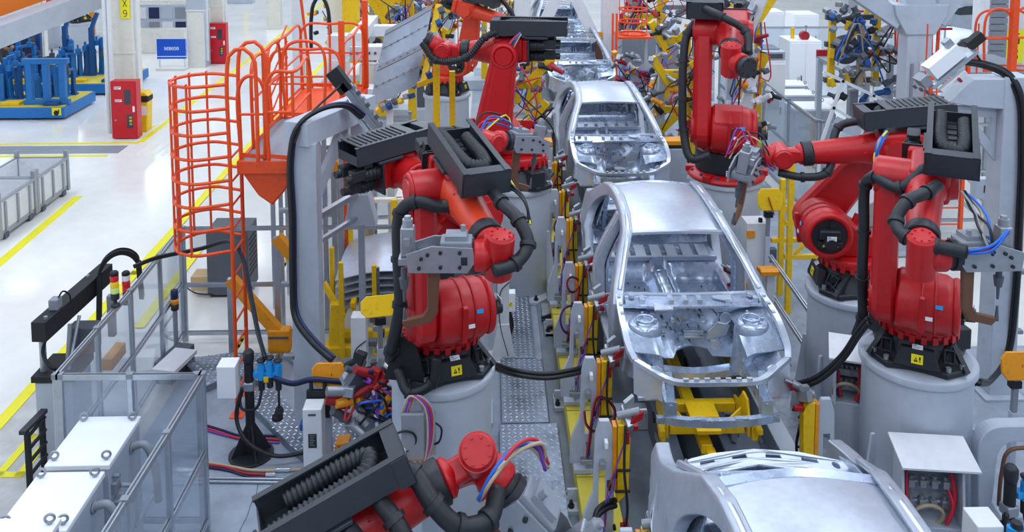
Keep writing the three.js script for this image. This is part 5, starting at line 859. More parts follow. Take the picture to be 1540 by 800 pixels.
// stack of pressed roof panels in a yellow rack
{
  const c = V(-1.3, 0, -12.0);
  for (let k = 0; k < 5; k++) tag(mb().put(sheet((u, v) => { const x = (u - .5) * 1.5, z = .5 - 1.35 * v; return V(c.x + x, .74 + .1 * k + .02 - .2 * Math.max(0, -x - .1) ** 1.6 - .05 * x * x - .06 * (2 * v - 1) ** 2, c.z + z); }, 22, 10, .012)).build('roof_panel_blank', m.satin), ['lowest', 'second lowest', 'middle', 'second highest', 'topmost'][k] + ' pressed roof panel of the stack in the yellow rack', 'roof panel', 'stacked roof panels');
  const t = thing('panel_rack', 'yellow upright rack holding the stacked roof panels', 'rack', [c.x, 0, c.z]);
  const post = (px, y0, h, w = .07) => { mb().rb(w, h, w, .008, px[0], y0 + h / 2, px[1]).build('post', m.yellow, t); };
  post([-.62, .78], .0, 1.35, .06); post([-.2, .72], 0, 1.28, .06); post([-.74, -.8], 0, 1.45); post([-.1, -.84], 0, 1.6, .09); post([-.82, .3], 0, 1.35, .06); post([.3, -.84], 0, 1.5); post([.75, .72], 0, 1.1); post([.75, -.75], 0, 1.3);
  for (let k = 0; k < 9; k++) mb().box(.03, .05, .05, -.15, .66 + .07 * k, .72).build('rack_tooth', m.darkGrey, t);
  mb().ext([[-.1, 0], [.1, 0], [.06, .62], [-.06, .62]], .16, .01, TM(-.72, .12, .62)).build('column', m.yellow, t); mb().rb(.42, .14, .3, .01, -.66, .1, .6).build('foot', m.yellow, t);
  for (const z of [.6, -.78]) mb().rb(1.6, .09, .09, .008, 0, .3, z).build('cross_bar', m.yellow, t); for (const x of [-.74, .74]) mb().rb(.08, .09, 1.5, .008, x, .28, -.08).build('side_bar', m.yellow, t); for (const x of [-.5, .45]) mb().rb(.07, .07, 1.4, .008, x, .7, -.05).build('panel_rest', m.yellow, t); for (const x of [-.5, .45]) for (const z of [-.7, .55]) mb().rb(.05, .42, .05, .006, x, .48, z).build('rest_leg', m.yellow, t);
  mb().bar([-.9, .95, .5], [-.62, .55, .66], .05, .07).build('guide_horn', m.yellow, t); mb().bar([-.74, 1.4, -.8], [-.85, 1.5, -.8], .05, .05).build('guide_horn', m.yellow, t);
}
// yellow props with black-and-yellow posts
{
  const prop = (label, a, b, foot) => { const t = thing('guide_rail', label, 'guide rail', [0, 0, 0]); mb().bar(a, b, .12, .14).build('beam', m.amber, t); mb().bar(a.clone().lerp(b, .1).add(V(0, .075, 0)), a.clone().lerp(b, .8).add(V(0, .075, 0)), .025, .008).build('groove', m.darkGrey, t); if (foot) { mb().rb(.3, .32, .16, .03, b.x + .02, .2, b.z).build('foot_block', m.amber, t); mb().box(.26, .03, .012, b.x + .02, .26, b.z + .083).build('curved_slot', m.darkGrey, t); } mb().bar([a.x, 0, a.z], [a.x, a.y, a.z], .08, .08).build('prop_post', m.alu, t); };
  prop('amber sloping guide rail with block foot beside the orange ladder', V(-3.42, 1.02, -11.5), V(-2.8, .3, -11.45), true); prop('short amber sloping guide rail between orange ladder and grey portal frame post', V(-2.85, 1.5, -11.7), V(-2.35, .95, -11.6), false); prop('high amber sloping guide rail between grey portal frame post and roof panels', V(-2.3, 2.1, -13.0), V(-1.75, 1.5, -12.95), false);
  const hz = (label, a, b) => { const t = thing('hazard_bar', label, 'barrier bar', [0, 0, 0]); const n = 9; for (let k = 0; k < n; k++) mb().bar(a.clone().lerp(b, k / n), a.clone().lerp(b, (k + 1) / n), .05, .03).build('stripe', k % 2 ? m.blackMatt : m.line, t); };
  hz('black and yellow striped bar beside the orange ladder foot', at(350, 535, .02), az(372, 495, at(372, 530, 0).z)); hz('black and yellow striped bar behind the amber guide rail', at(420, 415, .02), az(440, 370, at(430, 410, 0).z));
  const d = at(345, 448, 0), cb = thing('equipment_cabinet', 'dark grey equipment cabinet behind the orange ladder', 'cabinet', [d.x - .02, 0, d.z - .3]); mb().rb(.62, 1.0, .55, .01, 0, .53, 0).build('body', m.darkGrey, cb); mb().box(.56, .05, .5, 0, .025, 0).build('plinth', m.blackMatt, cb); for (let k = 0; k < 8; k++) mb().box(.005, .03, .4, .312, .3 + .08 * k, 0).build('louvre', m.blackMatt, cb); mb().rb(.3, .32, .12, .008, -.42, .9, .2).build('side_box', m.paintWhite, cb); mb().rb(.3, .22, .3, .01, -.42, .2, .1).build('carton', m.wood, cb);
  tag(mb().tube([[262, 470], [245, 500], [268, 512], [282, 500]].map(([x, y]) => at(x, y, .1)), .02, 7, 30).build('floor_hose', m.cableGrey), 'grey hose loop on the floor behind the clear fence', 'hose');
  tag(mb().tube([[276, 430], [300, 442], [330, 440], [330, 420]].map(([x, y]) => at(x, y, .05)), .012, 6, 30).build('floor_cable', m.cable), 'black cable loop in front of the dark equipment cabinet', 'cable');
}
// white beam structures and the tilted bonnet panel on its yellow rack
{
  const t = thing('transfer_frame', 'white box-beam transfer frame behind the mitred portal frame', 'frame', [0, 0, 0]);
  const P = (x, y, z, w, h, d, mt = m.paintWhite, n = 'beam') => mb().rb(w, h, d, .012, x, y, z).build(n, mt, t);
  P(-2.75, 1.5, -16.4, .32, 3.0, .32, m.paintWhite, 'post'); P(-2.3, 1.4, -16.9, .3, 2.8, .3, m.cream, 'post'); P(-2.5, 3.05, -16.8, 1.0, .26, .34); P(-2.5, 3.3, -17.9, .26, .24, 2.3); P(-1.95, 3.2, -18.4, 1.2, .22, .26); P(-2.78, 3.2, -16.45, .36, .5, .36); P(-1.85, 2.6, -16.8, .6, .42, .3, m.paintGrey); P(-2.2, 2.2, -16.3, .2, .6, .4, m.paintWhite, 'bracket'); P(-2.4, 2.5, -17.6, 1.0, .12, 1.2, m.paintWhite, 'table');
  for (let k = 0; k < 8; k++) mb().cyl([-2.9 + .11 * k, 3.06, -16.63], [-2.9 + .11 * k, 3.06, -16.6], .025, .025, 8).build('bolt', m.darkGrey, t);
  const bc = thing('base_cabinet', 'light grey low cabinet on legs below the tilted grey panel', 'cabinet', [-.75, 0, -14.2]); mb().rb(1.0, .9, .7, .012, 0, 1.2, 0).build('body', m.paintGrey, bc); mb().rb(1.06, .06, .76, .012, 0, 1.68, 0).build('top', m.paintWhite, bc); for (const x of [-.4, .4]) mb().rb(.2, .76, .3, .01, x, .38, 0).build('leg', m.paintGrey, bc);
  const w = thing('work_table', 'light wooden frame table behind the roof panel stack', 'table', [-1.35, 0, -13.3]); for (const [x, z] of [[-.5, .3], [.5, .3], [-.5, -.3], [.5, -.3]]) mb().rb(.08, 1.5, .08, .006, x, .75, z).build('leg', m.wood, w); mb().rb(1.2, .06, .1, .006, 0, 1.53, .3).build('rail', m.cream, w); mb().rb(1.2, .06, .1, .006, 0, 1.53, -.3).build('rail', m.cream, w); for (const x of [-.55, 0, .55]) mb().rb(.1, .06, .6, .006, x, 1.53, 0).build('rail', m.cream, w);
}
{
  m.sheetGrey = M('#98a2ae', .45, .35, { map: steelTex });
  const bl = az(556, 160, -13.7), br = az(627, 128, -13.9), tr = az(651, 6, -14.5), tl = az(580, 45, -14.3);
  const t = thing('bonnet_panel', 'large grey ribbed sheet panel tilted on a yellow rack', 'panel', [0, 0, 0]);
  const f = (u, v, o = 0) => { const a = bl.clone().lerp(br, u), b = tl.clone().lerp(tr, u), p = a.lerp(b, v); p.z += .05 * Math.sin(Math.PI * v) + o + .05 * Math.sin(Math.PI * u); return p; };
  for (let k = 0; k < 4; k++) mb().put(sheet((u, v) => f(u, k * .25 + .242 * v, .012 * (k % 2)), 8, 4, .015)).build('panel_section', m.sheetGrey, t);
  for (let k = 1; k < 4; k++) for (let j = 0; j < 7; j++) { const p = f(.06 + .145 * j, k * .25 + .01, .02); mb().cyl(p, p.clone().add(V(0, 0, .02)), .016, .016, 7).build('rivet', m.tool, t); }
  mb().put(sheet((u, v) => f(u, .47 + .07 * v, .03), 10, 2, .02)).build('joint_strip', m.midGrey, t); mb().put(sheet((u, v) => f(u, .94 + .06 * v, .03), 10, 2, .03)).build('top_strip', m.midGrey, t);
  const r = thing('panel_stand', 'yellow stand with arms holding the tilted grey sheet panel', 'stand', [0, 0, 0]);
  const off = V(.1, -.02, -.06); mb().bar(br.clone().add(off), tr.clone().add(off), .1, .08).build('side_beam', m.yellow, r); mb().bar(bl.clone().add(V(.15, -.12, -.1)), tl.clone().add(V(.15, -.1, -.15)), .08, .08).build('side_beam', m.yellow, r);
  const foot = V(br.x + .3, 0, br.z - .1); mb().bar(foot, V(foot.x, br.y + .55, foot.z), .12, .1).build('upright', m.yellow, r); mb().bar(V(foot.x + .25, 1.4, foot.z), V(foot.x + .25, br.y + .2, foot.z), .09, .09).build('upright', m.yellow, r); mb().bar(V(foot.x - .1, 1.5, foot.z), V(foot.x + .4, 1.5, foot.z), .12, .1).build('cross_bar', m.yellow, r); mb().bar(V(foot.x, br.y + .5, foot.z), br.clone().lerp(tr, .4), .07, .07).build('arm', m.yellow, r); mb().bar(V(foot.x, br.y + .1, foot.z), br, .07, .07).build('arm', m.yellow, r); mb().bar(V(bl.x + .3, 0, bl.z - .2), bl.clone().lerp(br, .4).add(V(0, -.05, -.1)), .1, .1).build('upright', m.paintWhite, r);
  for (let k = 0; k < 8; k++) { const c = bl.clone().lerp(br, .05 + .12 * k).add(V(0, -.1 - .03 * (k % 2), .02)); mb().rb(.08, .1, .08, .01, c.x, c.y, c.z, .2 * k, .3, .4).build('clamp', [m.darkGrey, m.yellow, m.tool, m.blueDark][k % 4], r); }
  for (let k = 0; k < 6; k++) { const c = br.clone().lerp(tr, .12 + .16 * k).add(V(.16, 0, 0)); mb().rb(.09, .1, .1, .01, c.x, c.y, c.z, .2 * k, .3, .4).build('clamp', [m.blueDark, m.darkGrey, m.redDark, m.tool][k % 4], r); }
}
// ------------------------------------------------------------------ right side: portal, steel column, mezzanine, cabinets
{ // hooded valve recesses at the pedestals
  const recess = (label, c, w, h, y0, ry) => {
    const t = thing('valve_recess', label, 'valve box', [c.x, 0, c.z], ry);
    mb().box(w, h, .02, 0, y0 + h / 2, -.26).build('back_plate', m.pedestal, t); for (const s of [-1, 1]) mb().ext([[0, 0], [.3, 0], [.2, h], [0, h]], .025, .003, TM(s * (w / 2 + .01), y0, -.26, 0, -RX, 0)).build('side_plate', m.pedestal, t);
    mb().box(w + .16, .02, .42, 0, y0 + h + .06, -.06, .16, 0, 0).build('hood', m.paintWhite, t); mb().rb(w + .06, y0, .26, .01, 0, y0 / 2, -.14).build('foot', m.pedestal, t);
    for (let r = 0; r < 3; r++) { const y = y0 + h * (.82 - .3 * r); mb().cyl([-w * .36, y, -.18], [w * .36, y, -.18], .022, .022, 10).build('pipe', m.tool, t); for (let k = 0; k < 4; k++) { const x = -w * .3 + k * w * .2; mb().rb(.06, .07, .08, .008, x, y + .01, -.15).cyl([x, y + .04, -.15], [x, y + .08, -.15], .02, .026, 8).build('valve', k % 2 ? m.tool : m.midGrey, t); } }
    mb().tube([[w * .36, y0 + h * .8, -.16], [w * .4, y0 + h * .6, -.1], [w * .42, y0 + h * .3, -.08], [w * .3, y0 + .05, -.05]], .02, 7, 24).build('hose', m.cableRed, t); mb().tube([[w * .33, y0 + h * .5, -.14], [w * .38, y0 + h * .3, -.06], [w * .26, y0 + .03, -.03]], .02, 7, 24).build('hose', m.cableRed, t); mb().tube([[-w * .38, y0 + h * .8, -.16], [-w * .4, y0 + h * .4, -.1], [-w * .3, y0 + .04, -.06]], .018, 7, 24).build('hose', m.cableRed, t); mb().cyl([-w * .46, y0 + .02, -.1], [-w * .46, y0 + h * .95, -.14], .02, .02, 8).build('riser', m.blueDark, t); mb().ring(-.02, y0 + .08, -.06, .13, .018, .3, 0, 0, 22, 7).build('coiled_hose', m.cableTan, t);
  };
  const c = az(1405, 740, P4.z + .78); recess('hooded valve recess with red hoses in the foot of the large pedestal', c, .5, .62, .48, -.12);
  const d = az(1278, 575, -8.55); recess('hooded valve recess on the line side of the large pedestal', V(d.x, 0, d.z), .26, .5, .95, -.35);
}
{ // right portal post
  const Z = -10.35, px = az(1511, 300, Z).x, top = az(1511, 112, Z).y, t = thing('portal_frame', 'grey portal post with a cantilever arm carrying a white drive box', 'frame', [0, 0, 0]);
  mb().rb(.32, top, .32, .015, px, top / 2, Z).build('post', m.paintGrey, t); const tip = az(1420, 112, Z).x;
  mb().ext([[tip, top - .3], [tip + .28, top - .02], [px + .16, top - .02], [px + .16, top - .42], [px - .5, top - .36]], .28, .012, TM(0, 0, Z)).build('arm', m.paintGrey, t);
  mb().ext([[px - .16, top - 1.05], [px - .16, top - .4], [px - .8, top - .36], [px - .62, top - .5]], .05, .005, TM(0, 0, Z), [[[px - .22, top - .82], [px - .22, top - .52], [px - .46, top - .5]]]).build('gusset', m.paintGrey, t);
  mb().rb(.5, .03, .5, .005, px, .015, Z).build('foot_plate', m.paintGrey, t); for (let k = 0; k < 4; k++) mb().rb(.1, .05, .08, .008, px + .2, .8 + .75 * k, Z + .08).build('cable_clip', m.midGrey, t);
  const a = az(1399, 121, Z + .05), b = az(1444, 84, Z + .05), u = thing('slide_unit', 'tilted slide with white drive box on the cantilever portal arm', 'slide unit', [0, 0, 0]); const dir = b.clone().sub(a);
  const mm = (f, g, w, h, o, mat, n) => mb().bar(a.clone().addScaledVector(dir, f).add(o), a.clone().addScaledVector(dir, g).add(o), w, h).build(n, mat, u);
  mm(0, .95, .2, .17, V(-.02, .1, 0), m.cabinet, 'drive_box'); mm(-.2, 1.3, .12, .045, V(.05, -.01, .06), m.alu, 'slide_rail'); mm(-.1, .7, .1, .04, V(.12, -.08, .08), m.paintWhite, 'mount_rail'); mm(1.2, 1.65, .11, .11, V(.02, .06, 0), m.blackMatt, 'servo_motor'); mm(.8, 1.0, .1, .1, V(-.12, .18, 0), m.tool, 'bracket'); mm(-.3, -.05, .2, .12, V(-.04, .06, .02), m.midGrey, 'gripper_block'); mm(.3, .36, .06, .05, V(.16, -.06, .14), m.redDark, 'stop'); for (let k = 0; k < 4; k++) mm(-.36 + .05 * k, -.3 + .05 * k, .05, .05, V(-.1 + .06 * k, .04 - .05 * k, .06), m.darkGrey, 'finger');
  const hp = [az(1448, 92, Z), az(1480, 97, Z), az(1512, 110, Z + .1), az(1532, 140, Z + .18), az(1537, 220, Z + .2), az(1533, 340, Z + .2), az(1527, 450, Z + .2), az(1515, 535, Z + .2), az(1490, 570, Z + .5), az(1470, 575, Z + 1.2)];
  { const bun = thing('cable_bundle', 'black hose bundle clipped down the cantilever portal post', 'cable'); for (let k = 0; k < 3; k++) mb().tube(hp.map(p => p.clone().add(V(.03 * (k - 1), .025 * (k - 1), .02 * (k % 2)))), k === 1 ? .028 : .018, 8, 70).build('hose', m.cable, bun); }
  tag(mb().tube([az(1462, 68, Z), az(1474, 90, Z), az(1490, 104, Z)], .012, 6, 20).build('motor_cable', m.cable), 'thin black motor cable of the white drive box', 'cable');
  guardPlate('amber octagonal guard plate at the foot of the cantilever portal post', az(1532, 550, -8.6), .36, .28, [.02]);
  const e = az(1478, 282, -11.3), q = thing('display_box', 'grey box with red seven-segment digits beside the cantilever portal post', 'display', [e.x, e.y, e.z]);
  mb().rb(.36, .27, .12, .01, .04, 0, 0).build('housing', m.paintGrey, q); mb().bar([.1, -.14, 0], [.1, -e.y, 0], .05, .05).build('stand', m.alu, q);
  const segs = []; { const bk = mb().box(.16, .1, .006, .06, .0, .062).build('screen', M('#3a0d10', .3), q); } const glowR = new THREE.MeshStandardMaterial({ color: '#ff5a5a', emissive: '#ff3030', emissiveIntensity: 1.1, roughness: .4 }); for (const dx of [.03, .09]) { const b2 = mb(); for (const [x, y, w, h] of [[0, .036, .03, .01], [0, -.036, .03, .01], [-.018, .018, .009, .03], [.018, .018, .009, .03], [-.018, -.018, .009, .03], [.018, -.018, .009, .03]]) b2.box(w, h, .004, dx + x, y, .067); b2.build('digit', glowR, q); }
}
{ // bottom right air station
  valvePole('black pole with blue air regulators in front of the rounded grey guard', V(...az(1520, 720, -7.2).setY(0).toArray()), { box: false, ry: .2 });
  const c = az(1505, 700, -7.75), t = thing('rounded_guard', 'grey guard plate with rounded corner and window behind the blue air regulators', 'guard', [c.x, 0, c.z]);
  const s = new THREE.Shape(); const W = .95, Ht = 1.25; s.moveTo(-.22, .3); s.lineTo(-.26, Ht - .25); s.quadraticCurveTo(-.26, Ht, -.02, Ht); s.lineTo(W, Ht); s.lineTo(W, .05); s.lineTo(.1, .05); s.lineTo(-.22, .3); const h = new THREE.Path(); h.moveTo(-.1, .5); h.lineTo(.0, .36); h.lineTo(W - .1, .36); h.lineTo(W - .1, Ht - .16); h.lineTo(.1, Ht - .16); h.quadraticCurveTo(-.08, Ht - .16, -.08, Ht - .36); h.lineTo(-.1, .5); s.holes.push(h);
  mb().ext(s, .14, .01).build('frame', m.pedestal, t); mb().tube([[-.06, .5, .1], [-.05, .8, .1], [.0, 1.02, .1], [.2, 1.06, .1], [.7, 1.06, .1]], .018, 7, 40).build('hose', m.copper, t); mb().box(1.1, .02, 1.0, .4, .07, .4).build('tread_floor', m.tread, t); mb().rb(.1, .3, .1, .01, W - .1, .15, 0).build('leg', m.pedestal, t); mb().rb(.1, .3, .1, .01, .1, .15, 0).build('leg', m.pedestal, t);
  const b = az(1478, 785, -6.85), k = thing('switch_box', 'small white switch box with blue regulators in front of the large pedestal', 'box', [b.x, 0, b.z]); mb().rb(.22, .3, .24, .01, 0, b.y - .1, 0).build('box', m.cabinet, k); mb().cyl([.22, 0, .06], [.22, b.y + .02, .06], .045, .045, 14).build('pole', m.blackMatt, k); for (let i = 0; i < 3; i++) mb().cyl([.16 + .08 * i, b.y - .08, .14], [.16 + .08 * i, b.y + .06, .14], .04, .04, 14).build('regulator', m.blueBright, k); mb().cyl([.2, b.y + .06, .14], [.2, b.y + .1, .14], .05, .04, 12).build('knob', m.black, k); mb().rb(.1, b.y - .2, .1, .01, 0, (b.y - .2) / 2, 0).build('leg', m.paintGrey, k);
}
{ // aluminium slanted rails and posts left of the mid-right robot
  const rail = (label, a, b, w = .045) => { const t = thing('slanted_rail', label, 'rail', [0, 0, 0]); mb().bar(a, b, w, w).build('rail', m.alu, t); mb().bar(a.clone().add(V(0, .025, 0)), b.clone().add(V(0, .025, 0)), .012, .006).build('groove', m.darkGrey, t); mb().bar([b.x, 0, b.z], [b.x, b.y, b.z], .04, .04).build('post', m.alu, t); };
  rail('upper slanted aluminium rail beside the reaching robot\'s pedestal', az(1158, 385, -11.6), az(1217, 468, -10.3)); rail('lower slanted aluminium rail beside the reaching robot\'s pedestal', az(1158, 440, -11.6), az(1217, 530, -10.3)); rail('steep aluminium rail crossing below the yellow stand', az(1090, 345, -12.4), az(1135, 420, -11.0));
  { const gp = guardPlate('yellow guard plate with red stripe behind the welding gun of the reaching robot', az(1158, 300, -11.9), .34, .3, [0], 0, -.15, m.yellow, false), gy = az(1158, 300, -11.9).y; mb().bar([-.03, gy + .04, .03], [.05, gy - .2, .05], .025, .012).build('red_rod', m.redDark, gp); } 
  const q = az(1158, 410, -11.3), bt = thing('yellow_bumper', 'small amber angled cover below the yellow guard plate', 'cover', [q.x, q.y, q.z]); mb().ext([[-.1, 0], [.1, 0], [.1, .05], [-.06, .08], [-.1, .05]], .3, .006, TM(0, 0, 0, 0, RX, 0)).build('cover', m.amber, bt); mb().bar([0, -q.y, 0], [0, 0, 0], .1, .1).build('post', m.paintWhite, bt);
  const ys = thing('yellow_stand', 'yellow steel stand with four posts behind the reaching robot', 'stand', [az(1206, 330, -12.7).x, 0, -12.7]); for (const [x, z, h] of [[-.28, .3, 2.3], [.22, .3, 1.75], [.42, -.3, 1.8], [-.2, -.3, 1.8]]) mb().rb(.08, h, .08, .008, x, h / 2, z).build('post', m.yellow, ys); for (const y of [.85, 1.35]) { mb().rb(.9, .07, .07, .008, .1, y, .3).build('bar', m.yellow, ys); mb().rb(.9, .07, .07, .008, .1, y, -.3).build('bar', m.yellow, ys); mb().rb(.07, .07, .6, .008, .42, y, 0).build('bar', m.yellow, ys); } mb().bar([-.2, .9, .3], [.3, 1.35, .3], .05, .05).build('brace', m.yellow, ys);
  const wb = az(1135, 330, -12.2), w = thing('white_post_box', 'white box post with black plug beside the yellow guard plate', 'post', [wb.x, 0, wb.z]); mb().rb(.3, wb.y, .3, .01, 0, wb.y / 2, 0).build('body', m.paintWhite, w); mb().rb(.12, .2, .1, .01, .24, wb.y - .5, .05).build('bracket', m.darkGrey, w); mb().tube([[.1, wb.y, .1], [.16, wb.y - .2, .18], [.12, wb.y - .5, .2], [.16, wb.y - .7, .18]], .012, 6, 24).build('lead', m.cable, w); mb().rb(.12, .1, .02, .004, -.1, wb.y - .15, .16).build('bracket', m.amber, w); mb().rb(.05, .06, .05, .005, .05, wb.y + .03, .1).build('plug', m.blackMatt, w); mb().rb(.06, .12, .16, .01, -.2, wb.y - .6, .1).build('plug', m.blueBright, w);
  // yellow-topped kerb table between line and drum robot
  const kt = az(995, 212, -15.6), k = thing('roller_table', 'amber-topped grey roller table between the drum robot and the line', 'table', [kt.x + .12, 0, kt.z]); mb().rb(.62, .08, .3, .01, 0, kt.y, 0).build('top', m.amber, k); mb().rb(.58, .06, .28, .006, 0, kt.y - .08, 0).build('rubber', m.blackMatt, k); mb().rb(.62, kt.y - .1, .36, .01, 0, (kt.y - .1) / 2, 0).build('body', m.paintGrey, k);
  const k2 = thing('roller_table', 'amber-topped grey roller table at the yellow fixture beside the straight raised arm', 'table', [az(822, 212, -15.6).x - .1, 0, -15.6]); mb().rb(.4, .08, .3, .01, 0, kt.y, 0).build('top', m.amber, k2); mb().rb(.4, kt.y - .06, .36, .01, 0, (kt.y - .06) / 2, 0).build('body', m.paintGrey, k2);
  // drooping black cables
  const droop = (label, P) => { const bun = thing('cable_bundle', label, 'cable'); for (let k = 0; k < 2; k++) mb().tube(P.map(p => p.clone().add(V(0, -.03 * k, .03 * k))), .024, 8, 50).build('cable', m.cable, bun); };
  droop('black cable pair drooping from the line to the large pedestal', [az(1140, 566, -8.4), az(1185, 577, -8.4), az(1225, 568, -8.3), az(1265, 535, -8.2), az(1292, 495, -8.1), az(1306, 478, -8.05)]); droop('black cable pair drooping across the tread plate walkway', [az(738, 545, -8.6), az(775, 557, -9), az(820, 562, -9), az(862, 556, -9), az(885, 550, -8.9)]);
  droop('black cable pair bending down beside the walkway end plate', [at(815, 478, .1), at(835, 470, .12), at(845, 440, .2), at(856, 425, .3)]); droop('black cable pair along the yellow base beside the walkway end', [at(825, 492, .1), at(845, 489, .1), at(858, 470, .14), at(876, 462, .3)]); droop('black cable pair curving over the yellow base next to the slotted-flange car body', [az(893, 800, -7.2), az(897, 770, -7.3), az(910, 757, -7.4), az(925, 752, -7.5)]);
}
// white stairs, column, mezzanine, ladder cage
{
  const Z = -14.6, c = az(1370, 200, Z), t = thing('steel_column', 'grey steel column with forked braces beside the white stairs', 'column', [c.x, 0, Z]); const yg = az(1370, 48, Z).y;
  mb().rb(.42, yg + .2, .34, .012, 0, (yg + .2) / 2, 0).build('shaft', m.paintGrey, t); mb().rb(.5, 5.6 - yg, .3, .012, 0, yg + (5.6 - yg) / 2, 0).build('upper_shaft', m.paintGrey, t);
  mb().ext([[-.46, .38], [.46, .38], [.42, .2], [.24, -.12], [-.24, -.12], [-.42, .2]], .4, .012, TM(0, yg + .1, 0)).build('gusset_plate', m.paintGrey, t);
  mb().bar([-.3, yg + .2, 0], [-1.95, yg + 1.3, 0], .3, .28).build('brace', m.paintGrey, t); mb().bar([.3, yg + .2, 0], [1.3, yg + 1.6, 0], .3, .28).build('brace', m.paintGrey, t); mb().bar([.1, yg + .6, -.3], [.9, yg + 1.7, -.3], .2, .2).build('brace', m.midGrey, t);
  plateMesh('hatch_plate', .14, .14, .02, m.paintWhite, t, [.08, yg - .55, .18]); mb().cyl([-.12, .2, .19], [-.12, yg - .5, .19], .025, .025, 8).build('conduit', m.midGrey, t); mb().rb(.7, .05, .6, .006, 0, .03, 0).build('foot_plate', m.paintGrey, t); mb().rb(.14, 1.7, .1, .01, .06, 1.6, .2).build('cable_duct', m.paintGrey, t);
}
{
  const t = thing('mezzanine', 'grey mezzanine floor with red edge beams behind the steel column', 'mezzanine', [0, 0, 0]); const Y = 2.35, z0 = -17.0, x0 = az(1300, 120, z0).x, x1 = az(1430, 120, z0).x;
  mb().rb(x1 - x0, .08, 2.6, .008, (x0 + x1) / 2, Y, z0 - 1.3).build('deck', m.midGrey, t); for (const x of [x0 + .05, x1 - .05]) for (const z of [z0 - .05, z0 - 2.5]) mb().rb(.12, Y, .12, .008, x, Y / 2, z).build('leg', m.paintGrey, t); mb().rb(x1 - x0, .16, .08, .008, (x0 + x1) / 2, Y + .1, z0 - 2.56).build('edge_beam', m.redDark, t);
  mb().bar([x0 + .3, Y - .3, z0], [x0 + 1.3, Y - .7, z0], .1, .2).build('stringer', m.paintGrey, t); mb().bar([x1, .2, z0], [x1 - 1.1, Y - .1, z0], .12, .12).build('brace', m.paintGrey, t);
  for (const z of [z0 - .05, z0 - 2.5]) { mb().bar([x0 + .9, Y + 1.05, z], [x1, Y + 1.05, z], .04, .04).build('guard_rail', m.redDark, t); mb().bar([x0 + .9, Y + .55, z], [x1, Y + .55, z], .03, .03).build('guard_rail', m.redDark, t); }
  for (let k = 0; k < 3; k++) mb().bar([x0 + .9 + .45 * k, Y, z0 - 2.5], [x0 + .9 + .45 * k, Y + 1.05, z0 - 2.5], .04, .04).build('stanchion', m.redDark, t);
  const s = thing('stair', 'white steel stair with handrails in front of the mezzanine', 'stair', [0, 0, 0]); const A = az(1350, 150, -15.3), B = az(1245, 235, -15.3);
  for (const dz of [.0, .7]) { const o = V(0, -.9, dz); mb().bar(A.clone().add(o), B.clone().add(o).add(V(-.3, -.2, 0)), .05, .2).build('stringer', m.paintWhite, s); }
  { const a0 = az(1238, 108, -15.2), a1 = az(1345, 158, -15.2), c0 = az(1250, 160, -15.2), c1 = az(1340, 215, -15.2), e0 = az(1205, 215, -15.2), e1 = az(1260, 240, -15.2); mb().bar(a0, a1, .05, .05).build('handrail', m.paintWhite, s); mb().bar(c0, c1, .05, .05).build('handrail', m.paintWhite, s); mb().bar(e0, e1, .05, .05).build('handrail', m.paintWhite, s); const p1 = az(1268, 120, -15.2), p2 = az(1232, 224, -15.2), p3 = az(1314, 142, -15.2), p4 = az(1285, 232, -15.2); mb().bar(p1, p2, .05, .05).build('stanchion', m.paintWhite, s); mb().bar(p3, p4, .05, .05).build('stanchion', m.paintWhite, s); mb().bar(az(1255, 182, -15.2), az(1300, 205, -15.2), .03, .2).build('tread_cover', m.paintGrey, s); mb().bar(V(p2.x, 0, -15.2), p2, .05, .05).build('leg', m.paintWhite, s); mb().bar(V(p4.x, 0, -15.2), p4, .05, .05).build('leg', m.paintWhite, s); }
  for (let k = 0; k < 7; k++) { const p = A.clone().lerp(B, .1 + .14 * k); mb().rb(.24, .03, .7, .004, p.x, p.y - .86, p.z + .35).build('tread', m.midGrey, s); }
  // beige tank-like housing under the stair
  const h = az(1282, 215, -15.8), g = thing('machine_housing', 'beige curved machine housing under the white stair', 'housing', [h.x, 0, h.z]); mb().ext([[-.45, 0], [.4, 0], [.4, h.y + .1], [.1, h.y + .25], [-.1, h.y + .2], [-.45, h.y - .4]], .5, .06).build('shell', m.cream, g);
}
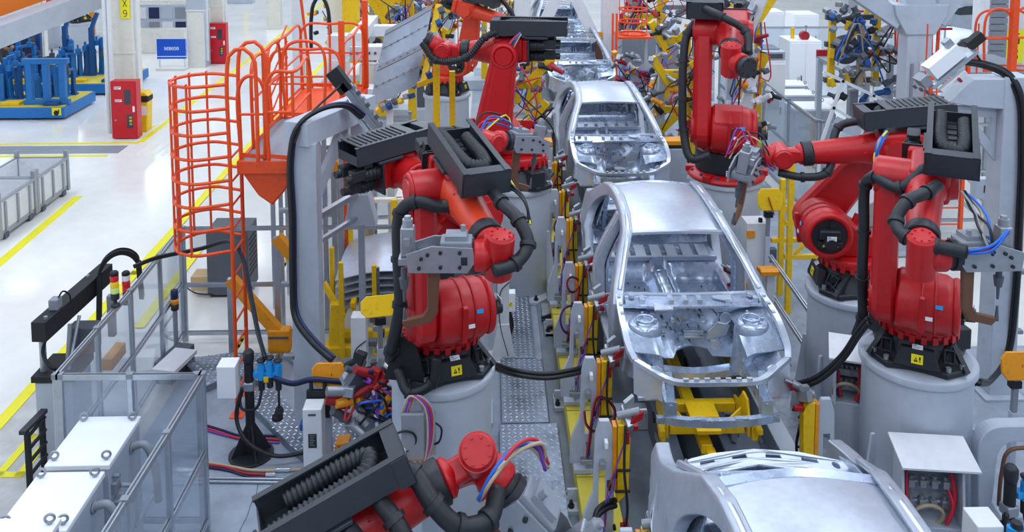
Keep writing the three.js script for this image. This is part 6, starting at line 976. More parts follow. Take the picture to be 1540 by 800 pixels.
{
  const Z = -14.2, a = az(1392, 160, Z), R = .42, cx = az(1428, 160, Z).x, t = thing('caged_ladder', 'orange ladder cage between the steel column and the cantilever portal post', 'ladder', [0, 0, 0]);
  const y0 = az(1400, 232, Z).y, y1 = az(1400, 118, Z).y;
  for (let k = 0; k < 5; k++) { const y = y0 + (y1 - y0) * k / 4, p = []; for (let i = 0; i <= 16; i++) { const th = Math.PI * (1 + i / 16); p.push([cx + R * Math.cos(th), y, Z - R * .9 * Math.sin(th) * 1]); } mb().put(sweep(p, () => .018, 6, 36)).build('hoop', m.orange, t); mb().cyl([cx - R, y, Z], [cx + R, y, Z], .015, .015, 6).build('hoop_tie', m.orange, t); }
  for (let i = 0; i <= 5; i++) { const th = Math.PI * (1 + i / 5); const x = cx + R * Math.cos(th), z = Z - R * .9 * Math.sin(th); mb().bar([x, y0 - .02, z], [x, y1 + (i === 0 || i === 5 ? .9 : .04), z], .03, .014).build('cage_strap', m.orange, t); }
  mb().bar([cx + .3, .0, Z - .05], [cx + .3, y1 + .2, Z - .05], .07, .05).build('stile', m.orange, t); mb().bar([cx - .3, 0, Z - .05], [cx - .3, y1 + .2, Z - .05], .05, .05).build('stile', m.orange, t); for (let k = 0; k < 10; k++) mb().cyl([cx - .3, .3 + .28 * k, Z - .05], [cx + .3, .3 + .28 * k, Z - .05], .014, .014, 6).build('rung', m.orange, t);
  const pl = thing('ladder_platform', 'orange handrails of the platform beyond the cantilever portal arm', 'platform', [0, 0, 0]); const Y = y1 - .05; const X = p => az(p, 60, Z - .8).x;
  mb().rb(X(1560) - X(1385), .08, 1.6, .008, (X(1560) + X(1385)) / 2, Y, Z - 1.3).build('deck', m.midGrey, pl); for (const x of [X(1388), X(1555)]) for (const z of [Z - .6, Z - 2.0]) mb().rb(.1, Y, .1, .006, x, Y / 2, z).build('leg', m.paintGrey, pl);
  railLoop(pl, [[X(1388), Z - .6], [X(1400), Z - .6]], Y, 1.3); railLoop(pl, [[X(1398), Z - 2.05], [X(1430), Z - 2.05], [X(1455), Z - 2.05]], Y, 1.2); railLoop(pl, [[X(1470), Z - .55], [X(1505), Z - .55]], Y, 1.1); railLoop(pl, [[X(1512), Z - .55], [X(1560), Z - .55]], Y, 1.12); railLoop(pl, [[X(1478), Z - 1.0], [X(1555), Z - 1.0]], Y, 1.0); railLoop(pl, [[X(1450), Z - 1.9], [X(1460), Z - 1.9]], Y, 1.3);
  mb().bar([X(1508), Y - .3, Z - .5], [X(1508), Y + 1.4, Z - .5], .12, .1).build('stanchion', m.orange, pl);
  fence('aluminium frame of posts and braces behind the orange ladder cage', [[X(1365), Z - 1.2], [X(1420), Z - 1.2], [X(1475), Z - 1.2], [X(1530), Z - 1.2]], 2.0, [.2, 1.1, 1.95], { glass: false });
  { const tt = thing('brace_frame', 'diagonal aluminium braces behind the orange ladder cage', 'brace', [0, 0, 0]); mb().bar([X(1420), 1.9, Z - 1.15], [X(1510), .6, Z - 1.15], .06, .06).build('brace', m.alu, tt); mb().bar([X(1440), .9, Z - 1.1], [X(1530), 0, Z - 1.1], .06, .06).build('brace', m.alu, tt); mb().bar([X(1370), 1.0, Z - 1.1], [X(1425), 2.2, Z - 1.1], .08, .08).build('brace', m.paintGrey, tt); }
}
// white cabinets behind the right-hand fence
{
  const box = (label, pxl, pxr, ytop, ybase, z, d, o = {}) => { const a = az(pxl, ytop, z), b = az(pxr, ytop, z), w = b.x - a.x, h = a.y, t = thing('tall_cabinet', label, 'cabinet', [(a.x + b.x) / 2, 0, z - d / 2]); mb().rb(w, h - .08, d, .01, 0, (h - .08) / 2 + .08, 0).build('body', m.cabinet, t); mb().box(w - .04, .08, d - .04, 0, .04, 0).build('plinth', m.darkGrey, t); const n = o.doors || 1; for (let k = 0; k < n; k++) { mb().rb(w / n - .03, h - .16, .02, .006, -w / 2 + w / n * (k + .5), h / 2 + .02, d / 2 + .008).build('door', m.cabinet, t); mb().rb(.025, .16, .03, .005, -w / 2 + w / n * (k + 1) - .1, h * .55, d / 2 + .03).build('handle', m.darkGrey, t); } return { t, w, h, d }; };
  const A = box('tall white double-door cabinet with red beacon', 1188, 1236, 62, 190, -22.7, .9, { doors: 2 }); mb().cyl([-.2, A.h, 0], [-.2, A.h + .28, 0], .05, .05, 12).build('beacon', m.yellow, A.t); mb().cyl([.05, A.h + .1, .1], [.05, A.h + .1, .25], .12, .12, 16).build('horn', m.redDark, A.t);
  const B = box('white cabinet with louvred cooling unit on top', 1140, 1182, 92, 190, -18.9, .9); mb().rb(B.w * 1.02, .2, .8, .02, 0, B.h + .1, 0).build('cooler', m.paintGrey, B.t); for (let k = 0; k < 6; k++) mb().box(B.w * .8, .02, .05, 0, B.h + .22, -.3 + .1 * k).build('louvre', m.midGrey, B.t); mb().box(B.w * .8, .1, .02, 0, B.h + .1, .41).build('grille', m.darkGrey, B.t); mb().rb(.3, .25, .12, .01, 0, B.h - .9, .5).build('vent_box', m.paintGrey, B.t);
  const a1 = at(1163, 128, 1.25); const eye = (label, px, py, h, w, d) => { const p = at(px, py, h); eyeCabinet(label, p.x - w / 2, p.x + w / 2, p.z + d / 2, p.z - d / 2, h); };
  eye('white eyed cabinet standing next to the cabinet with cooling unit', 1184, 124, 1.3, .8, .6); eye('white eyed cabinet in the middle of the row of three', 1195, 138, 1.25, .8, .6); eye('white eyed cabinet standing next to the white stair', 1217, 158, 1.2, .9, .7);
  fence('aluminium fence with clear panels between the drum robot and the white cabinets', [[5.9, -15.6], [5.9, -17.2], [5.9, -18.8], [5.9, -20.4], [5.9, -22.5]], 2.0, [.15, 1.1, 1.95]); fence('aluminium fence with clear panels in front of the white eyed cabinets', [[5.95, -15.55], [6.6, -15.55]], 2.0, [.15, 1.1, 1.95]);
  fence('aluminium fence with clear panels behind the tall white cabinets', [[7, -25], [9, -25], [11, -25], [13, -25]], 2.2, [.15, 1.1, 2.15]);
  const fb = box('small white cabinet behind the tall double-door cabinet with beacon', 1195, 1232, 22, 60, -30, 1.0), fc = box('narrow white cabinet behind the one with the cooling unit', 1152, 1180, 18, 60, -28, .9);
}
// hanging gripper tool with yellow uprights
{
  const Z = -16.2, c = az(1285, 76, Z), t = thing('gripper_tool', 'large panel gripper with yellow uprights hanging beside the steel column', 'gripper', [c.x, c.y, Z]); t.scale.setScalar(1.12); seed = 77;
  for (const x of [-.45, .06, .42]) mb().rb(.1, x === .06 ? 1.0 : 1.2, .1, .008, x * .85, x === .06 ? -.05 : 0, x === .06 ? .12 : 0).build('upright', x === .06 ? m.cableTan : m.yellow, t);
  for (const y of [-.5, .1, .55]) mb().rb(.95, .09, .09, .008, 0, y, -.06).build('cross_beam', m.darkGrey, t);
  mb().lathe([[0, 0], [.2, 0], [.24, .03], [.24, .1], [.1, .12], [.1, .16], [0, .16]], 24, TM(-.22, .05, .1, RX, 0, 0)).build('tool_disc', m.darkGrey, t); mb().ring(-.22, .05, .26, .09, .03, 0, 0, 0, 20, 8).build('tool_ring', m.tool, t);
  for (let k = 0; k < 60; k++) { const y = rr(-.85, .85), x = rr(-.5, .5) * (Math.abs(y) > .5 ? 1 : .9), z = rr(-.1, .3); const a = V(x, y, z), b = a.clone().add(V(rr(-.2, .2), rr(-.12, .12), rr(-.05, .15))); mb().cyl(a, b, rr(.03, .055), rr(.025, .05), 10).rb(.1, .08, .1, .01, b.x, b.y, b.z, rr(0, 1), rr(0, 1), 0).build('clamp', [m.tool, m.darkGrey, m.midGrey, m.tool, m.blackMatt, m.darkGrey, m.tool, m.blueDark][k % 8], t); }
  for (let k = 0; k < 6; k++) mb().rb(.08, .16, .06, .008, rr(-.5, .5), rr(-.8, .8), .2, 0, 0, rr(-.5, .5)).build('bracket', m.yellow, t); for (let k = 0; k < 8; k++) mb().tube([[rr(-.5, .5), rr(-.7, .7), .2], [rr(-.6, .6), rr(-.7, .7), .35], [rr(-.5, .5), rr(-.7, .7), .25]], .014, 5, 18).build('hose', [m.cable, m.cableBlue, m.cable, m.cableTan][k % 4], t);
  mb().bar([.4, .3, -.1], [1.0, .5, -.3], .1, .1).build('hanger', m.paintGrey, t); mb().bar([.4, -.3, -.1], [.95, -.2, -.3], .08, .08).build('hanger', m.midGrey, t); mb().bar([0, .6, -.2], [0, 2.2, -.2], .16, .16).build('hanger', m.paintGrey, t);
  const st = thing('gripper_stand', 'grey stand post carrying the large panel gripper', 'stand', [c.x + .1, 0, Z - .25]); mb().rb(.16, c.y - .6, .16, .01, 0, (c.y - .6) / 2, 0).build('post', m.midGrey, st); mb().rb(.6, .05, .6, .006, 0, .03, 0).build('foot', m.midGrey, st);
}

{ // grey valve unit standing at the orange-forearm robot\'s pedestal
  const c = az(622, 650, -7.35), t = thing('valve_unit', 'grey valve unit with looped violet cables at the orange-forearm robot\'s pedestal', 'valve unit', [c.x, 0, c.z]); const y = c.y;
  mb().rb(.2, .42, .16, .012, 0, y, 0).build('housing', m.midGrey, t); mb().rb(.12, .1, .1, .01, .02, y + .26, 0).build('cap', m.tool, t); mb().rb(.16, .14, .14, .01, -.14, y - .16, .06).build('white_block', m.paintWhite, t); mb().rb(.1, .34, .12, .01, .14, y - .02, -.02).build('side_block', m.tool, t); mb().rb(.14, y - .2, .14, .01, 0, (y - .2) / 2, -.02).build('post', m.paintGrey, t); mb().rb(.36, .03, .16, .006, .08, y - .26, .1).build('tray_plate', m.amber, t);
  for (let k = 0; k < 4; k++) mb().tube([[-.1 + .03 * k, y + .2, .04], [-.02 + .02 * k, y + .36, .05], [.1 + .02 * k, y + .28, .08], [.13 + .015 * k, y, .1], [.1, y - .24, .1]], .01, 6, 30).build('cable', [m.cableTan, m.cableViolet, m.cableRed, m.cableGrey][k], t); mb().ring(-.08, y - .02, .1, .11, .01, .2, .2, 0, 26, 6).build('cable', m.cable, t); mb().tube([[.16, y + .1, 0], [.24, y + .06, .04], [.22, y - .06, .05], [.15, y - .1, .02]], .01, 6, 20).build('cable', m.cable, t);
}
// ------------------------------------------------------------------ far left: pallets, columns, fire cabinets, bins
{
  const col = (label, px, z, w, d, sign, mat) => { const x = az(px, 60, z).x, t = thing('hall_column', label, 'column', [x, 0, z]); mb().rb(w, CEIL - .02, d, .03, 0, CEIL / 2, 0).build('shaft', mat || m.cream, t); mb().rb(w * .94, 1.9, d * 1.02, .01, 0, .95, .0).build('lower_cladding', m.cream, t); mb().rb(w * 1.04, .06, d * 1.06, .01, 0, 1.95, 0).build('band', m.cream, t); mb().rb(.07, CEIL - .4, .1, .01, w / 2 + .03, CEIL / 2, d * .2).build('downpipe', m.paintWhite, t); if (sign) plateMesh('column_sign', w * .42, w * .95, .01, sign, t, [w * .22, az(px, 4, z).y - .1, d / 2 + .03]); return t; };
  const sg = (a, b) => printMat(128, 256, (x, w, h) => { x.fillStyle = '#f6e91a'; x.fillRect(0, 0, w, h); x.fillStyle = '#22220f'; x.font = '118px sans-serif'; x.textAlign = 'center'; x.fillText(a, w / 2, 112); x.fillText(b, w / 2, 234); });
  col('cream hall column with yellow sign behind the red fire cabinet', 190, -22.95, .56, .56, sg('X', '9'));
  col('grey-white hall column beside the blue station sign', 299, -30.6, .6, .6, null, m.paintGrey); col('cream hall column behind the red fire cabinet by the blue sign', 330, -31.6, .48, .5); col('cream hall column with a square hatch across the aisle', 414, -38.6, .62, .6); col('cream hall column behind the blue fixtures', 55, -30.5, .55, .5); 
  const c8 = col('white hall column with yellow G 8 sign beside the orange handrails', 1524, -17.5, 1.0, .6, null, m.paintWhite); plateMesh('column_sign', .34, .66, .01, sg('G', '8'), c8, [-.16, az(1524, 65, -17.5).y, .33]);
  for (const [px, lab] of [[786, 'white gantry leg on the tread plate side of the roofless car bodies'], [915, 'white gantry leg on the orange cage side of the roofless car bodies']]) { const z = -24.2, x = az(px, 60, z).x, s = px < 860 ? 1 : -1, t = thing('gantry_leg', lab, 'column', [x, 0, z]), w = y => az(px + s * 22 + s * (55 - y) * .48, y, z); mb().rb(.42, 7.5, .5, .012, -s * .02, 3.75, 0).build('shaft', m.paintWhite, t); const q0 = w(60), q1 = w(-75); mb().bar([q0.x - x, q0.y, .1], [q1.x - x, q1.y, .1], .24, .3).build('brace', m.paintWhite, t); mb().rb(.6, .06, .7, .006, -s * .05, .03, 0).build('foot', m.paintGrey, t); mb().rb(.2, .5, .3, .02, s * .26, az(px, 75, z).y, .1).build('drive_box', m.copper, t); mb().rb(.12, .16, .1, .01, s * .26, az(px, 50, z).y, .25).build('drive_box', m.amber, t); }
  // fire cabinets
  const fire = (label, px, py, w, h) => { const p = at(px, py, 0), t = thing('fire_cabinet', label, 'fire cabinet', [p.x, 0, p.z - .12]); mb().rb(w, h, .3, .012, 0, h / 2 + .02, 0).build('body', m.redFire, t); mb().rb(w - .06, h - .08, .02, .006, 0, h / 2 + .02, .152).build('door', m.redFire, t); mb().box(.16, .36, .006, .1, h * .74, .164).build('window', m.glassDark, t); mb().box(.15, .34, .006, .14, h * .32, .164).build('window', m.glassDark, t); for (let k = 0; k < 3; k++) mb().box(.06, .05, .006, .16, h * .32 + .09 - .08 * k, .169).build('gauge', [m.amber, m.yellow, m.tool][k], t); const lab2 = printMat(96, 48, (x, W, H) => { x.fillStyle = '#f2f2f2'; x.fillRect(0, 0, W, H); x.fillStyle = '#c01c22'; x.fillRect(6, 8, 34, 12); x.fillRect(48, 8, 40, 12); x.fillRect(6, 28, 60, 10); }); plateMesh('label', .16, .07, .006, lab2, t, [-.13, h * .9, .164]); plateMesh('label', .16, .06, .006, lab2, t, [-.12, h * .68, .164]); mb().box(.05, .14, .008, .24, h * .53, .166).build('handle', m.cabinet, t); mb().cyl([-.2, h * .34, .16], [-.2, h * .34, .18], .025, .025, 10).build('lock', m.tool, t); };
  m.redFire = M('#cc0f22', .35, 0, { map: scuffTex }); m.glassDark = M('#3a3d44', .12);
  fire('red fire cabinet at the corner of the yellow floor lines', 189, 209, .62, 1.42); fire('red fire cabinet by the blue station sign', 328, 96, .62, 1.4);
  { const p = at(216, 196, 0), t = thing('litter_bin', 'yellow litter bin with black bag beside the red fire cabinet', 'bin', [p.x + .02, 0, p.z]); mb().ext([[-.13, 0], [.13, 0], [.17, .78], [-.17, .78]], .34, .02).build('body', m.yellow, t); mb().rb(.38, .16, .38, .04, 0, .84, 0).build('bag', m.blackMatt, t); mb().ext([[-.18, 0], [.2, 0], [.1, .1], [-.1, .1]], .36, .02, TM(0, .92, 0)).build('lid', m.yellow, t); mb().box(.16, .24, .006, .06, .55, .172).build('label', m.cabinet, t); }
  { const z = -30.0, a = az(235, 57, z), b = az(281, 89, z), t = thing('station_sign', 'blue station sign reading MB050 on a stand', 'sign', [(a.x + b.x) / 2, 0, z]); const w = b.x - a.x, h = a.y - b.y; plateMesh('panel', w, h, .05, printMat(512, 372, (x, W, H) => { x.fillStyle = '#eef3f8'; x.fillRect(0, 0, W, H); x.fillStyle = '#1454c4'; x.fillRect(6, 16, W - 12, H - 26); x.fillStyle = '#dfe9f7'; x.fillRect(6, H - 58, W - 12, 14); x.font = 'bold 78px serif'; x.textAlign = 'center'; x.fillText('MB050', W / 2, H / 2 + 26); }), t, [0, b.y + h / 2, 0]); for (const s of [-1, 1]) mb().rb(.05, b.y + .02, .05, .006, s * w * .42, b.y / 2, -.01).build('leg', m.paintWhite, t); mb().rb(w, .08, .4, .01, 0, .04, 0).build('foot', m.cream, t); }
  // control wall behind the sign
  { const z = -33.5, a = az(204, 8, z), b = az(285, 72, z), t = thing('panel_wall', 'pale panel wall with small screens behind the blue station sign', 'equipment', [a.x, 0, z]); const w = b.x - a.x; mb().rb(w, a.y - b.y, .3, .01, w / 2, (a.y + b.y) / 2, 0).build('panel_frame', m.paintGrey, t); mb().rb(w, .9, .5, .02, w / 2, .45, .3).build('plinth', m.cream, t); mb().rb(w, Math.max(.2, b.y - .3), .2, .01, w / 2, b.y / 2, -.1).build('support', m.cream, t); for (let r = 0; r < 3; r++) for (let k = 0; k < 4; k++) { mb().rb(w / 4 - .1, (a.y - b.y) / 3 - .12, .03, .006, w / 8 + k * w / 4, b.y + (a.y - b.y) * (r + .5) / 3, .16).build('panel', [m.paintWhite, m.navy, m.paintGrey, m.midGrey][(k + r * 2) % 4], t); } mb().rb(.5, .34, .04, .01, .35, b.y + .25, .18).build('panel', m.redDark, t); mb().bar([0, a.y + .15, 0], [w, a.y + .15, 0], .2, .1).build('top_beam', m.cream, t); }
  // bins
  const bin = (label, z1, z0, x0, x1) => { const h = .72, t = thing('metal_crate', label, 'crate', [(x0 + x1) / 2, 0, (z0 + z1) / 2], 0, 'grey metal crates'); const w = x1 - x0, d = z1 - z0; mb().rb(w - .04, .04, d - .04, .006, 0, .14, 0).build('bottom', m.crate, t); for (const s of [-1, 1]) { mb().rb(.03, h - .14, d - .04, .006, s * (w / 2 - .02), .14 + (h - .14) / 2, 0).build('side_panel', m.crate, t); mb().rb(w - .04, h - .14, .03, .006, 0, .14 + (h - .14) / 2, s * (d / 2 - .02)).build('end_panel', m.crate, t); mb().rb(.05, .05, d, .008, s * (w / 2), h, 0).build('top_rail', m.tool, t); mb().rb(w, .05, .05, .008, 0, h, s * (d / 2)).build('top_rail', m.tool, t); for (let k = 0; k < 3; k++) mb().rb(.04, h - .2, .06, .006, s * (w / 2 + .005), .4, -d / 2 + d * (k + .5) / 3).build('rib', m.tool, t); for (const e of [-1, 1]) { mb().rb(.08, h + .1, .08, .008, s * (w / 2 - .01), (h + .1) / 2 + .06, e * (d / 2 - .01)).build('corner_post', m.tool, t); mb().rb(.1, .1, .14, .008, s * (w / 2 - .03), .06, e * (d / 2 - .2)).build('foot', m.darkGrey, t); } mb().rb(.04, .1, d, .006, s * (w / 2 - .02), .12, 0).build('skid', m.tool, t); } return t; };
  m.crate = M('#e6e8ea', .5, .05, { map: grimeTex });
  bin('grey metal crate standing nearer the yellow line end', -16.62, -17.85, -9.5, -8.5); bin('grey metal crate standing next to the one at the yellow line end', -15.3, -16.55, -9.5, -8.5);
}
// blue fixture pallets with jigs
{
  seed = 19;
  const pallet = (label, x0, x1, z0, z1, dense) => {
    const t = thing('fixture_pallet', label, 'fixture pallet', [(x0 + x1) / 2, 0, (z0 + z1) / 2]); const w = x1 - x0, d = z0 - z1;
    mb().rb(w, .28, d, .015, 0, .2, 0).build('base', m.blue, t); mb().rb(w - .1, .02, d - .1, .005, 0, .345, 0).build('deck', m.yellowPale, t); for (const s of [-1, 1]) { mb().rb(.4, .06, d * .9, .01, s * w * .3, .03, 0).build('skid', m.blueDark, t); mb().cyl([s * w * .46, .2, d / 2], [s * w * .46, .2, d / 2 + .012], .07, .07, 14).build('port', m.blackMatt, t); } plateMesh('warning_sticker', .24, .2, .01, stickerMat, t, [w / 2 - .2, .24, d / 2 + .006]);
    for (let k = 0; k < 5; k++) mb().rb(rr(.35, .6), .08, rr(.25, .4), .01, -w * .42 + w * .21 * k, .4, d / 2 - .3).build('riser_block', k % 2 ? m.yellow : m.blueDark, t);
    for (let i = 0; i < dense; i++) { const x = -w / 2 + .3 + (w - .6) * ((i * .618) % 1), z = -d / 2 + .3 + (d - .6) * ((i * .377 + .2) % 1), h = rr(.5, 1.15), ww = rr(.1, .2); const b = mb(); b.rb(ww * 1.9, .04, ww * 1.9, .006, x, .37, z); b.ext([[-ww * .7, 0], [ww * .7, 0], [ww * .45, h * .4], [ww * .4, h], [-ww * .4, h], [-ww * .45, h * .4]], ww, .01, TM(x, .36, z, 0, rr(0, 3), 0)); b.build('jig_post', i % 3 ? m.blue : m.blueDark, t); const c = mb(); const th = rr(0, 6); c.bar([x, .36 + h, z], [x + .3 * Math.cos(th), .36 + h + .04, z + .3 * Math.sin(th)], .09, .07); c.rb(.12, .16, .12, .01, x + .28 * Math.cos(th), .42 + h, z + .28 * Math.sin(th)); c.cyl([x + .28 * Math.cos(th), .45 + h, z + .28 * Math.sin(th)], [x + .28 * Math.cos(th), .62 + h, z + .28 * Math.sin(th)], .03, .03, 8); c.build('jig_clamp', i % 4 ? m.blue : m.darkGrey, t); }
    return t;
  };
  const pa = pallet('blue fixture pallet with jigs beside the cream column, frame jig on its front', -16.4, -11.2, -23.5, -25.4, 36);
  { const g = mb(); for (const x of [-.7, 0, .7]) g.rb(.16, 1.15, .14, .01, 2.0 + x * .62, .92, .6); g.rb(1.2, .14, .16, .01, 2.0, 1.52, .6); g.rb(1.2, .12, .16, .01, 2.0, .42, .6); g.build('frame_jig', m.blue, pa); }
  const pb = pallet('blue fixture pallet with tall crank jigs farther from the aisle', -15.4, -10.9, -26.3, -28.6, 30);
  { for (let k = 0; k < 4; k++) { const x = -.6 + .8 * k; mb().rb(.14, 1.5 + .1 * (k % 2), .14, .01, x, 1.1, 0).bar([x, 1.8, 0], [x + .2, 2.3, 0], .12, .1).build('crank_post', m.blueDark, pb); } mb().ring(-.2, 2.35, 0, .22, .03, RX, 0, 0, 18, 6).build('hand_wheel', m.navy, pb); }
  tag(mb().rb(.9, 1.35, .7, .01, az(35, 85, -29.2).x, .675, -29.2).build('blue_bin', m.navy), 'dark navy cabinet beside the worker', 'cabinet');
  // overhead conveyor beam
  const A = az(-40, 66, -20), B = az(165, -12, -24), t = thing('overhead_conveyor', 'grey overhead conveyor beam with orange side sheets above the blue fixtures', 'conveyor', [0, 0, 0]); mb().bar(A, B, .5, .5).build('beam', m.paintGrey, t); mb().bar(A.clone().add(V(-.4, .52, -.6)), B.clone().add(V(-.4, .52, -.6)), .1, .45).build('side_sheet', m.orangeSheet = M('#ef7b1a', .45), t); mb().bar(A.clone().add(V(-.38, .95, -.6)), B.clone().add(V(-.38, .95, -.6)), .12, .1).build('rail', m.paintGrey, t); mb().bar(A.clone().add(V(-.4, 1.3, -.6)), B.clone().add(V(-.4, 1.3, -.6)), .1, .5).build('side_sheet', m.orangeSheet, t); mb().bar(B.clone().lerp(A, .12), V(B.lerp(A, .12).x, CEIL, B.z), .12, .12).build('hanger', m.paintGrey, t); mb().bar(A.clone().lerp(B, .1), A.clone().lerp(B, .1).setY(CEIL), .12, .12).build('hanger', m.paintGrey, t);
  for (const [px, z] of [[158, -22.2], [165, -22.2]]) tag(mb().cyl([az(px, 50, z).x, 0, z], [az(px, 50, z).x, CEIL, z], .055, .055, 12).build('vertical_pipe', m.paintWhite), 'white vertical pipe beside the cream column with yellow sign', 'pipe', 'pipes beside the signed column');
}
// worker bending over the blue pallet
{
  const h0 = az(22, 82, -26.4), t = thing('person', 'person in dark grey work jacket with light sleeve stripes bending over the blue fixtures', 'person', [h0.x - .35, 0, -25.9]);
  const bones = [], B = (a, b, r, q) => bones.push([V(...a), V(...b), r, q]);
  B([-.25, .95, 0], [-.12, 1.1, 0], .17, .17); B([-.12, 1.1, 0], [.22, 1.38, .02], .17, .19); B([.22, 1.38, .02], [.36, 1.47, .03], .1, .06); B([.2, 1.4, .18], [.42, 1.15, .26], .075, .06); B([.42, 1.15, .26], [.6, 1.06, .2], .058, .045); B([.2, 1.4, -.16], [.4, 1.12, -.22], .075, .06); B([.4, 1.12, -.22], [.58, 1.04, -.14], .058, .045); B([-.25, .95, .1], [-.2, .5, .13], .11, .08); B([-.2, .5, .13], [-.3, .1, .13], .075, .05); B([-.25, .95, -.1], [-.25, .5, -.13], .11, .08); B([-.25, .5, -.13], [-.34, .1, -.13], .075, .05); B([-.3, .06, .13], [-.12, .05, .14], .055, .045); B([-.34, .06, -.13], [-.16, .05, -.14], .055, .045);
  const skin = [], S = (a, b, r, q) => skin.push([V(...a), V(...b), r, q]); S([.36, 1.47, .03], [.46, 1.54, .03], .06, .07); S([.46, 1.55, .03], [.52, 1.55, .03], .105, .085); S([.55, 1.52, .03], [.6, 1.51, .03], .03, .018); for (const s of [[.6, 1.06, .2], [.58, 1.04, -.14]]) { S(s, [s[0] + .07, s[1] - .03, s[2]], .04, .035); for (let f = 0; f < 4; f++) S([s[0] + .08, s[1] - .03, s[2] - .03 + .02 * f], [s[0] + .15, s[1] - .09 + .01 * Math.abs(f - 1.5), s[2] - .035 + .023 * f], .011, .009); S([s[0] + .03, s[1] - .02, s[2] + .035], [s[0] + .09, s[1] - .06, s[2] + .06], .013, .01); }
  const field = (bn, res, size, c) => { const mc = new MarchingCubes(res, new THREE.MeshStandardMaterial(), false, false, 120000); mc.isolation = 0; for (let z = 0; z < res; z++) for (let y = 0; y < res; y++) for (let x = 0; x < res; x++) { const p = V((x / res * 2 - 1) * size + c.x, (y / res * 2 - 1) * size + c.y, (z / res * 2 - 1) * size + c.z); let d = 9; for (const [a, b, r, q] of bn) { const ab = b.clone().sub(a), u = Math.max(0, Math.min(1, p.clone().sub(a).dot(ab) / ab.lengthSq())), e = p.distanceTo(a.clone().addScaledVector(ab, u)) - (r + (q - r) * u); const k = .05, hh = Math.max(0, Math.min(1, .5 + .5 * (d - e) / k)); d = d + (e - d) * hh - k * hh * (1 - hh); } mc.field[z * res * res + y * res + x] = -d; } mc.update(); const n = mc.count, g = new THREE.BufferGeometry(); g.setAttribute('position', new THREE.BufferAttribute(mc.positionArray.slice(0, n * 3), 3)); g.setAttribute('normal', new THREE.BufferAttribute(mc.normalArray.slice(0, n * 3), 3)); g.applyMatrix4(new THREE.Matrix4().makeScale(size, size, size).setPosition(c)); g.computeVertexNormals(); return g; };
  mb().put(field(bones, 44, 1.0, V(.1, .85, 0))).build('work_clothes', m.cloth, t); mb().put(field(skin, 56, .32, V(.55, 1.3, .03))).build('body', m.skin, t);
  mb().put(new THREE.SphereGeometry(.118, 16, 10, 0, 6.3, 0, 1.6), TM(.47, 1.58, .03, 0, 0, -.5)).build('hair', m.blackMatt, t); for (const z of [.2, -.18]) mb().put(sweep([[.22, 1.38, z * 1.05], [.3, 1.3, z * 1.2], [.38, 1.2, z * 1.4]], () => .022, 6)).build('sleeve_stripe', m.cableGrey, t);
}
// clamp fixtures standing in rows beyond the robots
function fixtureTower(label, pos, ry, sd, o = {}) {
  seed = sd; const t = thing('weld_fixture', label, 'weld fixture', pos, ry, 'yellow weld fixtures'), H = o.h || 2.2, W = o.w || 1.0, ym = o.mat || m.yellow;
  mb().rb(W, .3, .6, .012, 0, .15, 0).build('base', o.base || m.paintGrey, t); for (const s of [-1, 1]) mb().ext([[-.1, 0], [.11, 0], [.08, H * .5], [.06, H], [-.05, H]], .12, .01, TM(s * W * .32, .3, 0)).build('column', s > 0 ? ym : (o.col2 || m.paintGrey), t);
  mb().rb(W * .9, .14, .1, .01, 0, .3 + H * .62, .06).build('plate', ym, t); mb().rb(W * .7, .18, .1, .01, 0, .3 + H * .95, .06).build('plate', ym, t); mb().bar([-W * .4, .5 + H * .3, .1], [W * .5, .3 + H * .8, .1], .1, .14).build('arm', ym, t); mb().bar([W * .1, .3 + H * .95, .1], [W * .62, .3 + H * 1.18, .25], .12, .16).build('arm', ym, t); mb().bar([-W * .1, .3 + H * .8, .1], [-W * .55, .3 + H * 1.12, .25], .12, .14).build('arm', ym, t);
  const n = (o.n || 16) + 14; for (let k = 0; k < n; k++) { const a = V(rr(-W * .65, W * .65), .4 + H * rr(.3, 1.15), rr(.05, .35)), b = a.clone().add(V(rr(-.22, .22), rr(-.12, .14), rr(-.05, .16))); mb().cyl(a, b, rr(.035, .06), rr(.03, .05), 10).rb(rr(.08, .15), rr(.07, .14), .11, .01, a.x, a.y, a.z, rr(0, 1), rr(0, 2), rr(0, 1)).build('clamp', [m.tool, m.darkGrey, m.blackMatt, m.redDark, m.tool, m.amber, m.paintWhite][k % 7], t); }
  for (let k = 0; k < (o.hoses || 8); k++) mb().tube([[rr(-W * .5, W * .5), .4 + H * rr(.4, 1.1), .2], [rr(-W * .7, W * .7), .4 + H * rr(.3, 1.1), .42], [rr(-W * .5, W * .5), .4 + H * rr(.2, 1), .25]], .014, 5, 16).build('hose', [m.cable, m.cableRed, m.cableBlue, m.cable, m.cableViolet][k % 5], t);
  return t;
}
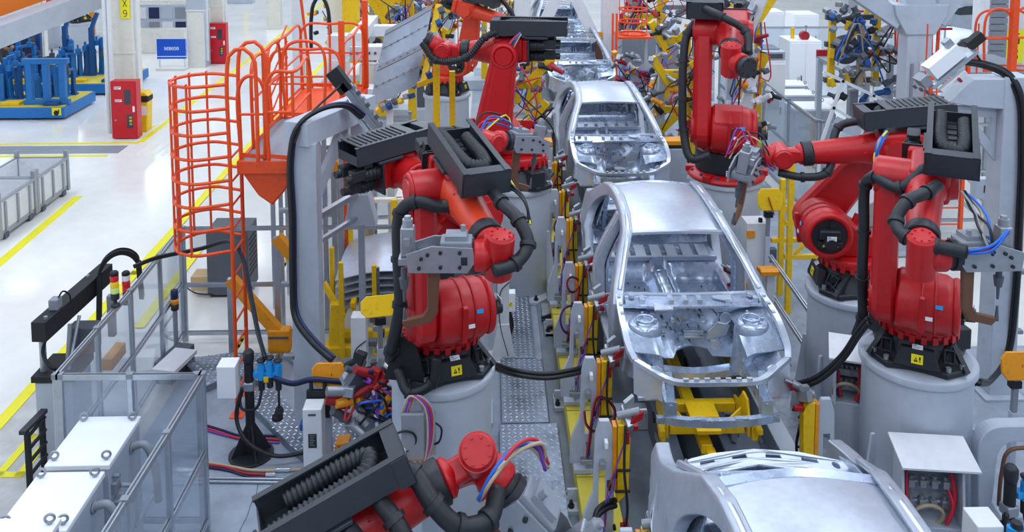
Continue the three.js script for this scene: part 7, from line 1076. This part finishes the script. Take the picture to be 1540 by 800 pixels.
{
  const T = (label, px, z, h, w, sd, ry = 0, o = {}) => fixtureTower(label, [az(px, 100, z).x, 0, z], ry, sd, { h, w, ...o });
  T('grey sensor and hose cluster beside the base of the orange-forearm robot', 564, -9.1, .75, .5, 201, 0, { mat: m.darkGrey, n: 14, hoses: 14, col2: m.midGrey });
  T('yellow weld fixture between the straight raised arm and the roofed car body', 786, -16.6, 2.3, .9, 3); T('yellow weld fixture between the drum robot and the roofed car body', 1018, -17.8, 2.2, 1.0, 8); T('yellow weld fixture between the roofless car body and the drum robot', 1012, -19.6, 2.6, 1.0, 12);
  T('yellow weld fixture beside the white gantry leg with copper drive box', 775, -20.5, 2.4, 1.0, 21); T('yellow weld fixture directly behind the orange-red robot', 640, -21.8, 3.0, 1.0, 33); T('yellow weld fixture behind the tilted grey panel', 590, -20.5, 3.4, 1.4, 44, 0, { n: 26 }); T('tall yellow weld fixture between the yellow column and the tilted grey panel', 553, -22.5, 3.6, 1.1, 55, 0, { n: 26 });
  T('yellow weld fixture with dark hardware behind the yellow column', 568, -24.5, 3.4, 1.2, 181, 0, { n: 40, hoses: 14 }); T('dark clamp fixture above the tilted grey panel', 612, -23.5, 3.6, 1.1, 191, 0, { n: 40, hoses: 14, mat: m.darkGrey });
  T('yellow weld fixture below the robot tray of the drum robot', 968, -26.5, 3.2, 1.4, 66, 0, { n: 22 }); T('yellow weld fixture behind the drum robot\'s shoulder', 1120, -17.4, 3.2, .8, 71); T('grey weld fixture behind the yellow one below the drum robot\'s tray', 1020, -27.5, 3.4, 1.6, 81, 0, { mat: m.midGrey, n: 26 });
  T('weld fixture behind the black trays of the raised-arm robots', 700, -27, 3.4, 1.8, 91, 0, { n: 26 }); T('yellow weld fixture beside the car body at the line end', 770, -29.5, 3.2, 1.2, 95); T('yellow weld fixture behind the orange service platform', 520, -27, 3.0, 1.4, 99, 0, { n: 22 }); T('grey weld fixture with cables beside the white gantry leg', 955, -20.8, 1.6, .8, 103, 0, { mat: m.paintGrey });
  T('wide weld fixture behind the dark clamp fixture', 615, -30.5, 3.6, 2.0, 111, 0, { n: 26 }); T('grey fixture head beside the narrow white cabinet', 1090, -24, 3.6, 1.2, 121, 0, { mat: m.midGrey, n: 24 }); T('white weld head beside the raised drum robot', 1112, -15.2, 3.4, .5, 131, 0, { mat: m.paintWhite, n: 12, hoses: 5 });
  T('wide yellow fixture behind the cream column and worker', 20, -38, 3.2, 2.4, 141, 0, { n: 20 }); T('wide amber fixture between the overhead beam and cream column', 112, -35.5, 3.4, 2.4, 151, 0, { n: 24, mat: m.amber }); T('cream fixture behind the pale panel wall', 225, -39, 3.6, 2.6, 161, 0, { n: 24, mat: m.cream }); T('yellow fixture at the end of the cross aisle', 350, -47, 3.4, 2.4, 171, 0, { n: 20 });
}
// distant robots seen across the line (same build, smaller in view)
{
  const far = (label, px, z, yaw, phi, gam, mat) => { const b = V(az(px, 100, z).x, 1.2, z); pedestal('pedestal of the ' + label.replace(/^small (red|orange-red) /, 'small '), [b.x, 1.2, b.z], .45, 1.2); makeRobot({ label, pos: b, yaw, phi, gam, s: 1, red: mat || m.red, tray: 1 }); };
  far('small red robot beside the blue fixtures and cream column', 120, -33, 60, 10, -20); far('orange-small red robot behind the overhead conveyor beam', 75, -34, -40, -10, -30, m.orangeRed); far('small red robot between white gantry legs and drum robot', 945, -30.5, 120, 5, -30); far('small red robot beyond the tall yellow fixture', 668, -33.5, 90, 0, -20); far('small red robot behind the tilted grey panel', 590, -36, 40, 5, -40);
}
{ // orange cage far right of the gantry
  const Z = -23.2, cx = az(952, 30, Z).x, t = thing('caged_ladder', 'orange ladder cage beside the white gantry leg', 'ladder', [0, 0, 0]), y0 = az(952, 50, Z).y; for (let k = 0; k < 6; k++) mb().ring(cx, y0 + .32 * k, Z, .36, .022, RX, 0, 0, 20, 6).build('hoop', m.orange, t); for (let k = 0; k < 6; k++) { const a = k * Math.PI / 3; mb().bar([cx + .36 * Math.cos(a), y0, Z + .36 * Math.sin(a)], [cx + .36 * Math.cos(a), y0 + 1.8, Z + .36 * Math.sin(a)], .03, .02).build('cage_strap', m.orange, t); } for (const dx of [-.6, -.5]) mb().bar([cx + dx, 0, Z + .5], [cx + dx, y0 + .6, Z + .5], .05, .05).build('stile', m.orange, t);
  mb().rb(.9, .06, .9, .01, cx, y0 - .05, Z).build('deck', m.orange, t); for (const s of [-1, 1]) mb().rb(.08, y0 - .05, .08, .006, cx + s * .4, (y0 - .05) / 2, Z - .3).build('leg', m.paintGrey, t);
  const w = thing('grey_partition', 'grey partition panel below the orange ladder cage by the gantry leg', 'partition', [az(978, 80, -24.9).x, 0, -24.9]); mb().rb(1.6, az(965, 50, -24.6).y, .12, .01, 0, az(965, 50, -24.6).y / 2, 0).build('panel', m.midGrey, w); mb().rb(1.66, .06, .16, .01, 0, az(965, 50, -24.6).y, 0).build('cap', m.paintGrey, w);
}
{ // tall black hose loop above the service platform
  const z = -16.5; tag(mb().tube([az(468, 75, z), az(468, 30, z), az(472, 5, z), az(482, -6, z), az(492, 10, z), az(496, 45, z), az(498, 90, z), az(500, 130, z)], .035, 8, 50).build('hose_loop', m.cable), 'tall black hose loop above the orange stair-rail platform', 'hose');
  const c = thing('grey_duct_column', 'white duct column beside the orange stair-rail platform', 'column', [az(448, 20, -17.5).x, 0, -17.5]); mb().rb(.2, 6.5, .25, .01, 0, 3.25, 0).build('duct', m.paintWhite, c); mb().rb(.4, .04, .4, .006, 0, .02, 0).build('foot', m.paintGrey, c);
  const y = thing('yellow_column', 'yellow steel column behind the orange stair-rail platform', 'column', [az(528, 20, -18.5).x, 0, -18.5]); mb().rb(.32, 6, .32, .012, 0, 3, 0).build('shaft', m.yellow, y); mb().rb(.6, .05, .6, .006, 0, .03, 0).build('foot', m.yellow, y);
  const y2 = thing('pale_column', 'cream steel column beside the yellow column', 'column', [az(510, 20, -19).x, 0, -19]); mb().rb(.4, 6.5, .4, .012, 0, 3.25, 0).build('shaft', m.cream, y2); mb().rb(.7, .05, .7, .006, 0, .03, 0).build('foot', m.cream, y2);
}
{ // parked finished cars and bright hall far right
  const Z = -31; seed = 5;
  const car = (label, px, z, col) => { const t = thing('parked_car', label, 'car', [az(px, 20, z).x, 0, z], .35); const prof = [[-2.2, .3], [2.2, .3], [2.3, .7], [1.9, .85], [1.1, .95], [.5, 1.42], [-.9, 1.45], [-1.6, 1.0], [-2.2, .9], [-2.3, .6]]; mb().ext(chaikin(prof, 2), 1.7, .12).build('body_shell', col, t); mb().ext(chaikin([[.95, .98], [.45, 1.34], [-.85, 1.37], [-1.4, 1.02]], 1), 1.72, .01).build('side_windows', m.glassDark, t); for (const x of [-1.4, 1.4]) for (const s of [-1, 1]) { mb().cyl([x, .32, s * .7], [x, .32, s * .88], .32, .32, 22).build('wheel', m.blackMatt, t); mb().cyl([x, .32, s * .88], [x, .32, s * .9], .2, .2, 16).build('hub', m.tool, t); } };
  car('white parked car seen beyond the orange handrails', 1450, -29, m.cabinet); car('pale parked car half hidden beyond the signed white column', 1500, -24, m.paintWhite); car('silver parked car in the bright hall', 1440, -36, m.satin);
  for (const [px, z, lab] of [[1478, -22, 'thin white steel column among the parked cars'], [1345, -33, 'slim white column behind the forked steel column']]) { const c = thing('slim_column', lab, 'column', [az(px, 20, z).x, 0, z]); mb().rb(.35, CEIL - .02, .35, .02, 0, CEIL / 2, 0).build('shaft', m.paintWhite, c); mb().rb(.6, .3, .6, .02, 0, .15, 0).build('foot', m.paintGrey, c); }
  const r = thing('striped_shutter', 'grey ribbed shutter strip beside the signed white column', 'shutter', [az(1500, 60, -16.9).x, 0, -16.9]); for (let k = 0; k < 40; k++) mb().box(.34, .11, .05, 0, .07 + .13 * k, 0).build('rib', m.midGrey, r); mb().box(.3, 5.2, .03, 0, 2.65, -.03).build('backing', m.paintGrey, r);
}
renderer.render(scene, camera);
